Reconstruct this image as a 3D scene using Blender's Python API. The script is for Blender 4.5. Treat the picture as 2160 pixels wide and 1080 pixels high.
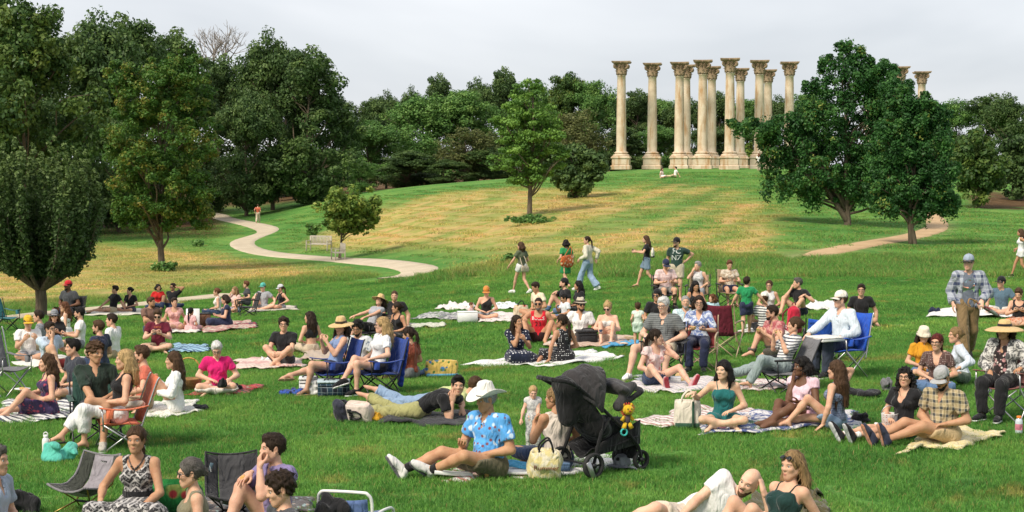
import bpy, math, random
import numpy as np
from mathutils import Vector, Matrix
from mathutils.bvhtree import BVHTree
for o in list(bpy.data.objects): bpy.data.objects.remove(o)
random.seed(7); RNG = np.random.default_rng(7)
scene = bpy.context.scene; COL = scene.collection
R = math.radians; PI = math.pi
# ---------------- camera, sky, sun, exposure
FPX, CX, CY, HORIZON, CAMZ = 3600.0, 1080.0, 540.0, 345.0, 3.5
PITCH = math.atan((CY-HORIZON)/FPX)
cd = bpy.data.cameras.new('camera'); cam = bpy.data.objects.new('camera', cd); COL.objects.link(cam)
cd.sensor_width = 36; cd.lens = FPX/2160*36; cd.clip_start = .1; cd.clip_end = 6000
cam.location = (0, 0, CAMZ); cam.rotation_euler = (PI/2-PITCH, 0, 0); scene.camera = cam
SUN_EL, SUN_AZ = R(47), R(222)          # the sun stands behind the camera, to its left
world = bpy.data.worlds.new('World'); scene.world = world; world.use_nodes = True
wt = world.node_tree; wt.nodes.clear()
def wn(t, **k):
    n = wt.nodes.new(t)
    for a, b in k.items(): setattr(n, a, b)
    return n
sky = wn('ShaderNodeTexSky', sky_type='NISHITA', sun_disc=False, sun_elevation=SUN_EL, sun_rotation=SUN_AZ)
tc = wn('ShaderNodeTexCoord'); mp = wn('ShaderNodeMapping'); mp.inputs['Scale'].default_value = (1, 1, 3.2)
no = wn('ShaderNodeTexNoise'); no.inputs['Scale'].default_value = 1.9; no.inputs['Detail'].default_value = 5; no.inputs['Roughness'].default_value = .5
no.inputs['Distortion'].default_value = .4
rp = wn('ShaderNodeValToRGB'); rp.color_ramp.elements[0].position = .36; rp.color_ramp.elements[1].position = .66
rp.color_ramp.elements[0].color = (.315, .335, .368, 1); rp.color_ramp.elements[1].color = (.57, .575, .592, 1)
sc_ = wn('ShaderNodeVectorMath', operation='SCALE'); sc_.inputs['Scale'].default_value = 10.0
mx = wn('ShaderNodeMix', data_type='RGBA'); mx.inputs['Factor'].default_value = .9
bg = wn('ShaderNodeBackground'); bg.inputs['Strength'].default_value = .1; wo = wn('ShaderNodeOutputWorld')
L = wt.links.new
L(tc.outputs['Generated'], mp.inputs['Vector']); L(mp.outputs['Vector'], no.inputs['Vector']); L(no.outputs['Fac'], rp.inputs['Fac'])
sz = wn('ShaderNodeSeparateXYZ'); hr = wn('ShaderNodeValToRGB'); hr.color_ramp.elements[0].position = 0; hr.color_ramp.elements[1].position = .16       # brighter towards the horizon
hr.color_ramp.elements[0].color = (1.08, 1.08, 1.08, 1); hr.color_ramp.elements[1].color = (.86, .86, .87, 1); hm = wn('ShaderNodeMix', data_type='RGBA', blend_type='MULTIPLY'); hm.inputs['Factor'].default_value = 1
L(tc.outputs['Generated'], sz.inputs[0]); L(sz.outputs['Z'], hr.inputs['Fac']); L(rp.outputs['Color'], hm.inputs['A']); L(hr.outputs['Color'], hm.inputs['B'])
L(hm.outputs['Result'], sc_.inputs[0]); L(sky.outputs['Color'], mx.inputs['A']); L(sc_.outputs[0], mx.inputs['B'])
L(mx.outputs['Result'], bg.inputs['Color']); L(bg.outputs['Background'], wo.inputs['Surface'])
sl = bpy.data.lights.new('sun', 'SUN'); sun = bpy.data.objects.new('sun', sl); COL.objects.link(sun)
sl.energy = 2.3; sl.angle = R(18); sl.color = (1, .90, .76)
sdir = Vector((math.sin(SUN_AZ)*math.cos(SUN_EL), math.cos(SUN_AZ)*math.cos(SUN_EL), math.sin(SUN_EL)))
sun.rotation_euler = sdir.to_track_quat('Z', 'Y').to_euler(); sun.location = sdir*60
vs = scene.view_settings; vs.view_transform = 'Standard'; vs.look = 'None'; vs.exposure = 0.9; vs.gamma = 1; vs.use_curve_mapping = False

# ---------------- helpers
def nrm(v):
    v = np.asarray(v, float); return v/(np.linalg.norm(v)+1e-12)
def tag(o, label=None, cat=None, group=None, kind=None):
    for k, v in (('label', label), ('category', cat), ('group', group), ('kind', kind)):
        if v: o[k] = v
    return o
def empty(name, loc=(0, 0, 0), rz=0.0, label=None, cat=None, group=None):
    o = bpy.data.objects.new(name, None); COL.objects.link(o)
    o.location = loc; o.rotation_euler = (0, 0, rz); o.empty_display_size = .1
    return tag(o, label, cat, group, 'thing')
def mkmesh(name, V, Fs, mats, mi=None, smooth=True, col=None):
    """V Nx3, Fs: an array of faces (all one size) or a list of faces"""
    V = np.asarray(V, np.float32); me = bpy.data.meshes.new(name)
    if isinstance(Fs, np.ndarray):
        n, k = Fs.shape
        me.vertices.add(len(V)); me.vertices.foreach_set('co', V.ravel())
        me.loops.add(n*k); me.loops.foreach_set('vertex_index', Fs.astype(np.int32).ravel())
        me.polygons.add(n); me.polygons.foreach_set('loop_start', np.arange(n, dtype=np.int32)*k)
        me.update(calc_edges=True)
    else:
        me.from_pydata(V.tolist(), [], [list(map(int, f)) for f in Fs]); me.update()
    for m in (mats if isinstance(mats, (list, tuple)) else [mats]): me.materials.append(m)
    if mi is not None: me.polygons.foreach_set('material_index', np.asarray(mi, np.int32))
    if smooth: me.polygons.foreach_set('use_smooth', np.ones(len(me.polygons), bool))
    if col is not None:
        a = me.color_attributes.new('col', 'FLOAT_COLOR', 'POINT'); c = np.ones((len(V), 4), np.float32); c[:, :3] = col
        a.data.foreach_set('color', c.ravel())
    return me
def mkobj(name, V, Fs, mats, parent=None, mi=None, smooth=True, col=None):
    o = bpy.data.objects.new(name, mkmesh(name, V, Fs, mats, mi, smooth, col)); COL.objects.link(o)
    if parent is not None: o.parent = parent
    return o
def link(name, me, parent=None, loc=None, rz=None):
    o = bpy.data.objects.new(name, me); COL.objects.link(o)
    if parent is not None: o.parent = parent
    if loc is not None: o.location = loc
    if rz is not None: o.rotation_euler = (0, 0, rz)
    return o
class MB:
    """collects boxes, tubes, sheets and lathes as one mesh"""
    def __init__(s): s.V = []; s.F = []; s.M = []; s.n = 0
    def add(s, V, F, m=0):
        V = np.asarray(V, float).reshape(-1, 3); s.V.append(V)
        for f in F: s.F.append([int(i)+s.n for i in f]); s.M.append(m)
        s.n += len(V); return s
    def box(s, c, size, rot=None, m=0, bev=.12):
        hx, hy, hz = np.asarray(size, float)/2; b = bev*min(hx, hy, hz)*2
        P = []
        for z, q in ((-hz, b), (-hz+b, 0), (hz-b, 0), (hz, b)):
            x, y = hx-q, hy-q; c2 = b
            P += [(-x+c2, -y, z), (x-c2, -y, z), (x, -y+c2, z), (x, y-c2, z), (x-c2, y, z), (-x+c2, y, z), (-x, y-c2, z), (-x, -y+c2, z)]
        P = np.array(P)
        if rot is not None: P = P @ np.asarray(rot, float).T
        F = [list(range(7, -1, -1)), list(range(24, 32))]
        for k in range(3):
            for i in range(8): F.append([k*8+i, k*8+(i+1) % 8, k*8+8+(i+1) % 8, k*8+8+i])
        return s.add(P+np.asarray(c, float), F, m)
    def tube(s, pts, r, n=7, m=0, cap=True):
        pts = np.asarray(pts, float); k = len(pts); rr = np.broadcast_to(np.asarray(r, float), (k,))
        T = np.gradient(pts, axis=0); T /= np.linalg.norm(T, axis=1)[:, None]+1e-9
        u = nrm(np.cross(T[0], (0.12, .31, .94) if abs(T[0][2]) < .9 else (1, .1, 0))); P = []
        for i in range(k):
            u = nrm(u-T[i]*np.dot(u, T[i])); w = np.cross(T[i], u)
            for j in range(n):
                a = 2*PI*j/n; P.append(pts[i]+rr[i]*(math.cos(a)*u+math.sin(a)*w))
        F = [[i*n+j, i*n+(j+1) % n, (i+1)*n+(j+1) % n, (i+1)*n+j] for i in range(k-1) for j in range(n)]
        if cap: F += [list(range(n-1, -1, -1)), list(range((k-1)*n, k*n))]
        return s.add(P, F, m)
    def lathe(s, prof, n=24, m=0, sx=1, sy=1, c=(0, 0, 0), fn=None, cap=False, rot=None):
        P = []; k = len(prof)
        for r, z in prof:
            for j in range(n):
                a = 2*PI*j/n; p = (r*math.cos(a)*sx, r*math.sin(a)*sy, z); P.append(fn(p, a, r) if fn else p)
        F = [[i*n+j, i*n+(j+1) % n, (i+1)*n+(j+1) % n, (i+1)*n+j] for i in range(k-1) for j in range(n)]
        if cap: F += [list(range(n-1, -1, -1)), list(range((k-1)*n, k*n))]
        P = np.array(P, float)
        if rot is not None: P = P @ np.asarray(rot, float).T
        return s.add(P+np.asarray(c, float), F, m)
    def sheet(s, fn, nu, nv, th=.004, m=0):
        """fn(u,v)->point, u,v in 0..1; gets a back at distance th and rims"""
        P = np.array([[fn(i/nu, j/nv) for j in range(nv+1)] for i in range(nu+1)], float)
        du = np.gradient(P, axis=0); dv = np.gradient(P, axis=1); N = np.cross(du, dv); N /= np.linalg.norm(N, axis=2)[..., None]+1e-12
        Q = P-N*th; a = (nu+1)*(nv+1); idx = lambda i, j: i*(nv+1)+j; F = []
        for i in range(nu):
            for j in range(nv):
                q = [idx(i, j), idx(i+1, j), idx(i+1, j+1), idx(i, j+1)]; F.append(q); F.append([x+a for x in q[::-1]])
        rim = [idx(i, 0) for i in range(nu)]+[idx(nu, j) for j in range(nv)]+[idx(i, nv) for i in range(nu, 0, -1)]+[idx(0, j) for j in range(nv, 0, -1)]
        for x, y in zip(rim, rim[1:]+rim[:1]): F.append([y, x, x+a, y+a])
        return s.add(np.concatenate([P.reshape(-1, 3), Q.reshape(-1, 3)]), F, m)
    def ball(s, c, r, n=10, m=0, rot=None):
        r = np.broadcast_to(np.asarray(r, float), (3,)); k = max(4, n//2+1)
        P = []; 
        for i in range(k+1):
            t = PI*(.02+.96*i/k)
            for j in range(n): a = 2*PI*j/n; P.append((math.sin(t)*math.cos(a)*r[0], math.sin(t)*math.sin(a)*r[1], -math.cos(t)*r[2]))
        P = np.array(P)
        if rot is not None: P = P @ np.asarray(rot, float).T
        F = [[i*n+j, i*n+(j+1) % n, (i+1)*n+(j+1) % n, (i+1)*n+j] for i in range(k) for j in range(n)]
        F += [list(range(n-1, -1, -1)), list(range(k*n, (k+1)*n))]
        return s.add(P+np.asarray(c, float), F, m)
    def build(s, name, mats, parent=None, smooth=True):
        o = mkobj(name, np.concatenate(s.V), s.F, mats, parent, s.M if isinstance(mats, (list, tuple)) else None, smooth)
        return o
def spline(pts, n):
    """Catmull-Rom through pts"""
    P = np.asarray(pts, float); P = np.vstack([2*P[0]-P[1], P, 2*P[-1]-P[-2]]); out = []
    for i in range(1, len(P)-2):
        for t in np.arange(n)/n:
            a, b, c, d = P[i-1:i+3]; out.append(.5*(2*b+(c-a)*t+(2*a-5*b+4*c-d)*t*t+(3*b-a-3*c+d)*t**3))
    out.append(P[-2]); return np.array(out)
def rotz(a): c, s = math.cos(a), math.sin(a); return np.array([[c, -s, 0], [s, c, 0], [0, 0, 1.]])
def rotx(a): c, s = math.cos(a), math.sin(a); return np.array([[1., 0, 0], [0, c, -s], [0, s, c]])
def roty(a): c, s = math.cos(a), math.sin(a); return np.array([[c, 0, s], [0, 1., 0], [-s, 0, c]])

# ---------------- materials
MATS = {}
def nodes(m):
    m.use_nodes = True; t = m.node_tree
    b = t.nodes.get('Principled BSDF'); return t, b
def N(t, typ, **k):
    n = t.nodes.new(typ)
    for a, b in k.items():
        if a in ('ins',):
            for q, w in b.items(): n.inputs[q].default_value = w
        else: setattr(n, a, b)
    return n
def c4(c): return (c[0], c[1], c[2], 1)
def mix(t, fac, a, b, mode='MIX'):
    n = t.nodes.new('ShaderNodeMix'); n.data_type = 'RGBA'; n.blend_type = mode
    for s, v in (('Factor', fac), ('A', a), ('B', b)):
        if hasattr(v, 'is_linked') or isinstance(v, bpy.types.NodeSocket): t.links.new(v, n.inputs[s])
        elif s == 'Factor': n.inputs[s].default_value = v
        else: n.inputs[s].default_value = c4(v)
    return n.outputs['Result']
def math_(t, op, a, b=None, clamp=False):
    n = t.nodes.new('ShaderNodeMath'); n.operation = op; n.use_clamp = clamp
    for i, v in enumerate((a, b)):
        if v is None: continue
        if isinstance(v, bpy.types.NodeSocket): t.links.new(v, n.inputs[i])
        else: n.inputs[i].default_value = v
    return n.outputs[0]
def ramp(t, fac, stops):
    n = t.nodes.new('ShaderNodeValToRGB'); e = n.color_ramp.elements
    while len(e) < len(stops): e.new(.5)
    for q, (p, c) in zip(e, stops): q.position = p; q.color = c4(c)
    t.links.new(fac, n.inputs['Fac']); return n.outputs['Color']
def noise(t, vec, scale, detail=3, rough=.55, dist=0, out='Fac'):
    n = t.nodes.new('ShaderNodeTexNoise'); n.inputs['Scale'].default_value = scale; n.inputs['Detail'].default_value = detail
    n.inputs['Roughness'].default_value = rough; n.inputs['Distortion'].default_value = dist
    if vec is not None: t.links.new(vec, n.inputs['Vector'])
    return n.outputs[out]
def objco(t): return t.nodes.new('ShaderNodeTexCoord').outputs['Object']
def geopos(t): return t.nodes.new('ShaderNodeNewGeometry').outputs['Position']
def bump(t, b, h, strength=.3, dist=.01):
    n = t.nodes.new('ShaderNodeBump'); n.inputs['Strength'].default_value = strength; n.inputs['Distance'].default_value = dist
    t.links.new(h, n.inputs['Height']); t.links.new(n.outputs['Normal'], b.inputs['Normal'])
def mat(name, color, rough=.6, metal=0, var=.12, nscale=6, bmp=.15, bscale=40, spec=None):
    k = (name,)
    if k in MATS: return MATS[k]
    m = bpy.data.materials.new(name); t, b = nodes(m); MATS[k] = m
    v = objco(t); f = noise(t, v, nscale, 4)
    c = ramp(t, f, [(.3, [x*(1-var) for x in color]), (.7, [min(1, x*(1+var)) for x in color])])
    t.links.new(c, b.inputs['Base Color']); b.inputs['Roughness'].default_value = rough; b.inputs['Metallic'].default_value = metal
    if spec is not None: b.inputs['Specular IOR Level'].default_value = spec
    if bmp: bump(t, b, noise(t, v, bscale, 3), bmp, .01)
    return m
# ---------------- terrain: how far the ground lies below the camera, by bearing and by distance
KP = np.array([-900, 0, 300, 550, 750, 900, 1100, 1400, 1700, 1960, 2160, 3100], float)
KD = np.array([10, 18, 24, 30, 36, 43, 50, 56, 62, 70, 85, 100, 120, 140, 157, 172, 200, 260, 420, 1600], float)
KH = np.array([
 [3.20]*12,
 [3.30]*12,
 [3.45, 3.45, 3.45, 3.40, 3.36, 3.32, 3.28, 3.25, 3.25, 3.25, 3.25, 3.25],
 [3.75, 3.75, 3.72, 3.68, 3.62, 3.57, 3.50, 3.45, 3.35, 3.28, 3.28, 3.28],
 [4.00, 4.00, 3.98, 3.92, 3.84, 3.77, 3.66, 3.58, 3.50, 3.45, 3.45, 3.45],
 [4.25, 4.25, 4.22, 4.15, 4.08, 4.00, 3.86, 3.72, 3.64, 3.60, 3.60, 3.60],
 [4.60, 4.60, 4.55, 4.50, 4.42, 4.25, 3.98, 3.84, 3.76, 3.72, 3.72, 3.72],
 [4.90, 4.90, 4.88, 4.85, 4.74, 4.50, 4.05, 3.90, 3.82, 3.78, 3.78, 3.78],
 [5.20, 5.20, 5.15, 5.08, 4.95, 4.65, 4.05, 3.85, 3.84, 3.82, 3.80, 3.80],
 [5.40, 5.40, 5.35, 5.28, 5.15, 4.85, 4.08, 3.55, 3.70, 3.82, 3.80, 3.80],
 [5.60, 5.60, 5.60, 5.55, 5.40, 5.10, 4.00, 3.10, 3.40, 3.75, 3.75, 3.75],
 [5.70, 5.70, 5.72, 5.74, 5.50, 4.60, 3.45, 2.60, 2.95, 3.50, 3.60, 3.60],
 [5.80, 5.80, 5.85, 5.85, 5.10, 3.55, 2.62, 2.00, 2.20, 2.90, 3.20, 3.20],
 [5.80, 5.80, 5.75, 5.60, 4.00, 2.60, 1.85, 1.20, 1.25, 1.80, 2.70, 2.70],
 [5.70, 5.70, 5.60, 5.25, 3.10, 2.10, 1.40, 0.48, 0.45, 0.60, 2.00, 2.20],
 [5.50, 5.50, 5.40, 5.00, 2.90, 2.10, 1.35, 0.45, 0.45, 0.45, 1.80, 2.00],
 [5.00, 5.00, 4.90, 4.60, 3.40, 2.70, 1.70, 0.45, 0.45, 0.60, 1.50, 1.50],
 [4.5, 4.5, 4.4, 4.2, 3.9, 3.4, 2.5, 1.2, 1.2, 1.2, 1.5, 1.5],
 [4.5, 4.5, 4.4, 4.2, 4.0, 3.8, 3.0, 2.5, 2.5, 2.5, 2.5, 2.5],
 [4.5]*12])
GP = np.arange(-900, 3101, 20.0); GL = np.linspace(math.log(10), math.log(1600), 400)
_a = np.array([np.interp(GP, KP, row) for row in KH])
GH = np.array([np.interp(GL, np.log(KD), _a[:, j]) for j in range(len(GP))]).T
def _smooth(A, n, ax):
    k = np.hanning(n+2)[1:-1]; k /= k.sum(); p = n//2
    A = np.concatenate([np.repeat(A.take([0], ax), p, ax), A, np.repeat(A.take([-1], ax), p, ax)], ax)
    return np.apply_along_axis(lambda v: np.convolve(v, k, 'valid'), ax, A)
GH = _smooth(_smooth(GH, 11, 0), 9, 1)
def zt(x, y):
    x = np.asarray(x, float); y = np.asarray(y, float); d = np.maximum(y, 10.0)
    p = np.clip((CX+x/d*FPX-GP[0])/20.0, 0, len(GP)-1.001); l = np.clip((np.log(d)-GL[0])/(GL[1]-GL[0]), 0, len(GL)-1.001)
    i = l.astype(int); j = p.astype(int); a = l-i; b = p-j
    return CAMZ-((GH[i, j]*(1-a)+GH[i+1, j]*a)*(1-b)+(GH[i, j+1]*(1-a)+GH[i+1, j+1]*a)*b)
CP, SP = math.cos(PITCH), math.sin(PITCH)
def ray(px, py):
    a, b = (px-CX)/FPX, (CY-py)/FPX
    return np.array([a, CP+b*SP, -SP+b*CP])
def onground(px, py, dmin=11.0, dmax=400.0):
    """the first place where the ground is seen along this line of sight"""
    r = ray(px, py); r = r/r[1]; ys = np.geomspace(dmin, dmax, 900)
    f = CAMZ+r[2]*ys-zt(r[0]*ys, ys); k = np.nonzero(f < 0)[0]
    if len(k) == 0: y = dmax
    else:
        k = k[0]; y = ys[k] if k == 0 else ys[k-1]+(ys[k]-ys[k-1])*f[k-1]/(f[k-1]-f[k]+1e-12)
    x = r[0]*y; return np.array([x, y, float(zt(x, y))])
def atdist(px, d):
    x = (px-CX)/FPX*d; return np.array([x, d, float(zt(x, d))])
def proj(p):
    x, y, z = p[0], p[1], p[2]-CAMZ; f = y*CP-z*SP; u = y*SP+z*CP
    return CX+FPX*x/f, CY-FPX*u/f

# ---------------- ground sheet
def axis(parts):
    out = []
    for a, b, st in parts: out += list(np.arange(a, b, st))
    return np.array(out)
_xp = np.concatenate([axis([(0, 36, .8), (36, 110, 2.4)]), np.geomspace(110, 1600, 22)])
GX = np.concatenate([-_xp[:0:-1], _xp]); GY = np.concatenate([axis([(-60, 10, 5), (10, 60, 1.0), (60, 200, 1.2)]), np.geomspace(200, 1700, 34)])
MX, MY = np.meshgrid(GX, GY); MZ = zt(MX, MY)
def fbm(x, y, s, seed=0, octv=3):
    o = 0; amp = 1; r = np.random.default_rng(seed)
    for k in range(octv):
        for q in range(4):
            a = r.uniform(0, 2*PI); f = (2**k)/s*r.uniform(.6, 1.4); o = o+amp*np.sin((x*math.cos(a)+y*math.sin(a))*f*2*PI+r.uniform(0, 7))
        amp *= .55
    return o/4
def sstep(a, b, x): t = np.clip((x-a)/(b-a), 0, 1); return t*t*(3-2*t)
def edge_y(px):
    """distance of the edge of the mown lawn, where the long grass starts"""
    return np.interp(px, [0, 300, 460, 700, 900, 1000, 1300, 1700, 2160], [55, 61, 70, 76, 70, 64, 58, 57, 56.5])
def cover(x, y):
    """dryness of the grass by region: 0 green lawn .. 1 straw"""
    d = np.maximum(y, 10); px = CX+x/d*FPX
    e = edge_y(px); far = np.interp(px, [0, 500, 620, 800, 1000, 1300, 1500, 1700, 1850, 2160], [124, 118, 118, 138, 142, 130, 127, 106, 78, 70])
    lo = np.interp(px, [0, 500, 900, 1000, 1300, 1700, 1850, 2160], [1, 1, 2, 1, 5, 8, 9, 6])
    n = fbm(x, y*.6, 9, 3); n2 = fbm(x, y*.45, 3.1, 5)
    dry = sstep(e+lo-1, e+lo+5, y+n*3)*(1-sstep(far-7, far+5, y+n*6))
    st = np.sin((x-.236*y)*2*PI/2.7+n*.5)                       # the rows left by the mower, slanting up the slope
    right = sstep(1250, 1420, px)*sstep(60, 74, y)
    dry = dry*(1-sstep(1590, 1690, px+n*25))
    dry = dry*np.clip(.80+.36*n+.30*n2+right*(.55*st-.12), 0, 1)
    g = sstep(640, 700, px)*(1-sstep(900, 960, px))            # greener borders beside the path
    return dry
DRY = cover(MX, MY)
nx, ny = len(GX), len(GY)
_i = np.arange(nx*ny).reshape(ny, nx)
GF = np.stack([_i[:-1, :-1], _i[:-1, 1:], _i[1:, 1:], _i[1:, :-1]], -1).reshape(-1, 4)

# ---------------- paths, as world lines over the ground
def pathline(pts):
    Q = spline([onground(*p)[:2] for p in pts], 8); q = np.vstack([np.repeat(Q[:1], 6, 0), Q, np.repeat(Q[-1:], 6, 0)]); k = np.hanning(15)[1:-1]; k /= k.sum()
    return np.stack([np.convolve(q[:, j], k, 'valid') for j in (0, 1)], 1)
MAIN = pathline([(452, 449), (463, 455), (478, 463), (522, 472), (556, 480), (566, 489), (533, 501), (508, 513), (524, 526), (575, 537), (650, 544), (730, 549), (800, 555), (858, 562), (890, 570), (872, 579), (846, 584), (820, 588)])
LEFTP = pathline([(-60, 678), (20, 671), (100, 662), (200, 652), (300, 642), (390, 632), (450, 625), (500, 620)])
DIRT = pathline([(1690, 543), (1740, 533), (1800, 521), (1880, 507), (1945, 494), (1978, 481), (1974, 466), (1958, 452), (1952, 443), (1962, 434)])
def dist_to(line, x, y):
    P = np.stack([np.ravel(x), np.ravel(y)], 1); best = np.full(len(P), 1e9)
    for a in line[::3]: best = np.minimum(best, (P[:, 0]-a[0])**2+(P[:, 1]-a[1])**2)
    return np.sqrt(best).reshape(np.shape(x))
PD = np.minimum(np.minimum(dist_to(MAIN, MX, MY), dist_to(LEFTP, MX, MY)), 99)
SWATH = dist_to(pathline([(1175, 500), (1290, 478), (1400, 440), (1495, 411)]), MX, MY); DRY *= .30+.70*sstep(.8, 4.5, SWATH)
DRY *= sstep(1.2, 6.5, PD)                                      # watered, greener borders along the paths
DIRTY = .4*(1-sstep(.5, 1.5, dist_to(DIRT, MX, MY)))
# bare mulch under the shrubs on the right and soil under the wood on the left
PXm = CX+MX/np.maximum(MY, 10)*FPX
_mn = fbm(MX, MY, 7, 9)*5; MULCH = sstep(2025, 2060, PXm+_mn*4)*sstep(117, 122, MY+_mn)*(1-sstep(138, 144, MY+_mn))
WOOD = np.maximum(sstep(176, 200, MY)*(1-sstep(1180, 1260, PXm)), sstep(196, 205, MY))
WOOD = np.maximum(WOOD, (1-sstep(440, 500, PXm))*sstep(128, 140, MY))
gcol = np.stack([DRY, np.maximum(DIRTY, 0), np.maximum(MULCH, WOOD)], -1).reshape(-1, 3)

def grasscolor(t, pos, dry):
    """lawn colour shared by the soil sheet and the blades"""
    a = noise(t, pos, .35, 4, .6); b = noise(t, pos, .55, 6, .68); c = noise(t, pos, 1.1, 5, .7)
    green = ramp(t, a, [(.28, (.070, .212, .045)), (.5, (.130, .315, .070)), (.74, (.225, .405, .098))])
    spk = ramp(t, c, [(.57, (0, 0, 0)), (.66, (1, 1, 1))])
    spk2 = math_(t, 'MULTIPLY', spk, .7)
    green = mix(t, spk2, green, (.36, .30, .105))
    g2 = noise(t, pos, .12, 3, .6); green = mix(t, 1, green, ramp(t, g2, [(.35, (.84, .92, .85)), (.65, (1.18, 1.06, 1.0))]), 'MULTIPLY')
    g3 = noise(t, pos, 7, 3, .65); green = mix(t, 1, green, ramp(t, g3, [(.3, (.66, .74, .72)), (.5, (1, 1, 1)), (.7, (1.3, 1.18, 1.1))]), 'MULTIPLY')
    straw = ramp(t, b, [(.30, (.250, .350, .075)), (.43, (.470, .430, .120)), (.55, (.660, .475, .185)), (.66, (.660, .400, .185)), (.78, (.480, .280, .120))])
    return mix(t, dry, green, straw)
gm = bpy.data.materials.new('grass_ground'); t, b = nodes(gm)
at = N(t, 'ShaderNodeVertexColor', layer_name='col'); sp = t.nodes.new('ShaderNodeSeparateColor'); t.links.new(at.outputs['Color'], sp.inputs['Color'])
pos = geopos(t)
drn = math_(t, 'MULTIPLY', sp.outputs[0], math_(t, 'ADD', math_(t, 'MULTIPLY', noise(t, pos, .9, 5, .7), 1.3), .35), True)
cg = grasscolor(t, pos, drn)
fine = noise(t, pos, 9, 5, .7)
cg = mix(t, 1.0, cg, ramp(t, fine, [(.25, (.62, .62, .62)), (.75, (1.2, 1.2, 1.2))]), 'MULTIPLY')
dirt = ramp(t, noise(t, pos, 1.4, 5), [(.3, (.42, .29, .155)), (.7, (.58, .42, .25))])
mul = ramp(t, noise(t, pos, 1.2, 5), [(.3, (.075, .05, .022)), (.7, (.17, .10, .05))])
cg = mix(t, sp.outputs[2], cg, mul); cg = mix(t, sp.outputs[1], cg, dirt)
t.links.new(cg, b.inputs['Base Color']); b.inputs['Roughness'].default_value = .95; b.inputs['Specular IOR Level'].default_value = .1
bump(t, b, math_(t, 'ADD', noise(t, pos, 5, 5, .7), math_(t, 'MULTIPLY', noise(t, pos, 22, 3, .6), .5)), 1.0, .12)
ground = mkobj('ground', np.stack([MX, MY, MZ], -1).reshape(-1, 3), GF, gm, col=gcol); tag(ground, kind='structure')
DRYG = DRY
def dry_at(x, y):
    i = np.clip(np.searchsorted(GY, y)-1, 0, ny-2); j = np.clip(np.searchsorted(GX, x)-1, 0, nx-2); return DRYG[i, j]

def ribbon(name, line, half, m, lift=.035, kind='structure'):
    P = np.asarray(line); T = np.gradient(P, axis=0); T /= np.linalg.norm(T, axis=1)[:, None]; Nn = np.stack([-T[:, 1], T[:, 0]], 1)
    K = [-1, -.92, -.5, 0, .5, .92, 1]; V = []; r = np.random.default_rng(5)
    for i, (p, n) in enumerate(zip(P, Nn)):
        for k in K:
            w = half*min(1, .12+i/9)*(1+.05*math.sin(i*.31+k*2)+r.uniform(-.025, .025)*(abs(k) > .6)); q = p+n*k*w
            V.append((q[0], q[1], float(zt(q[0], q[1]))+(lift if abs(k) < 1 else -.05)))
    m_ = len(K); F = [[i*m_+j, i*m_+j+1, (i+1)*m_+j+1, (i+1)*m_+j] for i in range(len(P)-1) for j in range(m_-1)]
    o = mkobj(name, V, F, m); tag(o, kind=kind); return o
pm = bpy.data.materials.new('gravel_path'); t, b = nodes(pm); pos = geopos(t)
c = ramp(t, noise(t, pos, .8, 6, .7), [(.3, (.47, .39, .27)), (.7, (.62, .53, .39))])
c = mix(t, 1, c, ramp(t, noise(t, pos, 14, 3), [(.3, (.8, .8, .8)), (.7, (1.1, 1.1, 1.1))]), 'MULTIPLY')
t.links.new(c, b.inputs['Base Color']); b.inputs['Roughness'].default_value = .9; bump(t, b, noise(t, pos, 18, 4), .5, .03)
ribbon('path', MAIN, .92, pm); ribbon('path', LEFTP, .68, pm)
dm = bpy.data.materials.new('bare_dirt'); t, b = nodes(dm); pos = geopos(t); c = ramp(t, noise(t, pos, 1.1, 6, .7), [(.3, (.40, .26, .13)), (.7, (.58, .41, .23))])
t.links.new(c, b.inputs['Base Color']); b.inputs['Roughness'].default_value = .95; bump(t, b, noise(t, pos, 9, 4), .6, .05); ribbon('dirt_path', DIRT, .66, dm)

# ---------------- grass blades: patches of blades set over the lawn by geometry nodes
def bladepatch(name, size, n, h, w, m, lean=.5, seed=1):
    r = np.random.default_rng(seed); p = r.uniform(-size/2, size/2, (n, 2)); a = r.uniform(0, 2*PI, n); hh = h*r.uniform(.45, 1.1, n); ww = w*r.uniform(.6, 1.2, n)
    la = r.uniform(0, 2*PI, n); ll = hh*r.uniform(.1, lean*1.5, n)
    dx, dy = np.cos(a)*ww/2, np.sin(a)*ww/2; mx_, my_ = np.cos(la)*ll, np.sin(la)*ll
    V = np.zeros((n, 5, 3)); V[:, 0] = np.stack([p[:, 0]-dx, p[:, 1]-dy, -0.02+0*dx], 1); V[:, 1] = np.stack([p[:, 0]+dx, p[:, 1]+dy, -0.02+0*dx], 1)
    V[:, 2] = np.stack([p[:, 0]+dx*.8+mx_*.35, p[:, 1]+dy*.8+my_*.35, hh*.6], 1); V[:, 3] = np.stack([p[:, 0]-dx*.8+mx_*.35, p[:, 1]-dy*.8+my_*.35, hh*.6], 1)
    V[:, 4] = np.stack([p[:, 0]+mx_, p[:, 1]+my_, hh], 1)
    i = np.arange(n)[:, None]*5; F = np.concatenate([np.concatenate([i, i+1, i+2], 1), np.concatenate([i, i+2, i+3], 1), np.concatenate([i+3, i+2, i+4], 1)])
    cv = np.repeat(np.stack([r.uniform(0, 1, n), r.uniform(0, 1, n), r.uniform(0, 1, n)], 1), 5, 0)
    me = mkmesh(name, V.reshape(-1, 3), F, m, col=cv, smooth=False); return bpy.data.objects.new(name, me)
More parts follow.
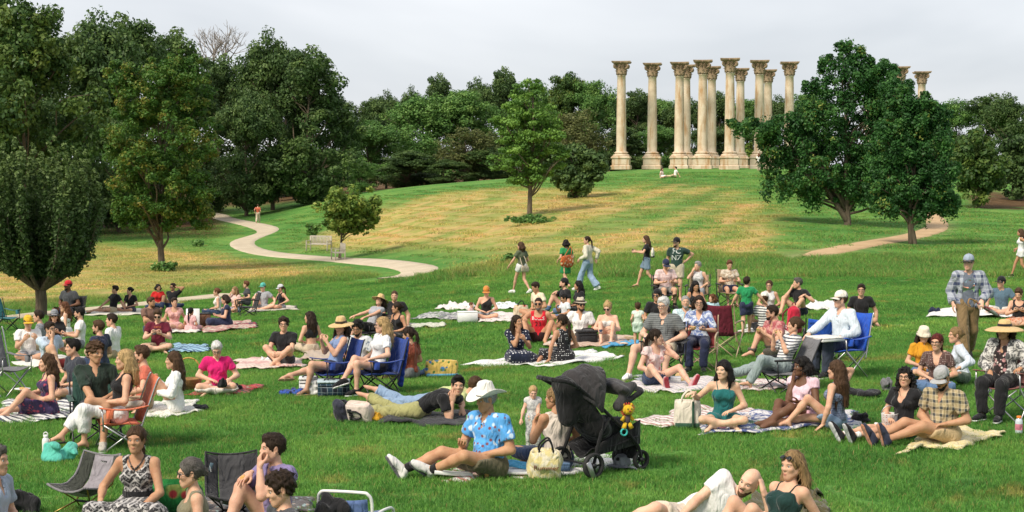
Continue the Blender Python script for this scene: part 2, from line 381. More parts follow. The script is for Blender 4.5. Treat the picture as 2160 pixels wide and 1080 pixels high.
def blademat(name, tan, base_dry):
    m = bpy.data.materials.new(name); t, b = nodes(m); pos = geopos(t)
    at = N(t, 'ShaderNodeVertexColor', layer_name='col'); s = t.nodes.new('ShaderNodeSeparateColor'); t.links.new(at.outputs['Color'], s.inputs['Color'])
    if base_dry is None:
        d = N(t, 'ShaderNodeAttribute', attribute_type='INSTANCER', attribute_name='dry').outputs['Fac']
        d = math_(t, 'MULTIPLY', d, math_(t, 'ADD', math_(t, 'MULTIPLY', noise(t, pos, .9, 5, .7), 1.3), .35), True)
    else: d = base_dry
    c = grasscolor(t, pos, d)
    c = mix(t, 1, c, ramp(t, s.outputs[0], [(0, (.66, .70, .62)), (.6, (1.1, 1.1, 1.05)), (1, (1.8, 1.6, 1.35))]), 'MULTIPLY')
    dead = ramp(t, s.outputs[1], [(1-tan-.01, (0, 0, 0)), (1-tan, (1, 1, 1))]); c = mix(t, dead, c, (.36, .29, .11))
    t.links.new(c, b.inputs['Base Color']); b.inputs['Roughness'].default_value = .6; b.inputs['Specular IOR Level'].default_value = .25
    tr = t.nodes.new('ShaderNodeBsdfTranslucent'); t.links.new(c, tr.inputs['Color']); ms = t.nodes.new('ShaderNodeMixShader'); ms.inputs[0].default_value = .4
    t.links.new(b.outputs[0], ms.inputs[1]); t.links.new(tr.outputs[0], ms.inputs[2]); t.links.new(ms.outputs[0], t.nodes['Material Output'].inputs['Surface']); return m
def scatter(name, pts, src, seed=0, smin=.8, smax=1.2, dry=None):
    me = bpy.data.meshes.new(name); me.vertices.add(len(pts)); me.vertices.foreach_set('co', np.asarray(pts, np.float32).ravel())
    r = np.random.default_rng(seed)
    rot = me.attributes.new('rot', 'FLOAT_VECTOR', 'POINT'); q = np.zeros((len(pts), 3), np.float32); q[:, 2] = r.uniform(0, 2*PI, len(pts)); rot.data.foreach_set('vector', q.ravel())
    scl = me.attributes.new('scl', 'FLOAT', 'POINT'); scl.data.foreach_set('value', r.uniform(smin, smax, len(pts)).astype(np.float32))
    da = me.attributes.new('dry', 'FLOAT', 'POINT'); da.data.foreach_set('value', np.asarray(dry if dry is not None else np.zeros(len(pts)), np.float32))
    o = bpy.data.objects.new(name, me); COL.objects.link(o)
    g = bpy.data.node_groups.new(name, 'GeometryNodeTree'); g.interface.new_socket('Geometry', in_out='INPUT', socket_type='NodeSocketGeometry'); g.interface.new_socket('Geometry', in_out='OUTPUT', socket_type='NodeSocketGeometry')
    gi = g.nodes.new('NodeGroupInput'); go = g.nodes.new('NodeGroupOutput'); ip = g.nodes.new('GeometryNodeInstanceOnPoints'); oi = g.nodes.new('GeometryNodeObjectInfo')
    oi.inputs['Object'].default_value = src; oi.inputs['As Instance'].default_value = True
    def named(n, ty):
        k = g.nodes.new('GeometryNodeInputNamedAttribute'); k.data_type = ty; k.inputs['Name'].default_value = n; return k.outputs['Attribute']
    mp_ = g.nodes.new('GeometryNodeMeshToPoints'); 
    g.links.new(gi.outputs[0], mp_.inputs['Mesh']); g.links.new(mp_.outputs[0], ip.inputs['Points']); g.links.new(oi.outputs['Geometry'], ip.inputs['Instance'])
    g.links.new(named('rot', 'FLOAT_VECTOR'), ip.inputs['Rotation']); g.links.new(named('scl', 'FLOAT'), ip.inputs['Scale']); g.links.new(ip.outputs[0], go.inputs[0])
    md = o.modifiers.new('scatter', 'NODES'); md.node_group = g; tag(o, kind='stuff'); return o
def lattice(y0, y1, st, seed, wide=1.08, keep=None):
    r = np.random.default_rng(seed); P = []
    for y in np.arange(y0, y1, st):
        w = (CX/FPX*wide)*y+1.5; x = np.arange(-w, w, st); P.append(np.stack([x+r.uniform(-.3, .3, len(x))*st, y+r.uniform(-.3, .3, len(x))*st], 1))
    P = np.concatenate(P)
    if keep is not None: P = P[keep(P[:, 0], P[:, 1])]
    return np.column_stack([P, zt(P[:, 0], P[:, 1])])
lawn_m = blademat('lawn_blade', .035, 0.0); long_m = blademat('long_blade', .12, None)
near_patch = bladepatch('lawn_patch', .62, 900, .058, .0065, lawn_m, .8, 1)
mid_patch = bladepatch('lawn_patch_far', 1.1, 900, .058, .012, lawn_m, .8, 2)
pxo = lambda x, y: CX+x/y*FPX
scatter('lawn_grass', lattice(11.5, 33, .5, 1), near_patch, 1)
scatter('lawn_grass', lattice(33, 78, .85, 2, keep=lambda x, y: (y < edge_y(pxo(x, y))+.5) & (dist_to(LEFTP, x, y) > 1.15)), mid_patch, 2)
long_patch = bladepatch('long_patch', 1.3, 420, .26, .020, long_m, .9, 3)
def keep_long(x, y):
    e = edge_y(pxo(x, y)); return (y > e) & (y < e+np.interp(pxo(x, y), [0, 900, 1100, 1700, 2160], [7, 7, 10, 12, 16])) & (dist_to(LEFTP, x, y) > 1.5) & (dist_to(MAIN, x, y) > 2.2) & (dist_to(DIRT, x, y) > 1.15)
lp = lattice(54, 90, .95, 3, keep=keep_long); scatter('long_grass', lp, long_patch, 3, .55, 1.1, dry=np.clip(dry_at(lp[:, 0], lp[:, 1])*.4+.03, 0, 1))
field_patch = bladepatch('field_patch', 2.2, 240, .09, .028, long_m, 2.0, 4)
def keep_field(x, y):
    e = edge_y(pxo(x, y)); return (y > e+6) & (dist_to(LEFTP, x, y) > 2) & (dist_to(MAIN, x, y) > 2.4) & (dist_to(DIRT, x, y) > 1.5) & ~((pxo(x, y) > 2030) & (y > 114))
fp = lattice(62, 150, 1.75, 4, keep=keep_field); scatter('field_grass', fp, field_patch, 4, .5, 1.2, dry=dry_at(fp[:, 0], fp[:, 1]))
# ---------------- trees
def leafmat(name, stops, trans=.3):
    m = bpy.data.materials.new(name); t, b = nodes(m)
    at = N(t, 'ShaderNodeVertexColor', layer_name='col'); s = t.nodes.new('ShaderNodeSeparateColor'); t.links.new(at.outputs['Color'], s.inputs['Color'])
    f = math_(t, 'ADD', math_(t, 'MULTIPLY', s.outputs[0], .55), math_(t, 'MULTIPLY', s.outputs[1], .45))
    c = ramp(t, f, stops); t.links.new(c, b.inputs['Base Color']); b.inputs['Roughness'].default_value = .55; b.inputs['Specular IOR Level'].default_value = .3
    tr = t.nodes.new('ShaderNodeBsdfTranslucent'); t.links.new(c, tr.inputs['Color']); ms = t.nodes.new('ShaderNodeMixShader'); ms.inputs[0].default_value = trans
    t.links.new(b.outputs[0], ms.inputs[1]); t.links.new(tr.outputs[0], ms.inputs[2]); t.links.new(ms.outputs[0], t.nodes['Material Output'].inputs['Surface']); return m
LEAF = {
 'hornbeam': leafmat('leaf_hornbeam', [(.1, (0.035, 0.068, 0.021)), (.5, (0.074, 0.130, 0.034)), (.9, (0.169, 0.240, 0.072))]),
 'dark': leafmat('leaf_dark', [(.1, (0.041, 0.084, 0.026)), (.5, (0.078, 0.144, 0.041)), (.9, (0.146, 0.223, 0.059))]),
 'olive': leafmat('leaf_olive', [(.1, (0.037, 0.089, 0.022)), (.5, (0.080, 0.149, 0.032)), (.9, (0.161, 0.218, 0.042))]),
 'mid': leafmat('leaf_mid', [(.1, (0.060, 0.148, 0.035)), (.5, (0.116, 0.247, 0.056)), (.9, (0.221, 0.367, 0.088))]),
 'bright': leafmat('leaf_bright', [(.1, (0.066, 0.158, 0.028)), (.5, (0.132, 0.270, 0.045)), (.9, (0.230, 0.390, 0.070))]),
 'yellow': leafmat('leaf_yellow', [(.1, (0.072, 0.154, 0.028)), (.5, (0.173, 0.266, 0.045)), (.9, (0.346, 0.392, 0.076))]),
 'rust': leafmat('leaf_rust', [(.1, (0.037, 0.104, 0.018)), (.45, (0.071, 0.168, 0.025)), (.7, (0.124, 0.197, 0.032)), (.92, (0.261, 0.226, 0.040))]),
 'ginkgo': leafmat('leaf_ginkgo', [(.1, (0.019, 0.068, 0.018)), (.5, (0.039, 0.131, 0.029)), (.85, (0.083, 0.208, 0.044)), (.98, (0.298, 0.313, 0.062))]),
 'brown': leafmat('leaf_brown', [(.1, (0.076, 0.099, 0.030)), (.5, (0.126, 0.149, 0.043)), (.9, (0.201, 0.215, 0.074))]),
}
bk = bpy.data.materials.new('bark'); t, b = nodes(bk); v = objco(t)
mpn = N(t, 'ShaderNodeMapping'); mpn.inputs['Scale'].default_value = (7, 7, 1.2); t.links.new(v, mpn.inputs['Vector'])
f = noise(t, mpn.outputs[0], 2.2, 6, .7); t.links.new(ramp(t, f, [(.3, (.055, .040, .026)), (.7, (.20, .155, .105))]), b.inputs['Base Color']); b.inputs['Roughness'].default_value = .95
bump(t, b, f, 1.0, .08); BARK = bk
BARKGREY = mat('bark_grey', (.26, .23, .20), .95, var=.3, bmp=.4)

def leaves(r, C, Rad, n, size, droop=0.0, flat=.75, ck=None):
    """n leaf faces round clump centres C with radii Rad; returns verts, quads, colours"""
    k = r.integers(0, len(C), n); d = r.normal(0, 1, (n, 3)); d /= np.linalg.norm(d, axis=1)[:, None]
    rad = Rad[k]*(r.uniform(.25, 1.0, n)**.6); p = C[k]+d*rad[:, None]*np.array([1, 1, flat])
    if droop: p[:, 2] -= droop*r.uniform(0, 1, n)**2*Rad[k]*1.6
    nn = d*.8+r.normal(0, .55, (n, 3))+np.array([0, 0, .5]); nn /= np.linalg.norm(nn, axis=1)[:, None]
    a = r.normal(0, 1, (n, 3)); a -= nn*(a*nn).sum(1)[:, None]; a /= np.linalg.norm(a, axis=1)[:, None]; bb = np.cross(nn, a)
    s = size*r.uniform(.55, 1.25, n)[:, None]; V = np.stack([p-a*s*.62, p-bb*s*.36+nn*s*.08, p+a*s*.62, p+bb*s*.36+nn*s*.08], 1)
    F = np.arange(4*n).reshape(n, 4); ck = r.uniform(0, 1, len(C)) if ck is None else ck; col = np.repeat(np.stack([ck[k], r.uniform(0, 1, n), 0*rad], 1), 4, 0)
    return V.reshape(-1, 3), F, col
def limbs(mb, r, base, top, trunkr, C, nl, fork=.45, wob=.25, minr=.02):
    """a tapered trunk and limbs that run to clump centres"""
    base = np.asarray(base, float); top = np.asarray(top, float); h = top-base
    tp = [base-np.array([0, 0, .25]), base+h*.04, base+h*.3+r.normal(0, wob*.3, 3)*[1, 1, 0], base+h*.62+r.normal(0, wob*.5, 3)*[1, 1, 0], top]
    P = spline(tp, 4); q = np.linspace(0, 1, len(P)); mb.tube(P, trunkr*(.55*np.exp(-q*22)+1.0-.80*q), 9)
    for k in r.permutation(len(C))[:nl]:
        e = C[k]; hd_ = math.hypot(e[0]-base[0], e[1]-base[1]); f = float(np.clip((e[2]-base[2]-hd_*r.uniform(.45, .85))/max(h[2], 1e-3), fork*r.uniform(.9, 1.3), .95)); i = int(f*(len(P)-1)); s = P[i]
        m1 = s+(e-s)*.35+np.array([0, 0, .12*np.linalg.norm(e-s)])*r.uniform(-.2, 1)+r.normal(0, .05*np.linalg.norm(e-s), 3); m2 = s+(e-s)*.7+r.normal(0, .06*np.linalg.norm(e-s), 3)
        Q = spline([s, m1, m2, e], 3); a = trunkr*(1-.80*f)*.46
        mb.tube(Q, np.linspace(a, max(minr, a*.22), len(Q)), 6)
def lobes_to_clumps(r, lobes, n, cr):
    """lobes: (x, y, z, rx, ry, rz) in metres about the foot; clump centres spread through their volume, most near the skin"""
    L_ = np.array(lobes, float); w = L_[:, 3]*L_[:, 5]; k = r.choice(len(L_), n, p=w/w.sum()); d = r.normal(0, 1, (n, 3)); d /= np.linalg.norm(d, axis=1)[:, None]
    q = r.uniform(.12, 1, n)**.42; C = L_[k, :3]+d*q[:, None]*L_[k, 3:]; return C, cr*r.uniform(.6, 1.25, n)
TREES = {}
def tree(name, label, at_, lobes, leaf, nleaf, size, ncl, cr, trunk, top, nl, group, seed, droop=0, fork=.4, cat='tree', extra=None, flat=.75, barkm=None):
    r = np.random.default_rng(seed); root = empty(name, at_, 0, label, cat, group)
    C, Rd = lobes_to_clumps(r, lobes, ncl, cr); L_ = np.array(lobes, float); k_ = r.integers(0, len(L_), ncl//4); d_ = r.normal(0, 1, (len(k_), 3)); d_[:, 2] = np.abs(d_[:, 2])*.8-.2*(droop > 0); d_ /= np.linalg.norm(d_, axis=1)[:, None]
    C = np.concatenate([C, L_[k_, :3]+d_*L_[k_, 3:]*r.uniform(1.0, 1.28, (len(k_), 1))]); Rd = np.concatenate([Rd, cr*r.uniform(.35, .7, len(k_))]); V, F, c = leaves(r, C, Rd, nleaf, size, droop, flat)
    V[:, 2] = np.maximum(V[:, 2], .05)
    mkobj('crown', V, F, LEAF[leaf], root, col=c, smooth=False)
    mb = MB(); limbs(mb, r, (0, 0, 0), top, trunk, C, nl, fork)
    if extra: extra(mb, r)
    mb.build('trunk', barkm or BARK, root); return root
def pxlobes(at_, L_, dep=.85, seed=0, shr=.92):
    """lobes measured as (px, py, half width, half height [, depth shift in m]) round a tree that stands at at_"""
    s = FPX/at_[1]; bx, by = proj(at_); r = np.random.default_rng(seed)
    return [((q[0]-bx)/s, (q[4] if len(q) > 4 else r.uniform(-.3, .3)*q[2]/s), (by-q[1])/s, q[2]/s*shr, q[2]/s*dep*shr, q[3]/s*shr) for q in L_]

# the fan-shaped tree on the left: many upright wands of leaves
p0 = onground(86, 668); s0 = FPX/p0[1]; r = np.random.default_rng(31)
root = empty('hornbeam_tree', p0, 0, 'fan-shaped dark green tree with upright wands of leaves, standing beside the near path at left', 'tree', 'specimen trees on the slope')
mb = MB(); CC = []; RR = []
mb.tube(spline([(0, 0, -.2), (0, 0, .05), (.02, 0, .45), (0, 0, .85)], 3), np.linspace(.20, .17, 10), 9)
WK = []
for k in range(96):
    a = r.uniform(0, 2*PI); q = math.sqrt(r.uniform(0.01, 1)); x, y = math.cos(a)*q, math.sin(a)*q; hh = 5.1-.75*q**3+r.uniform(-.5, .42); rx = 1.82
    pts = np.array([(0, 0, .78), (x*rx*.50, y*rx*.50, 1.22+.12*q), (x*rx*.84, y*rx*.84, 2.0), (x*rx*1.04, y*rx*1.04, 3.2), (x*rx*1.0, y*rx*.97, hh)])
    S = spline(pts, 6)
    if k < 50: mb.tube(S[:19], np.linspace(.070, .014, 19), 6)
    for i in range(7, len(S)):
        CC.append(S[i]); RR.append((.17 if i > 9 else .12) if i < len(S)-4 else .07); WK.append(r.uniform(0, .6) if i == 7 else (WK[-1] if i < len(S)-6 else min(1, WK[-1]+.14)))  # leaf colour lightens towards the wand tips, painting in a sunlit top
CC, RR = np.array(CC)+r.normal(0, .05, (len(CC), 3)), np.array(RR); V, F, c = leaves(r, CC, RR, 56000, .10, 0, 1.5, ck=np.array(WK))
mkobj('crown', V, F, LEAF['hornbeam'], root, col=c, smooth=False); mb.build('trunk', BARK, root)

# the tall oval tree right of it
p = onground(341, 570, 60); L_ = pxlobes(p, [(342, 180, 92, 62), (305, 200, 72, 70), (385, 200, 68, 78), (345, 290, 116, 90), (285, 310, 66, 100), (400, 310, 62, 100), (345, 400, 112, 80), (290, 430, 55, 60), (405, 425, 52, 55), (415, 458, 34, 34), (275, 445, 34, 34), (340, 448, 80, 38), (390, 150, 40, 36), (260, 165, 32, 36)], .9, 2)
tree('maple_tree', 'tall oval tree with dark rusty green leaves left of the winding path', p, L_, 'rust', 68000, .145, 560, .42, .24, (.1, 0, 6.6), 60, 'specimen trees on the slope', 41, fork=.46)
# small round tree by the bench, and the tree near the middle with the dark bush beside it
p = onground(716, 546, 80); L_ = pxlobes(p, [(738, 425, 52, 32), (705, 430, 36, 32), (770, 440, 38, 30), (735, 462, 58, 30), (715, 480, 26, 18), (765, 478, 28, 16), (788, 452, 22, 18)], .9, 3)
tree('young_tree', 'small light green tree with a leaning trunk in front of the pale benches', p, L_, 'yellow', 9000, .19, 130, .40, .11, (.35, 0, 2.6), 26, 'specimen trees on the slope', 42, fork=.62)
p = onground(1117, 456, 80); L_ = pxlobes(p, [(1118, 200, 33, 28), (1097, 235, 40, 30), (1135, 250, 52, 36), (1084, 275, 46, 26), (1153, 290, 42, 40), (1110, 310, 60, 38), (1054, 262, 30, 16), (1079, 345, 43, 24), (1140, 350, 43, 28), (1110, 378, 38, 16), (1174, 330, 21, 26)], .9, 4)
tree('elm_tree', 'open bright green tree with bare lower trunk on the hillside left of the columns', p, L_, 'bright', 24000, .155, 180, .52, .20, (.2, 0, 7.5), 46, 'specimen trees on the slope', 43, flat=.45, fork=.42)
p = onground(1212, 418, 80); L_ = pxlobes(p, [(1215, 340, 48, 34), (1195, 365, 34, 36), (1240, 360, 36, 36), (1215, 392, 38, 24), (1262, 350, 18, 22)], .9, 5)
tree('holly_bush', 'dense dark round bush tree beside the bright green hillside tree', p, L_, 'dark', 11000, .25, 110, .55, .14, (.1, 0, 3.0), 20, 'specimen trees on the slope', 44, fork=.2)
# the two ginkgos on the right, with hanging sprays
p = onground(1788, 475, 66); L_ = pxlobes(p, [(1790, 105, 26, 30), (1765, 135, 36, 22), (1808, 130, 28, 18), (1790, 170, 56, 36), (1740, 185, 46, 34), (1850, 175, 44, 44), (1790, 235, 84, 42), (1720, 245, 62, 42), (1865, 240, 52, 56), (1650, 262, 58, 26), (1596, 264, 56, 20), (1562, 258, 30, 11), (1620, 290, 40, 34), (1690, 300, 84, 48), (1790, 310, 96, 50), (1640, 330, 48, 48), (1690, 365, 70, 42), (1645, 390, 42, 34), (1780, 375, 76, 38), (1720, 400, 44, 24), (1800, 420, 36, 20), (1855, 350, 58, 56), (1850, 160, 46, 36), (1872, 205, 48, 46), (1832, 140, 36, 26), (1840, 300, 62, 60), (1842, 385, 44, 32), (1872, 330, 54, 60), (1860, 250, 50, 50)], .8, 6)
tree('ginkgo_tree', 'largest dark green tree, tiered hanging sprays and forked trunk, in front of the columns', p, L_, 'ginkgo', 86000, .145, 580, .44, .24, (-.2, 0, 6.5), 80, 'specimen trees on the slope', 45, droop=.8, flat=.5, fork=.38,
     extra=lambda mb, r: mb.tube(spline([(.05, -.02, .1), (-.5, -.1, .9), (-.9, -.1, 1.5), (-1.4, 0, 2.4)], 4), np.linspace(.17, .08, 13), 8))
p = onground(1926, 515, 60); L_ = pxlobes(p, [(1885, 185, 34, 28), (1905, 215, 52, 34), (1935, 250, 60, 46), (1880, 275, 46, 44), (1960, 300, 52, 50), (1905, 330, 70, 50), (1975, 370, 46, 50), (1925, 400, 70, 44), (1870, 390, 40, 40), (1985, 425, 34, 28), (1875, 430, 36, 22), (1940, 440, 40, 20), (1960, 235, 24, 22)], .8, 7)
tree('ginkgo_tree', 'dark green hanging-leaved tree with a straight trunk beside the dirt path', p, L_, 'ginkgo', 56000, .125, 300, .40, .21, (-.1, 0, 5.4), 60, 'specimen trees on the slope', 46, droop=.85, flat=.5, fork=.46,
     extra=lambda mb, r: mb.tube(spline([(-.1, -.05, -.1), (-.16, -.05, 1.0), (-.2, 0, 2.4), (-.4, 0, 3.4)], 3), np.linspace(.14, .06, 10), 8))
# low trees and shrubs on the right edge
for px, py, L_, lf, lab, sd in ((2062, 438, [(2060, 310, 46, 36), (2040, 350, 40, 40), (2085, 360, 38, 50), (2060, 400, 34, 30)], 'olive', 'olive green rounded shrub on the mulch bed right of the ginkgos', 51),
                                (2138, 422, [(2150, 320, 40, 40), (2125, 360, 36, 40), (2160, 370, 46, 46), (2140, 400, 34, 20)], 'dark', 'dark shrub at the right edge on the mulch bed', 52)):
    p = onground(px, py, 66); tree('shrub', lab, p, pxlobes(p, L_, .9, sd), lf, 9000, .26, 110, .55, .10, (0, 0, 2.4), 16, 'shrubs on the mulch bed', sd, fork=.15, cat='shrub')
p = onground(522, 455, 100); tree('young_tree', 'small umbrella-shaped dark tree at the far bend of the path', p, pxlobes(p, [(522, 395, 34, 18), (500, 412, 24, 16), (545, 412, 24, 16), (522, 420, 42, 12)], .9, 8), 'olive', 5000, .30, 70, .5, .10, (0, 0, 2.4), 14, 'specimen trees on the slope', 53)
p = onground(661, 516, 80); tree('bush', 'thin upright green bush behind the left bench', p, pxlobes(p, [(655, 485, 8, 14), (668, 482, 9, 12), (661, 498, 7, 14)], .8, 9), 'mid', 900, .17, 24, .2, .03, (0, 0, .7), 8, None, 54, cat='bush')
for px, py, w, lab in ((348, 572, 26, 'grey green weeds round the foot of the tall oval tree'), (415, 520, 16, 'pale flowering weeds beneath the rusty oval tree'), (1118, 472, 52, 'dark green patch of uncut weeds below the hillside tree'), (1082, 556, 22, 'leafy green weed clump beside the walking woman in the green shirt')):
    p = onground(px, py, 50); h = w*.32 if w > 30 else w*.7; tree('weed_clump', lab, p, pxlobes(p, [(px, proj(p)[1]-h*.45, w, h*.55)], .7, px), 'mid', int(w*34), .16, max(8, w), .22, .01, (0, 0, .2), 3, 'weed clumps in the long grass', px, cat='weeds')
p = onground(1580, 354, 120); tree('sapling', 'slim young sapling standing between the columns', p, [(0, 0, 1.5, .35, .35, .7), (0, 0, 2.2, .25, .25, .5)], 'yellow', 700, .2, 24, .25, .04, (0, 0, 1.6), 8, None, 55, cat='sapling')

# ---- the wood behind: a few shapes of tree, repeated with their own turn and size
def bigtree_mesh(seed, leaf, nleaf, size, h, w, squat):
    r = np.random.default_rng(seed); lobes = []
    for k in range(16):
        a = r.uniform(0, 2*PI); q = math.sqrt(r.uniform(0, 1)); z = h*r.uniform(squat, .9); f = math.sin(PI*min(1, max(.12, (z/h-squat+.12)/(1.12-squat))))
        lobes.append((math.cos(a)*q*w*.72*f, math.sin(a)*q*w*.72*f, z, w*r.uniform(.32, .48), w*r.uniform(.32, .48), h*r.uniform(.09, .15)))
    lobes.append((0, 0, h*.86, w*.32, w*.32, h*.12)); C, Rd = lobes_to_clumps(r, lobes, 300, w*.16)
    V, F, c = leaves(r, C, Rd, nleaf, size, .2); me = mkmesh('crown', V, F, LEAF[leaf], col=c, smooth=False)
    mb = MB(); limbs(mb, r, (0, 0, 0), (r.uniform(-.5, .5), 0, h*.72), h*.021, C, 34, .3, .8, .04)
    return me, mkmesh('trunk', np.concatenate(mb.V), mb.F, BARK)
BT = {}
for key, a in {'dark1': (61, 'dark', 31000, .36, 18, 7.0, .10), 'dark2': (62, 'dark', 31000, .36, 18, 7.6, .12), 'olive1': (63, 'olive', 31000, .36, 18, 7.0, .12), 'mid1': (64, 'mid', 27000, .36, 17, 7.5, .08), 'mid2': (65, 'mid', 27000, .34, 16, 8.0, .08), 'brown1': (66, 'brown', 6500, .42, 16, 6.6, .3)}.items():
    BT[key] = bigtree_mesh(*a)
def bigtree(key, px, ytop, d, wpx, label, seed, name='oak_tree', group='tall trees of the dark wood', sink=0):
    """a wood tree whose crown top shows at ytop and whose crown is about wpx wide"""
    p = atdist(px, d); s = FPX/d; h = (proj(p)[1]-ytop)/s; base = {'dark1': (18, 7.0), 'dark2': (18, 7.6), 'olive1': (18, 7), 'mid1': (17, 7.5), 'mid2': (16, 8), 'brown1': (16, 6.6)}[key]
    o = empty(name, p-np.array([0, 0, sink]), np.random.default_rng(seed).uniform(0, 6.28), label, 'tree', group)
    o.scale = (wpx/s/2/base[1]*1.18,)*2+(h/(base[0]*1.0),)
    link('crown', BT[key][0], o); link('trunk', BT[key][1], o); return o
WOODS = [
 ('olive1', 60, 10, 126, 290, 'huge yellowish olive tree at the left edge, above the fan-shaped tree'),
 ('dark1', -45, -30, 140, 300, 'very dark tree reaching the top left corner of the photo'),
 ('dark2', 190, 20, 150, 280, 'tall dark tree behind the olive tree at top left'),
 ('dark1', 285, 50, 155, 240, 'dark tree rising just left of the oval rusty tree'),
 ('dark2', 130, 190, 138, 250, 'lower dark tree filling the shade behind the fan-shaped tree'),
 ('dark1', 10, 200, 134, 230, 'low shaded tree at the left edge behind the fan-shaped tree'),
 ('dark2', 250, 230, 142, 200, 'shaded tree glimpsed between the fan-shaped and the oval tree'),
 ('dark1', 355, 78, 170, 200, 'dark tree whose top shows above the oval rusty tree'),
 ('dark1', 462, 128, 180, 170, 'dark tree behind the bare dead branches'),
 ('dark2', 575, 58, 172, 190, 'tall oak with domed top right of the dead tree, twin trunks below'),
 ('dark1', 655, 110, 168, 210, 'broad dark oak left of the gap of sky, leaning over the path bend'),
 ('dark2', 520, 190, 166, 170, 'lower dark oak right of the oval rusty tree'),
 ('dark2', 500, 165, 215, 230, 'dense dark tree filling the gap behind the dead tree'), ('dark1', 610, 160, 220, 240, 'dense dark tree right behind the domed oak'),
 ('dark1', 700, 210, 176, 130, 'small dark oak at the right end of the oak group'),
]
for k, (key, px, yt, d, w, lab) in enumerate(WOODS): bigtree(key, px, yt, d, w, lab, 100+k)
BACK = [
 ('dark1', 775, 215, 235, 110, 'dark tree in the dip of the treeline right of the oaks'), ('dark2', 815, 190, 240, 110, 'round-topped dark tree in the treeline, second right of the oaks'),
 ('mid1', 770, 250, 215, 150, 'mid green tree low in front of the dark treeline dip'), ('mid2', 880, 195, 222, 200, 'spreading feathery green tree in front of the treeline'),
 ('dark2', 872, 180, 262, 90, 'small rounded crown sticking up from the treeline'), ('dark1', 925, 165, 262, 110, 'dark crown above the spreading feathery tree'),
 ('mid1', 985, 185, 225, 180, 'broad green tree left of the bright hillside tree'), ('dark2', 1000, 162, 262, 120, 'dark crown above the broad green tree'),
 ('dark1', 1065, 152, 262, 120, 'tallest crown of the treeline behind the bright hillside tree'), ('brown1', 980, 265, 205, 130, 'thin grey brown tree with spreading bare limbs on the crest'),
 ('mid2', 1130, 165, 245, 140, 'green crown right behind the bright hillside tree'), ('olive1', 1190, 160, 240, 140, 'olive crown of the treeline above the dark bush'),
 ('mid1', 1245, 165, 238, 140, 'light green crown of the treeline left of the first column'), ('brown1', 1225, 225, 215, 130, 'brownish thin tree behind the dark bush'),
 ('dark2', 1290, 200, 250, 130, 'dark tree right behind the first column'), ('dark1', 1345, 195, 245, 120, 'dark tree between the first and second column'),
 ('mid1', 1400, 205, 250, 130, 'green tree between the second and third column'), ('dark2', 1455, 205, 245, 120, 'dark tree between the third and fourth column'),
 ('dark1', 1520, 200, 250, 120, 'dark tree between the fourth and fifth column'), ('mid1', 1580, 205, 246, 110, 'green tree between the fifth and sixth column'),
 ('dark2', 1640, 200, 248, 120, 'dark tree behind the sixth column'), ('mid1', 1700, 190, 250, 130, 'tree behind the seventh column beside the big ginkgo'),
 ('mid1', 1380, 262, 222, 110, 'low light green tree between the second and third column'), ('dark1', 1310, 268, 220, 110, 'low dark tree behind the foot of the first column'), ('dark2', 1500, 262, 222, 120, 'low dark tree behind the feet of the middle columns'),
 ('mid2', 2010, 205, 205, 150, 'mid green wood tree right of the ginkgos'), ('dark1', 2075, 205, 200, 150, 'darker wood tree above the olive shrub at right'),
 ('mid1', 1955, 215, 215, 140, 'wood tree behind the last column at right'), ('dark2', 2130, 195, 190, 130, 'blue green wood tree at the right edge'), ('dark1', 2190, 225, 185, 140, 'dark wood tree cut off by the right edge'), ('dark2', 2040, 280, 170, 150, 'low dark tree between the olive shrub and the wood'), ('mid2', 1985, 290, 175, 120, 'low green tree glimpsed right of the straight-trunked ginkgo'),
 ('mid1', 690, 310, 196, 110, 'low green tree under the oaks at the bend of the crest'), ('dark2', 620, 300, 200, 130, 'shaded low tree behind the twin trunks'), ('mid1', 760, 330, 190, 90, 'low bushy tree on the crest right of the oaks'), ('dark1', 860, 320, 205, 150, 'low dark tree under the spreading feathery tree'), ('dark2', 1040, 310, 205, 150, 'low dark tree on the crest behind the bright hillside tree'), ('dark1', 1160, 300, 205, 120, 'low shaded tree left of the dark bush'), ('dark2', 940, 335, 202, 100, 'low shaded tree on the crest beneath the bare limbs')]
for k, (key, px, yt, d, w, lab) in enumerate(BACK): bigtree(key, px, yt, d, w, lab, 200+k, name='wood_tree', group='trees of the far treeline')
# bare dead tree
p = atdist(455, 192); s = FPX/192; root = empty('dead_tree', p, 0, 'bare dead tree with a fan of grey branches above the crowns', 'tree'); r = np.random.default_rng(77); mb = MB()
def twig(a, d, ln, rad, lev):
    q = [np.array(a)]; dd = nrm(d)
    for i in range(3): dd = nrm(dd+r.normal(0, .16, 3)+np.array([0, 0, .10])); q.append(q[-1]+dd*ln/3)
    mb.tube(q, np.linspace(rad, rad*.6, 4), 5)
    if lev > 0:
        for i in range(r.integers(2, 5)): twig(q[r.integers(2, 4)], nrm(dd+r.normal(0, .55, 3)*[1, .6, .6]), ln*r.uniform(.6, .85), rad*.62, lev-1)
mb.tube(spline([(0, 0, -.2), (.1, 0, 6), (0, 0, 13.6)], 4), np.linspace(.34, .22, 9), 7)
for i in range(5): twig((0, 0, 13.4), (r.uniform(-.8, .8), r.uniform(-.4, .4), 1), 2.6, .14, 4)
mb.build('branches', BARKGREY, root)
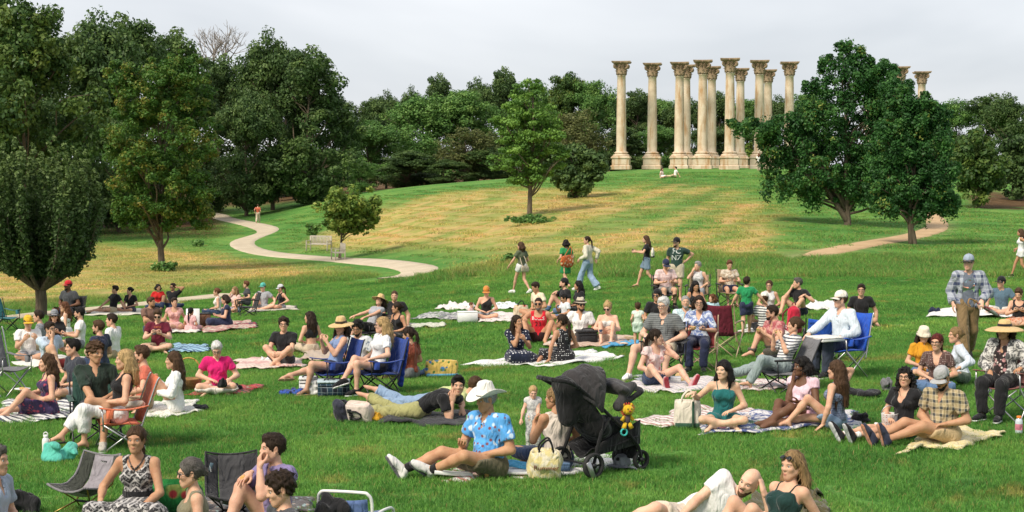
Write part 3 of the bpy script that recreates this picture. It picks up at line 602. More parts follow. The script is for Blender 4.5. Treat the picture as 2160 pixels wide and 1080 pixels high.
# ---------------- the columns
st = bpy.data.materials.new('sandstone'); t, b = nodes(st); v = objco(t)
oi = t.nodes.new('ShaderNodeObjectInfo'); ad = N(t, 'ShaderNodeVectorMath', operation='ADD'); cmb = N(t, 'ShaderNodeVectorMath', operation='SCALE'); cmb.inputs[0].default_value = (37, 17, 5)
t.links.new(oi.outputs['Random'], cmb.inputs['Scale']); t.links.new(v, ad.inputs[0]); t.links.new(cmb.outputs[0], ad.inputs[1]); vv = ad.outputs[0]
stretch = N(t, 'ShaderNodeMapping'); stretch.inputs['Scale'].default_value = (1, 1, .14); t.links.new(vv, stretch.inputs['Vector'])
c = ramp(t, noise(t, vv, .9, 5, .65), [(.3, (.50, .395, .28)), (.55, (.66, .545, .405)), (.75, (.72, .62, .50))])
streak = ramp(t, noise(t, stretch.outputs[0], 2.6, 5, .65), [(.49, (0, 0, 0)), (.66, (1, 1, 1))]); c = mix(t, math_(t, 'MULTIPLY', streak, .8), c, (.42, .225, .085))
t.links.new(c, b.inputs['Base Color']); b.inputs['Roughness'].default_value = .9; bump(t, b, noise(t, vv, 7, 5), .4, .03); STONE = st
cs = bpy.data.materials.new('weathered_stone'); t, b = nodes(cs); v = objco(t)
t.links.new(ramp(t, noise(t, v, 3, 5, .7), [(.32, (.16, .105, .06)), (.7, (.42, .31, .20))]), b.inputs['Base Color']); b.inputs['Roughness'].default_value = .95; bump(t, b, noise(t, v, 16, 4), .6, .04); CAPM = cs
def column_meshes():
    out = []
    m = MB(); m.box((0, 0, .09), (1.86, 1.86, .42)); m.box((0, 0, .62), (1.62, 1.62, .72), bev=.03); m.box((0, 0, 1.02), (1.80, 1.80, .12)); m.box((0, 0, 1.12), (1.68, 1.68, .09))
    for a in range(4):                                     # raised panel on each face of the pedestal
        m.box(rotz(a*PI/2) @ np.array([0, -.815, .64]), (1.22, .03, .5) if a % 2 == 0 else (.03, 1.22, .5), bev=.1)
    out.append(('pedestal', STONE, m))
    m = MB(); pr = [(.70, 1.16)]
    for k in range(7): a = -PI/2+PI*k/6; pr.append((.70+.08*math.cos(a), 1.25+.085*math.sin(a)))
    pr += [(.64, 1.345), (.60, 1.40), (.61, 1.43)]
    for k in range(6): a = -PI/2+PI*k/5; pr.append((.615+.055*math.cos(a), 1.485+.055*math.sin(a)))
    pr += [(.575, 1.545), (.56, 1.60)]; m.lathe(pr, 30); m.box((0, 0, 1.18), (1.56, 1.56, .05)); out.append(('base', STONE, m))
    m = MB(); pr = [(.53, 1.595)]
    for k in range(13):
        q = k/12; pr.append((.470-.080*q**1.4+.008*math.sin(PI*q), 1.65+q*7.05))
    pr += [(.43, 8.73), (.45, 8.77), (.43, 8.81), (.41, 8.83)]
    sh = [pr[0], pr[1]]
    m.lathe(pr, 30)
    for z in (3.9, 6.5): m.lathe([(.472-.080*((z-1.65)/7.05)**1.4, z-.014), (.488-.080*((z-1.65)/7.05)**1.4, z), (.472-.080*((z-1.65)/7.05)**1.4, z+.014)], 30)
    out.append(('shaft', STONE, m))
    m = MB(); m.lathe([(.40, 8.80), (.40, 9.1), (.44, 9.5), (.57, 9.86), (.62, 9.93)], 24); out.append(('bell', CAPM, m))
    lv = []
    for row, (z0, h, n, off, r0) in enumerate(((8.84, .52, 8, 0, .42), (8.95, .78, 8, PI/8, .425))):
        for k in range(n):
            a = 2*PI*k/n+off
            def fn(u, w, a=a, z0=z0, h=h, r0=r0):
                wd = .17*(1-.55*(2*abs(u-.5))**2*0)*(math.sin(PI*min(1, .22+w*.75))+.1); z = z0+h*min(w, .86+.0*w)+(-.10*max(0, w-.8)/.2 if w > .8 else 0)
                rr = r0+.02+.03*w+.20*max(0, w-.55)**1.4*2.0+.035*math.cos((u-.5)*PI); x = (u-.5)*2*wd
                return rotz(a) @ np.array([x, rr, z])
            q = MB(); q.sheet(fn, 4, 7, .03); lv.append(q)
    vol = []
    for k in range(4):
        a = PI/4+k*PI/2; q = MB(); S = []
        for i in range(22):
            f = i/21; ang = -PI*.6+f*PI*2.7; rad = .20*(1-.75*f); S.append(rotz(a) @ np.array([0, .80+rad*math.cos(ang)*.9, 9.66+rad*math.sin(ang)]))
        S = [rotz(a) @ np.array([0, .50, 9.25]), rotz(a) @ np.array([0, .60, 9.45])]+S; q.tube(S, np.linspace(.075, .05, len(S)), 6); vol.append(q)
        b2 = a+PI/4; fl = MB(); fl.ball(rotz(b2) @ np.array([0, .66, 9.98]), (.12, .12, .12), 8); vol.append(fl)
        for sg in (-1, 1):                                # small inner scrolls of each face
            S = []
            for i in range(12): f = i/11; ang = -PI*.5+f*PI*2; rad = .12*(1-.7*f); S.append(rotz(b2) @ np.array([sg*(.17-rad*math.cos(ang)*.8), .58, 9.70+rad*math.sin(ang)]))
            q2 = MB(); q2.tube(S, np.linspace(.04, .03, 12), 5); vol.append(q2)
    m = MB(); ring = []
    for k in range(4):
        for w in np.linspace(-1, 1, 9)[:-1]:
            y = .67+.25*w*w; x = w*.86
            ring.append(rotz(k*PI/2)[:2, :2] @ np.array([-x, y]))
    ring = np.array(ring); n = len(ring); V = []
    for z, s_ in ((9.90, .90), (9.98, .97), (9.99, 1.0), (10.10, 1.02), (10.12, .98)): V += [(q[0]*s_, q[1]*s_, z) for q in ring]
    F = [[i*n+j, i*n+(j+1) % n, (i+1)*n+(j+1) % n, (i+1)*n+j] for i in range(4) for j in range(n)]+[list(range(n-1, -1, -1)), list(range(4*n, 5*n))]
    m.add(V, F); out.append(('abacus', CAPM, m))
    return [(nm, mkmesh(nm, np.concatenate(q.V), q.F, mm, smooth=(nm not in ('pedestal', 'abacus')))) for nm, mm, q in out], [mkmesh('acanthus_leaf', np.concatenate(q.V), q.F, CAPM) for q in lv], [mkmesh('volute', np.concatenate(q.V), q.F, CAPM) for q in vol]
CM, CLV, CVO = column_meshes()
COLS = [(1310, 162, 'leftmost stone column of the ruin, standing apart'), (1375, 165, 'second stone column from the left'), (1432, 163.4, 'third front column, overlapped closely by one behind it'), (1446, 168, 'column almost hidden behind the third front column'), (1481, 160.2, 'fourth front column from the left with a rust streak'), (1500, 170.6, 'shorter-looking back column right behind the fourth front column'),
        (1538, 157.5, 'nearest front column, its capital highest of all'), (1560, 174, 'back column right of the nearest column'), (1600, 160.5, 'front column partly covered by the ginkgo branch'), (1618, 176.5, 'back column behind the ginkgo branch, right of the sixth front column'), (1663, 163, 'front column touching the left side of the ginkgo crown'), (1832, 170, 'column behind the right shoulder of the ginkgo crown'), (1896, 171, 'column capital peeping above the second ginkgo'), (1941, 180, 'rightmost stone column, capital clear of the ginkgos')]
for k, (px, d, lab) in enumerate(COLS):
    p = atdist(px, d); p[2] = CAMZ-.47
    o = empty('stone_column', p, R(-9), lab, 'column', 'stone columns on the hilltop')
    for nm, me in CM: link(nm, me, o)
    bell = [c for c in o.children if c.name.startswith('bell')][0]
    for me in CLV: link('acanthus_leaf', me, bell)
    for me in CVO: link('volute', me, bell)
# ---------------- signed-distance modelling: limbs and cloth grow together into one surface
class Field:
    def __init__(s, lo, hi, vox):
        s.lo = np.asarray(lo, float); s.h = vox; s.n = np.ceil((np.asarray(hi, float)-s.lo)/vox).astype(int)+1
        s.D = np.full(s.n, .25, np.float32); s.ax = [(s.lo[k]+vox*np.arange(s.n[k])).astype(np.float32) for k in range(3)]
    def sub(s, lo, hi):
        a = np.clip(np.floor((np.asarray(lo)-s.lo)/s.h).astype(int), 0, s.n-1); b = np.clip(np.ceil((np.asarray(hi)-s.lo)/s.h).astype(int)+1, a+1, s.n)
        sl = tuple(slice(a[k], b[k]) for k in range(3)); X = s.ax[0][sl[0]][:, None, None]; Y = s.ax[1][sl[1]][None, :, None]; Z = s.ax[2][sl[2]][None, None, :]
        return sl, X, Y, Z
    def put(s, sl, d, k, op):
        a = s.D[sl]
        if op == 'cut': a = -a
        if k > 0:
            h = np.maximum(k-np.abs(a-d), 0)/k; m = np.minimum(a, d)-h*h*k*.25
        else: m = np.minimum(a, d)
        s.D[sl] = -m if op == 'cut' else m
    def cone(s, a, b, ra, rb, k=.02, flat=None, ff=1.0, clip=None, op='add'):
        a = np.asarray(a, float); b = np.asarray(b, float); pad = max(ra, rb)+max(k, .02)+.01; sl, X, Y, Z = s.sub(np.minimum(a, b)-pad, np.maximum(a, b)+pad)
        v = b-a; L2 = max(float(v @ v), 1e-9); x, y, z = X-a[0], Y-a[1], Z-a[2]; t = np.clip((x*v[0]+y*v[1]+z*v[2])/L2, 0, 1)
        qx, qy, qz = x-t*v[0], y-t*v[1], z-t*v[2]; r = ra+t*(rb-ra); q2 = qx*qx+qy*qy+qz*qz
        if flat is not None:
            c = qx*flat[0]+qy*flat[1]+qz*flat[2]; q2 = q2+c*c*(1/(ff*ff)-1); d = np.sqrt(np.maximum(q2, 1e-9))-r; d = np.where(d > 0, d*(.5+.5*ff), d*ff)
        else: d = np.sqrt(np.maximum(q2, 1e-9))-r
        if clip is not None:
            u = nrm(v); e = b if clip > 0 else a; d = np.maximum(d, ((X-e[0])*u[0]+(Y-e[1])*u[1]+(Z-e[2])*u[2])*(1 if clip > 0 else -1))
        s.put(sl, d, k, op)
    def ell(s, c, r, k=.02, Rm=None, op='add'):
        c = np.asarray(c, float); r = np.asarray(r, float); pad = r.max()+max(k, .02)+.01; sl, X, Y, Z = s.sub(c-pad, c+pad); x, y, z = X-c[0], Y-c[1], Z-c[2]
        if Rm is not None: x, y, z = (Rm[0, i]*x+Rm[1, i]*y+Rm[2, i]*z for i in range(3))
        k0 = np.sqrt((x/r[0])**2+(y/r[1])**2+(z/r[2])**2); k1 = np.sqrt((x/r[0]**2)**2+(y/r[1]**2)**2+(z/r[2]**2)**2)+1e-6
        s.put(sl, k0*(k0-1)/k1, k, op)
    def plane(s, p, n):
        n = nrm(n); X, Y, Z = s.ax[0][:, None, None], s.ax[1][None, :, None], s.ax[2][None, None, :]
        s.D = np.maximum(s.D, ((X-p[0])*n[0]+(Y-p[1])*n[1]+(Z-p[2])*n[2]).astype(np.float32))
    def ripple(s, amp, f, seed=0, zs=1.0):
        r = np.random.default_rng(seed); X, Y, Z = s.ax[0][:, None, None], s.ax[1][None, :, None], s.ax[2][None, None, :]; o = 0
        for i in range(4):
            d = nrm(r.normal(0, 1, 3))*f*r.uniform(.6, 1.6); d[2] *= zs; e = nrm(r.normal(0, 1, 3))*f*.5
            o = o+np.sin(X*d[0]+Y*d[1]+Z*d[2]+1.3*np.sin(X*e[0]+Y*e[1]+Z*e[2]+i)+r.uniform(0, 6))
        s.D = s.D+(amp*.5*o).astype(np.float32)
    def mesh(s):
        D = s.D; S = D < 0; D = np.pad(D, 1, constant_values=.2) if (S[0].any() or S[-1].any() or S[:, 0].any() or S[:, -1].any() or S[:, :, 0].any() or S[:, :, -1].any()) else D
        off = s.lo-(s.h if D.shape != S.shape else 0); S = D < 0; c = np.zeros(np.array(D.shape)-1, np.int8)
        for i in (0, 1):
            for j in (0, 1):
                for k in (0, 1): c += S[i:i+c.shape[0], j:j+c.shape[1], k:k+c.shape[2]]
        A = np.argwhere((c > 0) & (c < 8)); idx = np.full(c.shape, -1, np.int32); idx[tuple(A.T)] = np.arange(len(A))
        if len(A) == 0: return np.zeros((0, 3)), np.zeros((0, 4), int)
        P = np.zeros((len(A), 3)); W = np.zeros(len(A)); O = [(i, j, k) for i in (0, 1) for j in (0, 1) for k in (0, 1)]; val = {o: D[A[:, 0]+o[0], A[:, 1]+o[1], A[:, 2]+o[2]] for o in O}
        for o in O:
            for ax in range(3):
                if o[ax] == 0:
                    o2 = list(o); o2[ax] = 1; o2 = tuple(o2); a, b = val[o], val[o2]; m = (a < 0) != (b < 0)
                    t = np.where(m, a/(a-b+1e-12), 0); q = np.tile(np.array(o, float), (len(A), 1)); q[:, ax] = t; P += q*m[:, None]; W += m
        V = off+(A+P/W[:, None])*s.h; F = []
        for ax in range(3):
            o1, o2 = (ax+1) % 3, (ax+2) % 3; lo_ = [slice(None)]*3; hi_ = [slice(None)]*3; lo_[ax] = slice(0, -1); hi_[ax] = slice(1, None)
            a, b = S[tuple(lo_)], S[tuple(hi_)]; E = np.argwhere(a != b); E = E[(E[:, o1] > 0) & (E[:, o2] > 0) & (E[:, o1] < c.shape[o1]) & (E[:, o2] < c.shape[o2])]
            inside = a[tuple(E.T)]; q = []
            for d1, d2 in ((1, 1), (0, 1), (0, 0), (1, 0)):
                e = E.copy(); e[:, o1] -= d1; e[:, o2] -= d2; q.append(idx[tuple(e.T)])
            q = np.stack(q, 1); q[~inside] = q[~inside][:, ::-1]; F.append(q)
        return V, np.concatenate(F)
def joinm(parts):
    """[(V, F quads, material)] -> one mesh"""
    V = []; F = []; M = []; n = 0
    for v, f, m in parts:
        if len(v) == 0: continue
        V.append(v); F.append(np.asarray(f)+n); M.append(np.full(len(f), m)); n += len(v)
    return np.concatenate(V), np.concatenate(F), np.concatenate(M)
def ballq(c, r, n=8, Rm=None):
    """a ball of quads only"""
    k = 4; n = min(n, 7); t = np.linspace(.04*PI, .96*PI, k+1); a = np.arange(n)*2*PI/n
    P = np.stack([np.sin(t)[:, None]*np.cos(a), np.sin(t)[:, None]*np.sin(a), -np.cos(t)[:, None]+0*a], -1).reshape(-1, 3)*np.broadcast_to(np.asarray(r, float), (3,))
    if Rm is not None: P = P @ Rm.T
    F = [[i*n+j, i*n+(j+1) % n, (i+1)*n+(j+1) % n, (i+1)*n+j] for i in range(k) for j in range(n)]
    return P+np.asarray(c, float), np.array(F)

# ---------------- head and hand, shaped once at two finenesses
def make_head(v, fem, child):
    f = Field((-.12, -.14, -.17), (.12, .15, .16), v); w = .94 if fem else 1.0
    f.ell((0, -.014, .030), (.074, .094, .086), .02); f.ell((0, .020, -.028), (.060*w, .070, .084), .03)
    f.cone((0, .018, -.055), (0, .060, -.096+.004*fem), .050*w, .021, .03)
    for sx in (-1, 1):
        f.cone((sx*.050*w, .0, -.050), (sx*.012, .064, -.098), .020, .017, .03)
        f.ell((sx*.036, .066, -.022), (.022, .020, .020), .025)
        f.cone((sx*.010, .083, .026), (sx*.044, .072, .028), .010, .009, .018)
    f.cone((0, .084, .018), (0, .103, -.022), .0085, .0125, .014)
    for sx in (-1, 1): f.ell((sx*.011, .096, -.024), (.009, .010, .008), .008)
    f.ell((0, .083, -.056), (.024, .014, .014), .012); f.ell((0, .078, -.078), (.02, .01, .01), .02)
    for sx in (-1, 1): f.ell((sx*.031, .098, .004), (.018, .015, .0095), .012, op='cut')
    f.ell((0, .103, -.066), (.017, .010, .0035), .006, op='cut')
    for sx in (-1, 1):
        f.ell((sx*.077, -.008, -.004), (.009, .019, .031), .008, Rm=rotz(-sx*.35)); f.ell((sx*.084, -.003, -.002), (.006, .009, .017), .005, op='cut')
    return f.mesh()
HEADS = {}
for fem in (0, 1):
    for lod, v in ((0, .0080), (1, .0120), (2, .0165)): HEADS[fem, lod] = make_head(v, fem, 0)
def faceparts(fem, lod):
    """eyes, lids, brows and lips as (V, F, material index)"""
    o = []
    for sx in (-1, 1):
        c = np.array((sx*.031, .077, .003))
        o.append((*ballq(c, .0112, 8), 1)); o.append((*ballq(c+(0, .0078, -.0005), (.0064, .0048, .0062), 8), 2))
        for i in range(3):
            a = (i-1)*.012; o.append((*ballq(c+(a, .0105-abs(a)*.25, .0088-abs(a)*.16), (.0072, .0033, .0020), 6), 2 if fem else 3))
        for i in range(4):
            a = -.016+i*.0105; o.append((*ballq((sx*(.031+a), .0885-abs(a+.01)*.28-(.004 if i == 3 else 0), .0235+(.003 if i in (1, 2) else 0)), (.0080, .0042, .0022 if fem else .0030), 6), 3))
    o.append((*ballq((0, .094, -.0605), (.0185, .0055, .0042), 8), 4)); o.append((*ballq((0, .093, -.0705), (.0155, .0060, .0046), 8), 4))
    return o
def make_hand(v, curl, spread=.10, tc=.5):
    """right hand: wrist at 0, fingers along +y, palm towards -z, thumb at -x"""
    f = Field((-.10, -.05, -.12), (.08, .22, .06), v); z = np.array((0, 0, 1.))
    f.cone((0, -.03, 0), (0, .015, 0), .024, .026, .02, (0, 0, 1), .72)
    for x0, x1 in ((-.022, -.028), (0, -.006), (.02, .022)): f.cone((x0*.6, .01, 0), (x1, .082, 0), .020, .016, .02, (0, 0, 1), .75)
    for i, (x, l, y0) in enumerate(((-.031, .074, .086), (-.010, .082, .092), (.011, .076, .088), (.030, .058, .078))):
        p = np.array((x, y0, 0)); a = 0; sp = (i-1.4)*spread*-1
        for j, (fr, cv) in enumerate(((.46, .55), (.30, .8), (.24, .6))):
            a -= curl*cv*(1+.08*i); d = np.array((-math.sin(sp)*math.cos(a)*1.0, math.cos(a), math.sin(a))); q = p+nrm(d)*l*fr; f.cone(p, q, .0092-.0010*j, .0086-.0012*j, .004); p = q
    p = np.array((-.026, .018, -.006)); a = np.array((-.050, .048, -.018-.018*tc)); b2 = a+np.array((-.012+.016*tc, .030, -.012*tc-.004)); c = b2+np.array((.004+.012*tc, .024, -.010*tc))
    f.cone(p, a, .017, .013, .012); f.cone(a, b2, .012, .0105, .005); f.cone(b2, c, .0105, .008, .005)
    return f.mesh()
HANDS = {}
for lod, v in ((0, .0066), (1, .0100), (2, .0135)):
    for nm, cu, tcv in (('flat', .12, .1), ('relax', .42, .4), ('grip', .95, .9)): HANDS[nm, lod] = make_hand(v, cu, .10 if nm != 'flat' else .16, tcv)

# ---------------- cloth, skin and hair materials
def fabric(color, pat=None, col2=(.8, .8, .8), sc=1.0, rough=.85, col3=None, dark=None):
    k = ('fab', tuple(color), pat, tuple(col2), sc, col3)
    if k in MATS: return MATS[k]
    m = bpy.data.materials.new('cloth_'+(pat or 'plain')); MATS[k] = m; t, b = nodes(m); v = objco(t); sx = t.nodes.new('ShaderNodeSeparateXYZ'); t.links.new(v, sx.inputs[0]); X, Y, Z = sx.outputs
    n = noise(t, v, 9, 4, .6); base = ramp(t, n, [(.3, [x*.88 for x in color]), (.7, [min(1, x*1.1) for x in color])])
    def band(co, per, w, sharp=.04):
        q = math_(t, 'FRACT', math_(t, 'MULTIPLY', math_(t, 'ADD', co, 10.0), 1/per)); a = math_(t, 'ABSOLUTE', math_(t, 'SUBTRACT', q, .5))
        return math_(t, 'MULTIPLY', math_(t, 'SUBTRACT', w/2, a), 1/sharp, True)
    warp = N(t, 'ShaderNodeVectorMath', operation='ADD'); nz = noise(t, v, 5, 2, .5, out='Color'); sc3 = N(t, 'ShaderNodeVectorMath', operation='SCALE'); sc3.inputs['Scale'].default_value = .035
    t.links.new(nz, sc3.inputs[0]); t.links.new(v, warp.inputs[0]); t.links.new(sc3.outputs[0], warp.inputs[1]); s2 = t.nodes.new('ShaderNodeSeparateXYZ'); t.links.new(warp.outputs[0], s2.inputs[0])
    if pat == 'hstripe': base = mix(t, band(s2.outputs[2], .05*sc, .45), base, col2)
    elif pat == 'vstripe': base = mix(t, band(s2.outputs[0], .04*sc, .4), base, col2)
    elif pat == 'dstripe': base = mix(t, band(math_(t, 'ADD', s2.outputs[0], s2.outputs[1]), .16*sc, .45), base, col2)
    elif pat == 'plaid':
        xy = math_(t, 'ADD', s2.outputs[0], math_(t, 'MULTIPLY', s2.outputs[1], .7))
        a = band(xy, .075*sc, .42, .05); c_ = band(s2.outputs[2], .075*sc, .42, .05); e = math_(t, 'ADD', math_(t, 'MULTIPLY', a, .5), math_(t, 'MULTIPLY', c_, .5)); base = mix(t, e, base, col2)
        l = math_(t, 'MAXIMUM', band(xy, .0375*sc, .08, .05), band(s2.outputs[2], .0375*sc, .08, .05)); base = mix(t, math_(t, 'MULTIPLY', l, .5), base, col3 or (.9, .9, .85))
    elif pat == 'dots':
        vo = N(t, 'ShaderNodeTexVoronoi'); vo.inputs['Scale'].default_value = 24/sc; vo.inputs['Randomness'].default_value = .25; t.links.new(v, vo.inputs['Vector']); base = mix(t, math_(t, 'MULTIPLY', math_(t, 'SUBTRACT', .30, vo.outputs['Distance']), 12, True), base, col2)
    elif pat == 'floral':
        vo = N(t, 'ShaderNodeTexVoronoi'); vo.inputs['Scale'].default_value = 15/sc; t.links.new(warp.outputs[0], vo.inputs['Vector']); mk = math_(t, 'MULTIPLY', math_(t, 'SUBTRACT', .44, vo.outputs['Distance']), 7, True)
        g = math_(t, 'GREATER_THAN', noise(t, v, 7/sc, 2), .46); base = mix(t, math_(t, 'MULTIPLY', mk, g), base, col2)
        if col3: 
            v2 = N(t, 'ShaderNodeTexVoronoi'); v2.inputs['Scale'].default_value = 19/sc; t.links.new(v, v2.inputs['Vector']); base = mix(t, math_(t, 'MULTIPLY', math_(t, 'SUBTRACT', .30, v2.outputs['Distance']), 9, True), base, col3)
    elif pat == 'blotch': base = mix(t, ramp(t, noise(t, v, 11/sc, 4, .7, 1.5), [(.46, (0, 0, 0)), (.54, (1, 1, 1))]), base, col2)
    elif pat == 'zigzag':
        zz = math_(t, 'ADD', s2.outputs[2], math_(t, 'MULTIPLY', math_(t, 'PINGPONG', math_(t, 'ADD', s2.outputs[0], 5), .05), .9)); base = mix(t, band(zz, .045*sc, .3), base, col2)
        base = mix(t, math_(t, 'MULTIPLY', ramp(t, noise(t, v, 40, 2), [(.5, (0, 0, 0)), (.56, (1, 1, 1))]), .6), base, col2)
    t.links.new(base, b.inputs['Base Color']); b.inputs['Roughness'].default_value = rough; b.inputs['Specular IOR Level'].default_value = .2; b.inputs['Sheen Weight'].default_value = .15
    fm_ = N(t, 'ShaderNodeMapping'); fm_.inputs['Scale'].default_value = (1, 1, .42); fm_.inputs['Rotation'].default_value = (.3, .5, 0); t.links.new(v, fm_.inputs['Vector'])
    fold = math_(t, 'ABSOLUTE', math_(t, 'SUBTRACT', noise(t, fm_.outputs[0], 8, 1.5, .5, .9), .5))
    bump(t, b, math_(t, 'ADD', math_(t, 'MULTIPLY', fold, 1.8), math_(t, 'MULTIPLY', noise(t, fm_.outputs[0], 26, 2, .5, .6), .30)), .8, .045); return m
def skinmat(c):
    k = ('skin', tuple(c))
    if k in MATS: return MATS[k]
    m = bpy.data.materials.new('skin'); MATS[k] = m; t, b = nodes(m); v = objco(t)
    n = noise(t, v, 11, 4, .6); t.links.new(ramp(t, n, [(.28, (c[0]*.86, c[1]*.74, c[2]*.70)), (.5, (c[0], c[1]*.97, c[2]*.95)), (.72, (min(1, c[0]*1.08), c[1]*1.10, c[2]*1.08))]), b.inputs['Base Color'])
    b.inputs['Roughness'].default_value = .55; b.inputs['Specular IOR Level'].default_value = .28; bump(t, b, noise(t, v, 60, 3), .25, .006); b.inputs['Subsurface Weight'].default_value = .08; b.inputs['Subsurface Radius'].default_value = (.012, .005, .003); b.inputs['Subsurface Scale'].default_value = .5
    return m
def hairmat(c):
    k = ('hair', tuple(c))
    if k in MATS: return MATS[k]
    m = bpy.data.materials.new('hair'); MATS[k] = m; t, b = nodes(m); v = objco(t); mpn = N(t, 'ShaderNodeMapping'); mpn.inputs['Scale'].default_value = (1, 1, .13); t.links.new(v, mpn.inputs['Vector'])
    n = noise(t, mpn.outputs[0], 75, 4, .65, 1.2); t.links.new(ramp(t, n, [(.3, [x*.5 for x in c]), (.55, c), (.75, [min(1, x*1.75+.012) for x in c])]), b.inputs['Base Color'])
    b.inputs['Roughness'].default_value = .55; b.inputs['Specular IOR Level'].default_value = .18; bump(t, b, n, .8, .012); return m
SK = {'fair': (.68, .43, .31), 'light': (.60, .36, .245), 'tan': (.47, .26, .155), 'brown': (.34, .18, .105), 'dark': (.14, .068, .040), 'asian': (.68, .45, .31)}
HC = {'black': (.012, .010, .009), 'dark': (.030, .018, .011), 'brown': (.075, .040, .020), 'auburn': (.13, .052, .024), 'blond': (.46, .31, .14), 'dkblond': (.26, .165, .075), 'grey': (.30, .29, .28), 'white': (.66, .65, .62), 'red': (.11, .018, .014), 'salt': (.10, .09, .08)}
EYEW = mat('eye_white', (.75, .72, .68), .25, bmp=0, var=.02); EYED = mat('eye_dark', (.02, .013, .010), .15, bmp=0)
def lipmat(c):
    return mat('lips_%.2f' % c[0], (c[0]*.80, c[1]*.52, c[2]*.55), .45, bmp=0)
def browmat(c): return mat('brow_%.3f_%.3f' % (c[0], c[1]), [x*.8+q for x, q in zip(c, (.06, .035, .022))], .7, bmp=0)
SUNL = mat('sunglass_lens', (.010, .010, .012), .08, bmp=0, spec=.6); FRAME = mat('glasses_frame', (.02, .018, .018), .35, bmp=0)

def ik(a, t, l1, l2, pole):
    a = np.asarray(a, float); v = np.asarray(t, float)-a; Ld = float(np.clip(np.linalg.norm(v), abs(l1-l2)+.02, (l1+l2)*.997)); u = nrm(v); t = a+u*Ld
    x = (l1*l1-l2*l2+Ld*Ld)/(2*Ld); h = math.sqrt(max(l1*l1-x*x, 0)); p = np.asarray(pole, float); p = p-u*(p @ u); return a+u*x+nrm(p)*h, t
LEGS = {   # (right ankle, right knee pole, left ankle, left knee pole, hip height)
 'cross': ((-.13, .30, .075), (1, .55, .22), (.13, .34, .075), (-1, .55, .22), .105),
 'fwd': ((.10, .84, .07), (.1, 0, 1), (-.10, .84, .07), (-.1, 0, 1), .105),
 'fwdwide': ((.26, .80, .07), (.3, 0, 1), (-.24, .80, .07), (-.3, 0, 1), .105),
 'knees': ((.10, .46, .08), (.12, .2, 1), (-.10, .46, .08), (-.12, .2, 1), .105),
 'kneesx': ((-.05, .42, .08), (.8, .3, 1), (.07, .46, .08), (-.8, .3, 1), .105),
 'kneeswide': ((.16, .50, .08), (.5, .2, 1), (-.16, .50, .08), (-.5, .2, 1), .105),
 'oneknee': ((.10, .46, .08), (.1, .2, 1), (-.12, .34, .075), (-1, .55, .22), .105),
 'onefwd': ((.14, .84, .07), (.1, 0, 1), (.06, .36, .075), (-1, .55, .25), .105),
 'onefwdL': ((-.06, .36, .075), (1, .55, .25), (-.14, .84, .07), (-.1, 0, 1), .105),
 'sideR': ((.44, .16, .065), (-.35, 1, .22), (.30, .30, .07), (-.7, 1, .28), .105),
 'sideL': ((-.30, .30, .07), (.7, 1, .28), (-.44, .16, .065), (.35, 1, .22), .105),
 'kneel': ((.10, -.16, .05), (.15, 1, -.2), (-.10, -.16, .05), (-.15, 1, -.2), .20),
 'chair': ((.12, .44, .08), (.12, .5, 1), (-.12, .44, .08), (-.12, .5, 1), .475),
 'chairx': ((-.10, .70, .26), (0, .4, 1), (-.10, .42, .08), (-.12, .5, 1), .475),
 'chairxL': ((.10, .42, .08), (.12, .5, 1), (.10, .70, .26), (0, .4, 1), .475),
 'fig4': ((-.20, .44, .54), (1, .5, .25), (-.12, .44, .08), (-.12, .5, 1), .475),
 'fig4L': ((.12, .44, .08), (.12, .5, 1), (.20, .44, .54), (-1, .5, .25), .475),
 'chairout': ((.10, .74, .10), (.1, .3, 1), (-.10, .70, .10), (-.1, .3, 1), .40),
 'stand': ((.09, -.02, .075), (.1, 1, 0), (-.10, .03, .075), (-.1, 1, 0), .905),
 'walk': ((.07, .30, .085), (.05, 1, .1), (-.07, -.30, .13), (-.05, 1, 0), .875),
 'walkL': ((.07, -.30, .13), (.05, 1, 0), (-.07, .30, .085), (-.05, 1, .1), .875),
 'prone': ((.10, -.86, .07), (.1, 0, -1), (-.08, -.80, .22), (-.1, .1, -1), .11),
}
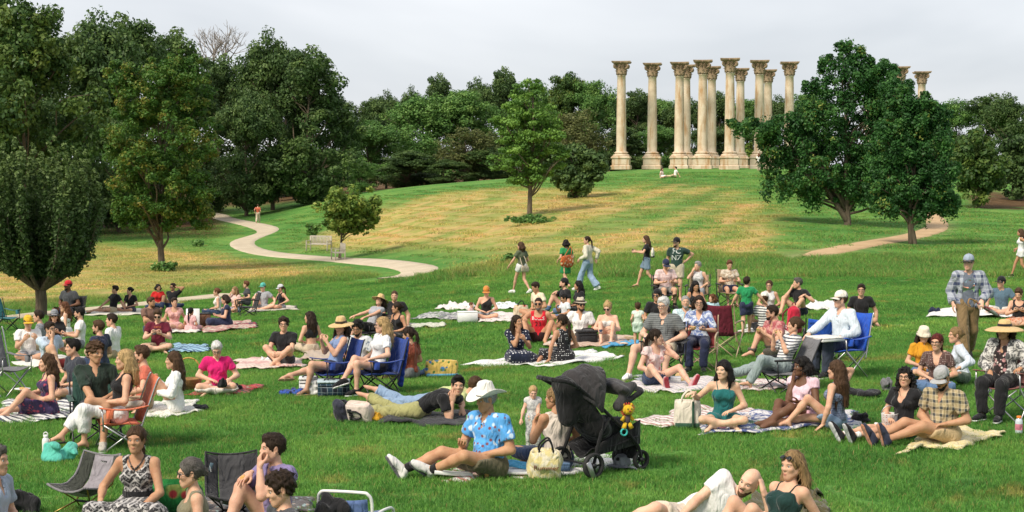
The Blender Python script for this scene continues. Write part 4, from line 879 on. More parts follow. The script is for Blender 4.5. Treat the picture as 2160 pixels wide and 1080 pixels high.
def person(px, py, face, legs='cross', arms=('lap', 'lap'), lean=0, side=0, twist=0, look=None, pitch=0, roll=0, sex='m', h=None, b=1.0, skin='fair', top=None, bot=None, hair=None, hat=None, eye=None, beard=None,
           shoe=None, label='', loc=None, seat=None, hands=None, legpos=None, extra=None, group='people sitting on the lawn', d_off=0, child=0, lift=0.0, barefoot=False, poleR=None, poleL=None, inner=None):
    fem = sex == 'f'; h = h or (1.62 if fem else 1.75); s = h/1.72; r = random.Random(int(px*13+py*7)); sd0 = int(px*31+py*17) % 9999
    P0 = onground(px, py) if loc is None else np.asarray(loc, float); dist = P0[1]; lod = 0 if dist < 25.5 else (1 if dist < 41 else 2); vox = (.0160, .0215, .0285)[lod]
    lift = lift if lift else (.028 if legs not in ('stand', 'walk', 'walkL') else .015)
    if child: vox *= .72
    root = empty('person', P0+np.array([0, 0, lift]), R(180+face), label, 'person', group); root['kind'] = 'thing'
    hs = 1.0+(.62-.05*s)*max(0, 1-s)*1.0 if child else 1.0        # children have larger heads
    tb = b; lb = (.90 if fem else 1.0)*(.5+.5*b)*s*(1.05 if child else 1); wb = (.92 if fem else 1.0)
    A = lambda *v: np.array(v, float)
    LG = LEGS[legs]; hz = (seat+.085 if seat is not None else LG[4]*s)
    if legs in ('stand', 'walk', 'walkL', 'cross', 'kneel') or LG[4] < .3: hz = LG[4]*s
    a = R(lean); bs = R(side)
    def up(q, e=1.0): return nrm(A(math.sin(bs*e), math.sin(q)*math.cos(bs), math.cos(q)*math.cos(bs)))
    pel = A(0, 0, hz); u0, u1, u2 = up(a*.75, .8), up(a, 1), up(a*1.12, 1.1)
    waist = pel+u0*.165*s; chest = waist+u1*.175*s; neck = chest+u2*.155*s
    tw = R(twist); rt = A(math.cos(tw), math.sin(tw), 0); rt = nrm(rt-u2*(rt @ u2)); fw = np.cross(u2, rt)
    rp = A(1, 0, 0); f0 = nrm(np.cross(u0, rp)); f1 = nrm(fw+f0)
    nd = nrm(u2*.62+A(0, 0, 1)*.38+fw*.16); look = face if look is None else look
    hyaw = R(look-face); Rh = rotz(hyaw) @ roty(R(roll)) @ rotx(-R(pitch)); hc = neck+nd*.158*s*(1+.15*(hs-1))+Rh @ A(0, .012, 0)
    if abs(lean) > 50: hc = neck+nrm(u2*.5+A(0, 0, 1)*.8)*.16*s
    hsz = s*hs*(1.0 if child else 1.02)/ (1 if not child else 1)
    if not child: hsz = (.98 if fem else 1.01)*(.6+.4*s)
    sh = {}; el = {}; wr = {}; hip = {}; kn = {}; an = {}; hd = {}; pn = {}; ho = {}
    sw = .172*s*(.90 if fem else 1.0)*(.6+.4*b)
    for q, sx in (('R', 1), ('L', -1)):
        sh[q] = neck-u2*.052*s+rt*sx*sw; hip[q] = pel+rp*sx*.088*s+A(0, 0, 0)
        t_ = A(*LG[0 if sx > 0 else 2])*s; 
        if legpos and legpos.get(q) is not None: t_ = A(*legpos[q][:3]); 
        pole = LG[1 if sx > 0 else 3] if not (legpos and legpos.get(q) is not None and len(legpos[q]) > 3) else legpos[q][3:6]
        if seat is not None and LG[4] > .3 and not legpos: t_[2] = t_[2] if t_[2] < .15 else t_[2]+(seat-.39)
        kn[q], an[q] = ik(hip[q], t_, .43*s, .41*s, pole)
    for i, (q, sx) in enumerate((('R', 1), ('L', -1))):
        sp = arms[i]; face_f = Rh @ A(0, 1, 0); hint = None; pnn = A(0, 0, -1); hand = 'relax'; pole = (rt*sx*.75-fw*.35-A(0, 0, .75)) if sp not in ('down', 'swing', 'swingb') else rt*sx*.22-fw*.9
        if not isinstance(sp, str): tg = A(*sp[:3]); hint = None
        elif sp == 'lap': tg = pel+A(sx*.05, .22, .13)*s; pnn = A(0, .1, -1); hint = A(-sx*.8, .8, -.1)
        elif sp == 'knee': tg = kn[q]+A(0, -.02, .065*s); hint = A(0, .8, -.5)
        elif sp == 'kneein': tg = (kn[q]*.72+kn['L' if q == 'R' else 'R']*.28)+A(-sx*.02, .05, .0); hint = A(-sx, .5, -.4)
        elif sp == 'thigh': tg = hip[q]*.45+kn[q]*.55+A(0, 0, .09*s); hint = A(-sx*.3, 1, -.3)
        elif sp == 'clasp': tg = (kn['R']+kn['L'])*.5+A(sx*.035, .10, -.10)*s; hint = A(-sx, .6, -.3); pnn = A(-sx*.3, -1, -.2); hand = 'grip'
        elif sp == 'down': tg = pel+A(sx*.235, .05, -.06)*s; hint = A(0, .1, -1); pnn = A(-sx, 0, 0)
        elif sp == 'swing': tg = pel+A(sx*.22, .20, .02)*s; hint = A(0, .5, -1); pnn = A(-sx, 0, 0)
        elif sp == 'swingb': tg = pel+A(sx*.22, -.18, .0)*s; hint = A(0, -.1, -1); pnn = A(-sx, 0, 0)
        elif sp == 'ground': tg = A(sx*.36*s, .06, .035); hint = A(sx*.4, .5, -.3); hand = 'flat'; pole = -fw*.6+rt*sx*.7
        elif sp == 'back': tg = A(sx*.28*s, -.34*s, .035)+A(u2[0]*.1, u2[1]*.3, 0); hint = A(sx*.5, -.7, -.2); hand = 'flat'; pole = -fw+rt*sx*.4
        elif sp == 'mouth': tg = hc+Rh @ (A(sx*.03, .125, -.075)*hsz); hint = Rh @ A(-sx*.45, -.15, .9); pnn = -face_f; hand = 'grip'; pole = rt*sx*.5-A(0, 0, 1)
        elif sp == 'chin': tg = hc+Rh @ (A(sx*.06, .085, -.115)*hsz); hint = Rh @ A(-sx*.1, .0, 1); pnn = -face_f; pole = rt*sx*.3-A(0, 0, 1)
        elif sp == 'head': tg = hc+Rh @ (A(sx*.085, -.05, .03)*hsz); hint = Rh @ A(-sx*.7, -.4, .6); pnn = Rh @ A(-sx, 0, 0); pole = rt*sx+u2*.3
        elif sp == 'eat': tg = neck+fw*.30*s+u2*(-.10*s)+rt*sx*.06; hint = A(-sx*.7, .3, .6); pnn = -fw; hand = 'grip'; pole = rt*sx*.4-A(0, 0, 1)
        elif sp == 'phone': tg = chest+fw*.33*s-u2*.03+rt*sx*.05; hint = A(-sx*.5, .8, .25); pnn = A(-sx*.5, -.1, .8); hand = 'grip'
        elif sp == 'hold': tg = pel+A(sx*.08, .32, .22)*s; hint = A(-sx*.5, .9, .1); pnn = A(-sx*.3, 0, .9); hand = 'grip'
        elif sp == 'arm': tg = A(sx*.29, .26, hz+.16*s); hint = A(0, 1, -.1)
        elif sp == 'out': tg = sh[q]+fw*.42*s+rt*sx*.1-u2*.18*s; hint = A(0, 1, 0); pnn = A(-sx, 0, 0)
        elif sp == 'reach': tg = sh[q]+A(sx*.1, .48, -.34)*s; hint = A(0, 1, -.4)
        elif sp == 'hip': tg = pel+A(sx*.20, -.02, .12)*s; hint = A(-sx*.6, .6, -.5); pnn = A(-sx, 0, 0); pole = rt*sx-fw*.5
        else: tg = pel+A(sx*.1, .25, .12)
        if not isinstance(sp, str) and len(sp) > 3:
            hand = sp[3]
            if len(sp) > 4: hint = A(*sp[4]);
            if len(sp) > 5: pnn = A(*sp[5])
        if i == 0 and poleR is not None: pole = A(*poleR)
        if i == 1 and poleL is not None: pole = A(*poleL)
        dirn = nrm(tg-sh[q]) if hint is None else nrm(hint); L1, L2 = .285*s, .245*s
        el[q], wr[q] = ik(sh[q], tg-dirn*.075*s, L1, L2, pole); fd = nrm(wr[q]-el[q]); dirn = nrm(dirn+fd*.35); hd[q] = dirn; pn[q] = nrm(pnn-dirn*(pnn @ dirn)); ho[q] = hand
        if hands and hands[i]: ho[q] = hands[i]
    # ---- the shapes shared by body and clothes
    G = []   # name, a, b, ra, rb, flat dir, ff, k
    hipw = 1.08 if fem else 1.0
    G.append(('pelvis', pel-rp*.06*s, pel+rp*.06*s, .108*s*tb*hipw, .108*s*tb*hipw, f0, .92, .05))
    G.append(('abd', pel+u0*.03*s, waist, .118*s*tb*hipw, (.104 if fem else .122)*s*tb, f0, .80, .05))
    G.append(('abd', waist, chest, (.104 if fem else .122)*s*tb, .136*s*wb*(.5+.5*tb), f1, .74, .05))
    G.append(('thorax', chest-rt*.05*s, chest+rt*.05*s, .108*s*wb*(.5+.5*tb), .108*s*wb*(.5+.5*tb), fw, .92, .05))
    G.append(('thorax', chest, neck-u2*.02*s, .13*s*wb, .062*s, fw, .80, .05))
    if tb > 1.12: G.append(('abd', waist+f0*.045*s*tb-u0*.03*s, waist+f0*.045*s*tb, .10*s*tb, .09*s*tb, None, 1, .06))
    if fem and not child:
        for sx in (-1, 1): G.append(('bust', chest+rt*sx*.066*s+fw*.068*s-u2*.012*s, chest+rt*sx*.070*s+fw*.082*s-u2*.022*s, .056*s*(.6+.4*tb), .052*s*(.6+.4*tb), None, 1, .03))
    for q, sx in (('R', 1), ('L', -1)):
        G.append(('yoke', neck-u2*.035*s+rt*sx*.02, sh[q], .052*s*wb, .056*s*wb*(.6+.4*tb), None, 1, .04))
        G.append(('ua', sh[q], el[q], .054*lb, .041*lb, None, 1, .03)); m_ = el[q]*.7+wr[q]*.3
        G.append(('fa', el[q], m_, .041*lb, .042*lb, None, 1, .02)); G.append(('fa', m_, wr[q], .042*lb, .026*lb, None, 1, .02))
        tk = .084*lb*(1.06 if fem else 1)*(.7+.3*tb)
        G.append(('th', hip[q], kn[q], tk, .056*lb, None, 1, .045)); bk_ = nrm(an[q]-kn[q]); m_ = kn[q]*.68+an[q]*.32; cf = nrm((kn[q]-hip[q])-bk_*((kn[q]-hip[q]) @ bk_)+1e-6)
        G.append(('sk', kn[q], m_, .053*lb, .052*lb, None, 1, .03)); G.append(('sk', m_-cf*.010*s, an[q], .053*lb, .034*lb, None, 1, .03))
    # feet
    ft = {}
    for q, sx in (('R', 1), ('L', -1)):
        sd_ = nrm(an[q]-kn[q]); fdv = fwd = None
        kd = nrm((kn[q]-hip[q])); horiz = A(kd[0], kd[1], 0)
        if legs in ('fwd', 'fwdwide') or (legs == 'onefwd' and q == 'R') or (legs == 'onefwdL' and q == 'L'): td = nrm(A(sx*.35, .30, 1))
        elif legs in ('cross', 'sideR', 'sideL') or legs in ('onefwd', 'onefwdL'): td = nrm(sd_*.35+A(-sx*.2, .75, 0)) if legs in ('cross', 'onefwd', 'onefwdL') else nrm(sd_*.9+A(0, .2, -.05))
        elif legs == 'kneel' or legs == 'prone': td = nrm(A(0, -1, -.25) if legs == 'kneel' or q == 'R' else A(0, -.8, .5))
        elif legs in ('chairx',) and q == 'R' or legs == 'chairxL' and q == 'L': td = nrm(sd_*.55+A(0, .9, .15))
        elif legs == 'fig4' and q == 'R' or legs == 'fig4L' and q == 'L': td = nrm(sd_*.3+A(0, .9, .25))
        elif legs in ('walk', 'walkL') and an[q][1] < 0: td = nrm(A(0, 1, -.5))
        elif legs == 'chairout': td = nrm(A(sx*.2, .7, .8))
        else: td = nrm(A(sx*.18, 1, 0))
        if legpos and legpos.get(q) is not None and len(legpos[q]) > 6: td = nrm(A(*legpos[q][6:9]))
        if an[q][2] < .2 and abs(td[2]) < .3 and legs not in ('cross',): td = nrm(A(td[0], td[1], 0))
        nf = nrm(np.cross(np.cross(td, -sd_), td)); nf = -nf if nf @ (-sd_) < 0 else nf   # towards the shin
        if an[q][2] < .13 and abs(td[2]) < .35: nf = A(0, 0, 1)
        ft[q] = (td, nf); base_ = an[q]-nf*.042*s
        G.append(('ft', an[q]-nf*.01*s-td*.02*s, base_-td*.035*s, .036*lb, .030*lb, None, 1, .02)); G.append(('ft', an[q], base_+td*.13*s-nf*.004, .034*lb, .026*lb, None, 1, .025)); G.append(('ft', base_+td*.11*s-nf*.004, base_+td*.165*s-nf*.012*s, .034*lb, .022*lb, nf, .62, .02))
    G.append(('neck', neck-u2*.02*s, hc-Rh @ A(0, .012, .045)*hsz, .056*s*(.84 if fem else 1)*(.6+.4*tb), .050*s*(.82 if fem else .98), None, 1, .03))
    allp = np.array([g[1] for g in G]+[g[2] for g in G]); lo, hi = allp.min(0)-.19, allp.max(0)+.19
    def fld(): return Field(lo, hi, vox)
    # ---- body
    F = fld()
    for g in G:
        sh_ = (.90 if top and top[0] not in ('crop', 'bandeau') else .94) if g[0] in ('abd', 'thorax', 'pelvis') else (.92 if g[0] in ('bust', 'yoke') and top else 1.0)
        F.cone(g[1], g[2], g[3]*sh_, g[4]*sh_, g[7], g[5], g[6])
    V, Q = F.mesh(); parts = [(V, Q, 0)]
    HV, HQ = HEADS[int(fem or bool(child)), lod]; parts.append((hc+(HV*hsz) @ Rh.T, HQ, 0))
    for v, f, m in faceparts(fem, lod): parts.append((hc+(v*hsz) @ Rh.T, f, m))
    for q, sx in (('R', 1), ('L', -1)):
        v, f = HANDS[ho[q], lod]; y = hd[q]; z = -pn[q]; x = np.cross(y, z); M_ = np.stack([x, y, z], 1); v = v*s*(1.02 if not fem else .93)
        if sx < 0: v = v*[-1, 1, 1]; f = f[:, ::-1]
        parts.append((wr[q]+v @ M_.T, f, 0))
    sc = SK[skin] if isinstance(skin, str) else skin; jit = 1+r.uniform(-.07, .07); sc = tuple(round(min(.85, q*jit), 2) for q in sc)
    hcol = HC[hair[1]] if hair and len(hair) > 1 else HC['dark']
    V, Q, M_ = joinm(parts); body = mkobj('body', V, Q, [skinmat(sc), EYEW, EYED, browmat(hcol), lipmat(sc)], root, mi=M_)
    info = dict(root=root, wr=wr, hd=hd, pn=pn, hc=hc, Rh=Rh, pel=pel, chest=chest, waist=waist, neck=neck, kn=kn, an=an, s=s, hsz=hsz, fw=fw, u2=u2, rt=rt, lod=lod, dist=dist, face=face, el=el, sh=sh)
    amp = .0052 if lod < 2 else .004
    # ---- top: (kind, material [, neck])
    for top_i in ([inner] if inner else [])+([top] if top else []):
        outer = top_i is top; kind, fm = top_i[0], top_i[1]; top_ = top_i; nk = top_[2] if len(top_) > 2 else 'crew'; F = fld(); inf = .015*s if kind not in ('tank', 'cami', 'crop', 'bandeau', 'oneshoulder') else .013
        if kind in ('long', 'open', 'shirt', 'kimono'): inf = .019*s
        if lod == 2: inf += .004
        if inner and outer: inf += .014
        for g in G:
            n_ = g[0]; ra, rb = g[3]*(.94 if n_ in ('abd', 'thorax', 'pelvis') else 1), g[4]*(.94 if n_ in ('abd', 'thorax', 'pelvis') else 1)
            if n_ in ('abd', 'thorax', 'bust'): F.cone(g[1], g[2], ra+inf, rb+inf, g[7], g[5], g[6])
            elif n_ == 'pelvis' and kind not in ('crop', 'bandeau'): F.cone(g[1], g[2], ra+inf, rb+inf, .04, g[5], g[6])
            elif n_ == 'yoke' and kind not in ('cami', 'bandeau'): F.cone(g[1], g[2]*(1 if kind not in ('tank', 'oneshoulder', 'crop') else .55)+g[1]*(0 if kind not in ('tank', 'oneshoulder', 'crop') else .45), ra+inf*.7, rb+inf*.7, .03)
        sl = {'tee': .58, 'shirt': .66, 'long': 1.0, 'open': 1.0, 'kimono': 1.0, 'cap': .30, 'half': .9}.get(kind, 0)
        if sl:
            for q in 'RL':
                e = sh[q]+(el[q]-sh[q])*min(1, sl); F.cone(sh[q], e, .054*lb+inf, (.054-.013*min(1, sl))*lb+inf*1.5, .025, clip=1 if sl < 1 else None)
                if sl >= 1: m_ = el[q]+(wr[q]-el[q])*(.97 if kind != 'half' else .3); F.cone(el[q], m_, .043*lb+inf, .034*lb+inf, .02, clip=1)
        nb = neck+u2*.01*s; 
        if nk == 'v': F.cone(nb+fw*.02, neck-u2*.135*s+fw*.115*s, .056*s, .012, .01, op='cut')
        elif nk == 'scoop': F.ell(neck+fw*.075*s-u2*.03*s, (.088*s, .095*s, .085*s), .01, Rm=np.stack([rt, fw, u2], 1), op='cut')
        elif nk == 'deep': F.cone(nb+fw*.03, neck-u2*.19*s+fw*.14*s, .075*s, .02, .01, op='cut')
        F.cone(neck-u2*.012*s, neck+u2*.2*s, .060*s*(.6+.4*tb)*(.9 if fem else 1), .085*s, .01, op='cut')
        if kind in ('tank', 'crop', 'oneshoulder', 'cami', 'bandeau'):
            for q, sx in (('R', 1), ('L', -1)):
                F.ell(sh[q]+rt*sx*.018*s-u2*.02*s, (.058*s, .095*s, .095*s), .012, Rm=np.stack([rt, fw, u2], 1), op='cut')
        if kind in ('cami', 'bandeau'): F.plane(chest+u2*(.052 if kind == 'cami' else .02)*s+fw*.03*s, nrm(u2-fw*.25))
        if kind == 'oneshoulder': F.plane(chest+u2*.06*s, nrm(u2*.8+rt*.55*(1 if r.random() > 2 else 1)))
        if kind in ('crop', 'bandeau'): F.plane(waist+u1*.06*s, -u1)
        else: F.plane(pel-u0*(.0 if legs not in ('stand', 'walk', 'walkL') else .06)*s, -u0)
        if kind == 'open':
            F.cone(neck+fw*.12*s, pel+f0*.15*s+A(.02, 0, -.1), .075*s, .125*s, .01, op='cut')
        F.ripple(amp*s, 42/s, sd0)
        if lod < 2: F.ripple(.0020*s, 80/s, sd0+5, .5)
        V, Q = F.mesh(); nm = {'tee': 't_shirt', 'shirt': 'shirt', 'long': 'shirt', 'open': 'shirt', 'tank': 'tank_top', 'cami': 'camisole', 'crop': 'crop_top', 'bandeau': 'crop_top', 'oneshoulder': 'tank_top', 'cap': 'blouse', 'kimono': 'kimono', 'half': 'blouse'}[kind]
        info['top' if outer else 'inner'] = mkobj(nm, V, Q, fm, root)
        if kind == 'cami':
            bv = BVHTree.FromPolygons([v.co for v in body.data.vertices], [p.vertices for p in body.data.polygons]); mb = MB()
            for sx in (-1, 1):
                S = spline([chest+rt*sx*.07*s+fw*.12*s+u2*.02*s, chest+rt*sx*.082*s+fw*.08*s+u2*.08*s, neck+rt*sx*.095*s+u2*.03*s, chest+rt*sx*.07*s-fw*.11*s+u2*.07*s, chest+rt*sx*.06*s-fw*.12*s], 5); S2 = []
                for p_ in S:
                    hit = bv.find_nearest(Vector(p_)); S2.append(np.array(hit[0])+np.array(hit[1])*.003)
                mb.tube(S2, .006*s, 5)
            mb.build('strap', fm, info['top'])
        if kind in ('shirt', 'long', 'open') and lod < 2 and nk == 'v':        # collar
            mb = MB()
            for sx in (-1, 1):
                S = [neck+u2*.012*s-fw*.055*s, neck+rt*sx*.052*s+u2*.004*s-fw*.02*s, neck+rt*sx*.058*s-u2*.02*s+fw*.04*s, neck+rt*sx*.03*s-u2*.07*s+fw*.09*s]; mb.tube(spline(S, 4), np.linspace(.014, .010, 13)*s, 6)
            mb.build('collar', fm, info['top' if outer else 'inner'])
    # ---- bottom
    if bot:
        kind, fm = bot[0], bot[1]; F = fld(); inf = .017*s+.003+(.004 if lod == 2 else 0)
        for g in G:
            if g[0] == 'pelvis': F.cone(g[1], g[2], g[3]*.94+inf*.8, g[4]*.94+inf*.8, .05, g[5], g[6])
        if kind != 'skirt' and kind != 'dress' and kind != 'maxi':
            F.cone(pel, pel+u0*.09*s, .112*s*tb*hipw+inf*.3, .108*s*tb*hipw+inf*.3, .04, f0, .8)
            fr = {'shorts': .72, 'short': .42, 'trousers': 2.0, 'jeans': 2.0, 'wide': 2.0, 'capri': 1.7}[kind]
            for q in 'RL':
                tk = .084*lb*(1.06 if fem else 1)*(.7+.3*tb); e = hip[q]+(kn[q]-hip[q])*min(1, fr); F.cone(hip[q], e, tk+inf, (tk+(.056*lb-tk)*min(1, fr))+inf*(1.7 if fr < 1 else 1), .04, clip=1 if fr < 1 else None)
                if fr > 1:
                    e = kn[q]+(an[q]-kn[q])*min(.97, fr-1); wd = .055 if kind == 'wide' else .014; m_ = kn[q]*.65+an[q]*.35
                    F.cone(kn[q], m_, .059*lb+inf, .057*lb+inf+wd*.3, .05); F.cone(m_, e, .056*lb+inf+wd*.3, .044*lb+inf*.8+wd, .03, clip=1)
            F.plane(pel+u0*.10*s, u0)
        else:
            seated = legs not in ('stand', 'walk', 'walkL'); fr = {'skirt': .85, 'dress': .9, 'maxi': 1.6}[kind]
            if seated:
                for q in 'RL':
                    tk = .09*lb; e = hip[q]+(kn[q]-hip[q])*min(1, fr); F.cone(hip[q], e, tk+.03*s, .07*lb+.03*s, .10, clip=1 if fr < 1 else None)
                    if fr > 1: F.cone(kn[q], kn[q]+(an[q]-kn[q])*(fr-1), .07*lb+.03*s, .06*lb+.03*s, .10)
                m_ = (kn['R']+kn['L'])/2; F.cone(pel, pel+(m_-pel)*min(1, fr*.9), .13*s, .10*s, .10)
            else:
                m_ = (kn['R']+kn['L'])/2; low = pel+(m_-pel)*(fr if fr < 1 else 1.5); low[0] = 0; F.cone(pel+A(0, 0, .04), low, .130*s*tb, (.20 if fr < 1 else .25)*s, .03, A(0, 1, 0), .85, clip=1)
            F.cone(pel, pel+u0*.12*s, .118*s*tb*hipw+inf*.3, .112*s*tb+inf*.3, .04, f0, .8); F.plane(pel+u0*.14*s, u0)
        F.ripple(amp*(1.2 if kind not in ('dress', 'skirt', 'maxi') else 2.2), 34/s, sd0+3, .6)
        if lod < 2: F.ripple(.0020*s, 80/s, sd0+6, .5)
        V, Q = F.mesh(); info['bot'] = mkobj({'shorts': 'shorts', 'short': 'shorts', 'trousers': 'trousers', 'jeans': 'jeans', 'wide': 'jeans', 'capri': 'trousers', 'skirt': 'skirt', 'dress': 'dress_skirt', 'maxi': 'dress_skirt'}[kind], V, Q, fm, root)
    # ---- shoes: (material, sole material [, sock material])
    if shoe:
        for q in 'RL':
            td, nf = ft[q]; base_ = an[q]-nf*.042*s; F = Field(np.minimum(base_-td*.1, base_+td*.26)-.1, np.maximum(base_-td*.1, base_+td*.26)+.1, vox*.7); e = .008
            if shoe[0] == 'sandal':
                F.cone(base_-td*.045*s-nf*.034*s, base_+td*.17*s-nf*.034*s, .040*s, .044*s, .01, nf, .28); F.cone(base_+td*.11*s-nf*.03*s, base_+td*.12*s+nf*.0, .036*s, .036*s, .01, td, .3); V, Q = F.mesh(); mkobj('sandal', V, Q, shoe[1], root); continue
            F.cone(an[q]-nf*.012*s-td*.02*s, base_-td*.04*s, .040*lb+e*.4, .034*lb+e, .02, clip=None); F.cone(an[q]-nf*.008, base_+td*.13*s, .038*lb+e*.5, .031*lb+e, .025); F.cone(base_+td*.11*s, base_+td*.175*s-nf*.008*s, .040*lb+e*.5, .030*lb+e*.5, .02, nf, .72)
            F.plane(base_-nf*.030*s, -nf); V, Q = F.mesh(); so = mkobj('shoe', V, Q, shoe[0], root)
            F = Field(np.minimum(base_-td*.1, base_+td*.26)-.1, np.maximum(base_-td*.1, base_+td*.26)+.1, vox*.7); F.cone(base_-td*.046*s-nf*.036*s, base_+td*.165*s-nf*.036*s, .042*s, .047*s, .01, nf, .34); V, Q = F.mesh(); mkobj('sole', V, Q, shoe[1], so)
            if len(shoe) > 2:
                F = Field(an[q]-.15, an[q]+.15, vox*.8); F.cone(an[q]+(kn[q]-an[q])*.04, an[q]+(kn[q]-an[q])*.22, .040*lb, .046*lb, .01, clip=1); V, Q = F.mesh(); mkobj('sock', V, Q, shoe[2], root)
    # ---- hair, in the frame of the head
    hv = (.0105, .0145, .021)[lod]; g_ = Rh.T @ A(0, 0, -1); bkv = Rh.T @ (-fw)
    def hmesh(F, nm, m, par=None):
        V, Q = F.mesh(); return mkobj(nm, hc+(V*hsz) @ Rh.T, Q, m, par or root) if len(V) else None
    if hair and hair[0] != 'bald':
        st_ = hair[0]; rr = np.random.default_rng(sd0); F = Field((-.22, -.32, -.52), (.22, .22, .24), hv); e = {'buzz': .004, 'short': .012, 'shortcurl': .022, 'crop': .010}.get(st_, .013)
        F.ell((0, -.016, .034), (.075+e, .096+e, .087+e*1.2), .01)
        if st_ in ('short', 'shortcurl', 'quiff'): F.ell((0, .045, .100), (.055, .045, .026), .03)
        if st_ == 'quiff': F.ell((.01, .06, .115), (.05, .04, .03), .03)
        F.ell((0, .112, -.030), (.078, .086, .100), .012, op='cut')
        for sx in (-1, 1): F.ell((sx*.092, .002, -.008), (.030, .026, .040), .008, op='cut')
        if st_ in ('short', 'buzz', 'shortcurl', 'fringe', 'quiff', 'crop'): F.plane((0, -.05, -.055), (0, .45, -1))
        if st_ == 'fringe': F.plane((0, 0, .045), (0, .3, 1))
        ln = hair[2] if len(hair) > 2 else .33
        if st_ in ('long', 'wavy', 'curly', 'bob'):
            if st_ == 'bob': ln = .13
            fr_ = (.5 if st_ != 'bob' else .0)
            for k_ in range(13):
                a_ = PI*(.02+.96*k_/12); x_, y_ = .080*math.cos(a_), -.018-.082*math.sin(a_); p_ = A(x_, y_, .01); dd = g_*ln*rr.uniform(.82, 1.05)
                q_ = p_+dd*.45+A(x_*.35, y_*.25, 0)+bkv*.02; e_ = p_+dd+A(x_*.25, y_*.15, 0)+bkv*(.04 if ln > .2 else 0)+rr.normal(0, .012, 3)
                if abs(math.cos(a_)) > .85 and st_ != 'bob' and rr.random() < .7: q_ = q_+A(0, .03, 0); e_ = e_+A(0, .05, 0)
                F.cone(p_, q_, .030, .030, .018); F.cone(q_, e_, .029, .014, .018)
        elif st_ in ('pony', 'braid'):
            F.ell((0, -.115, .015), (.028, .026, .026), .015); p_ = A(0, -.125, .01); q_ = p_+bkv*.035+g_*.05; e_ = q_+g_*ln*.8+bkv*.02; F.cone(p_, q_, .022, .030, .015); F.cone(q_, (q_+e_)/2, .030, .026, .012); F.cone((q_+e_)/2, e_, .026, .010, .012)
        elif st_ == 'bun': F.ell((0, -.118, .03) if len(hair) < 3 else hair[2], (.044, .040, .040), .012)
        elif st_ == 'pigtails':
            for sx in (-1, 1): F.ell((sx*.07, -.05, .09), (.026, .026, .026), .01)
        amp_ = {'short': .004, 'curly': .013, 'shortcurl': .010, 'wavy': .008, 'long': .004, 'bob': .006, 'fringe': .003}.get(st_, .003); F.ripple(amp_, 130 if st_ not in ('curly',) else 95, sd0+1, .25 if st_ in ('long', 'pony', 'braid', 'wavy') else 1)
        if hat and hat[0] in ('cap', 'backcap', 'straw', 'cowboy', 'fedora', 'bucket'): F.ell((0, -.014, .14), (.2, .2, .075), .0, op='cut')
        ho_ = hmesh(F, 'hair', hairmat(hcol))
        if ho_ and lod < 2 and st_ not in ('buzz', 'crop'):                       # loose strands that break the outline
            me = ho_.data; nv = len(me.vertices); co = np.zeros(nv*3, np.float32); me.vertices.foreach_get('co', co); co = co.reshape(-1, 3); nn_ = np.zeros(nv*3, np.float32); me.vertices.foreach_get('normal', nn_); nn_ = nn_.reshape(-1, 3)
            nq = 230 if lod == 0 else 110; kk = rr.integers(0, nv, nq); longh = st_ in ('long', 'wavy', 'curly', 'bob', 'pony', 'braid'); V2 = []; F2 = []
            for k_ in kk:
                p_ = co[k_].astype(float); n_ = nn_[k_].astype(float)
                if hat and (p_-hc) @ (Rh @ A(0, 0, 1)) > .02: continue
                q_ = (p_-hc) @ Rh/hsz
                if q_[1] > .03 and q_[2] < .085 or q_[1] > .062: continue
                dw = A(0, 0, -1)-n_*(-n_[2]); dw = nrm(dw+rr.normal(0, .35, 3)+(A(0, 0, 0) if longh else -(Rh @ A(0, 1, 0))*.5+u2*.3)); dw = nrm(dw-n_*(dw @ n_)*.85); ln_ = rr.uniform(.05, .13) if longh else rr.uniform(.012, .034); sd_ = nrm(np.cross(dw, n_))*(.0035 if lod == 0 else .005); b0 = len(V2)
                for j_, f_ in enumerate((0, .5, 1)):
                    c_ = p_+dw*ln_*f_+n_*(.003+(.012 if longh else .006)*math.sin(f_*2.2)*rr.uniform(.2, 1)); w_ = 1-.6*f_; V2 += [c_-sd_*w_, c_+sd_*w_]
                F2 += [[b0, b0+1, b0+3, b0+2], [b0+2, b0+3, b0+5, b0+4]]
            if V2:
                q0 = np.array([list(p.vertices) for p in me.polygons]); m2_ = mkmesh('hair', np.concatenate([co, np.array(V2)]), np.concatenate([q0, np.array(F2)+nv]), me.materials[0]); ho_.data = m2_
    if beard:
        F = Field((-.12, -.06, -.16), (.12, .14, .06), hv*.8); F.cone((0, .022, -.055), (0, .064, -.100), .053, .027, .03)
        for sx in (-1, 1): F.cone((sx*.056, .004, -.03), (sx*.012, .066, -.10), .025, .023, .03)
        F.ell((0, .093, -.049), (.026, .012, .006), .006); F.ell((0, .100, -.066), (.019, .02, .0085), .006, op='cut'); F.plane((0, .05, -.040), (0, -.45, 1)); F.ripple(.002, 200, 3); hmesh(F, 'beard', hairmat(HC[beard]))
    # ---- hat
    def hobj(mb, nm, mats, par=None):
        V = hc+(np.concatenate(mb.V)*hsz) @ Rh.T; return mkobj(nm, V, mb.F, mats, par or root, mb.M if isinstance(mats, list) else None)
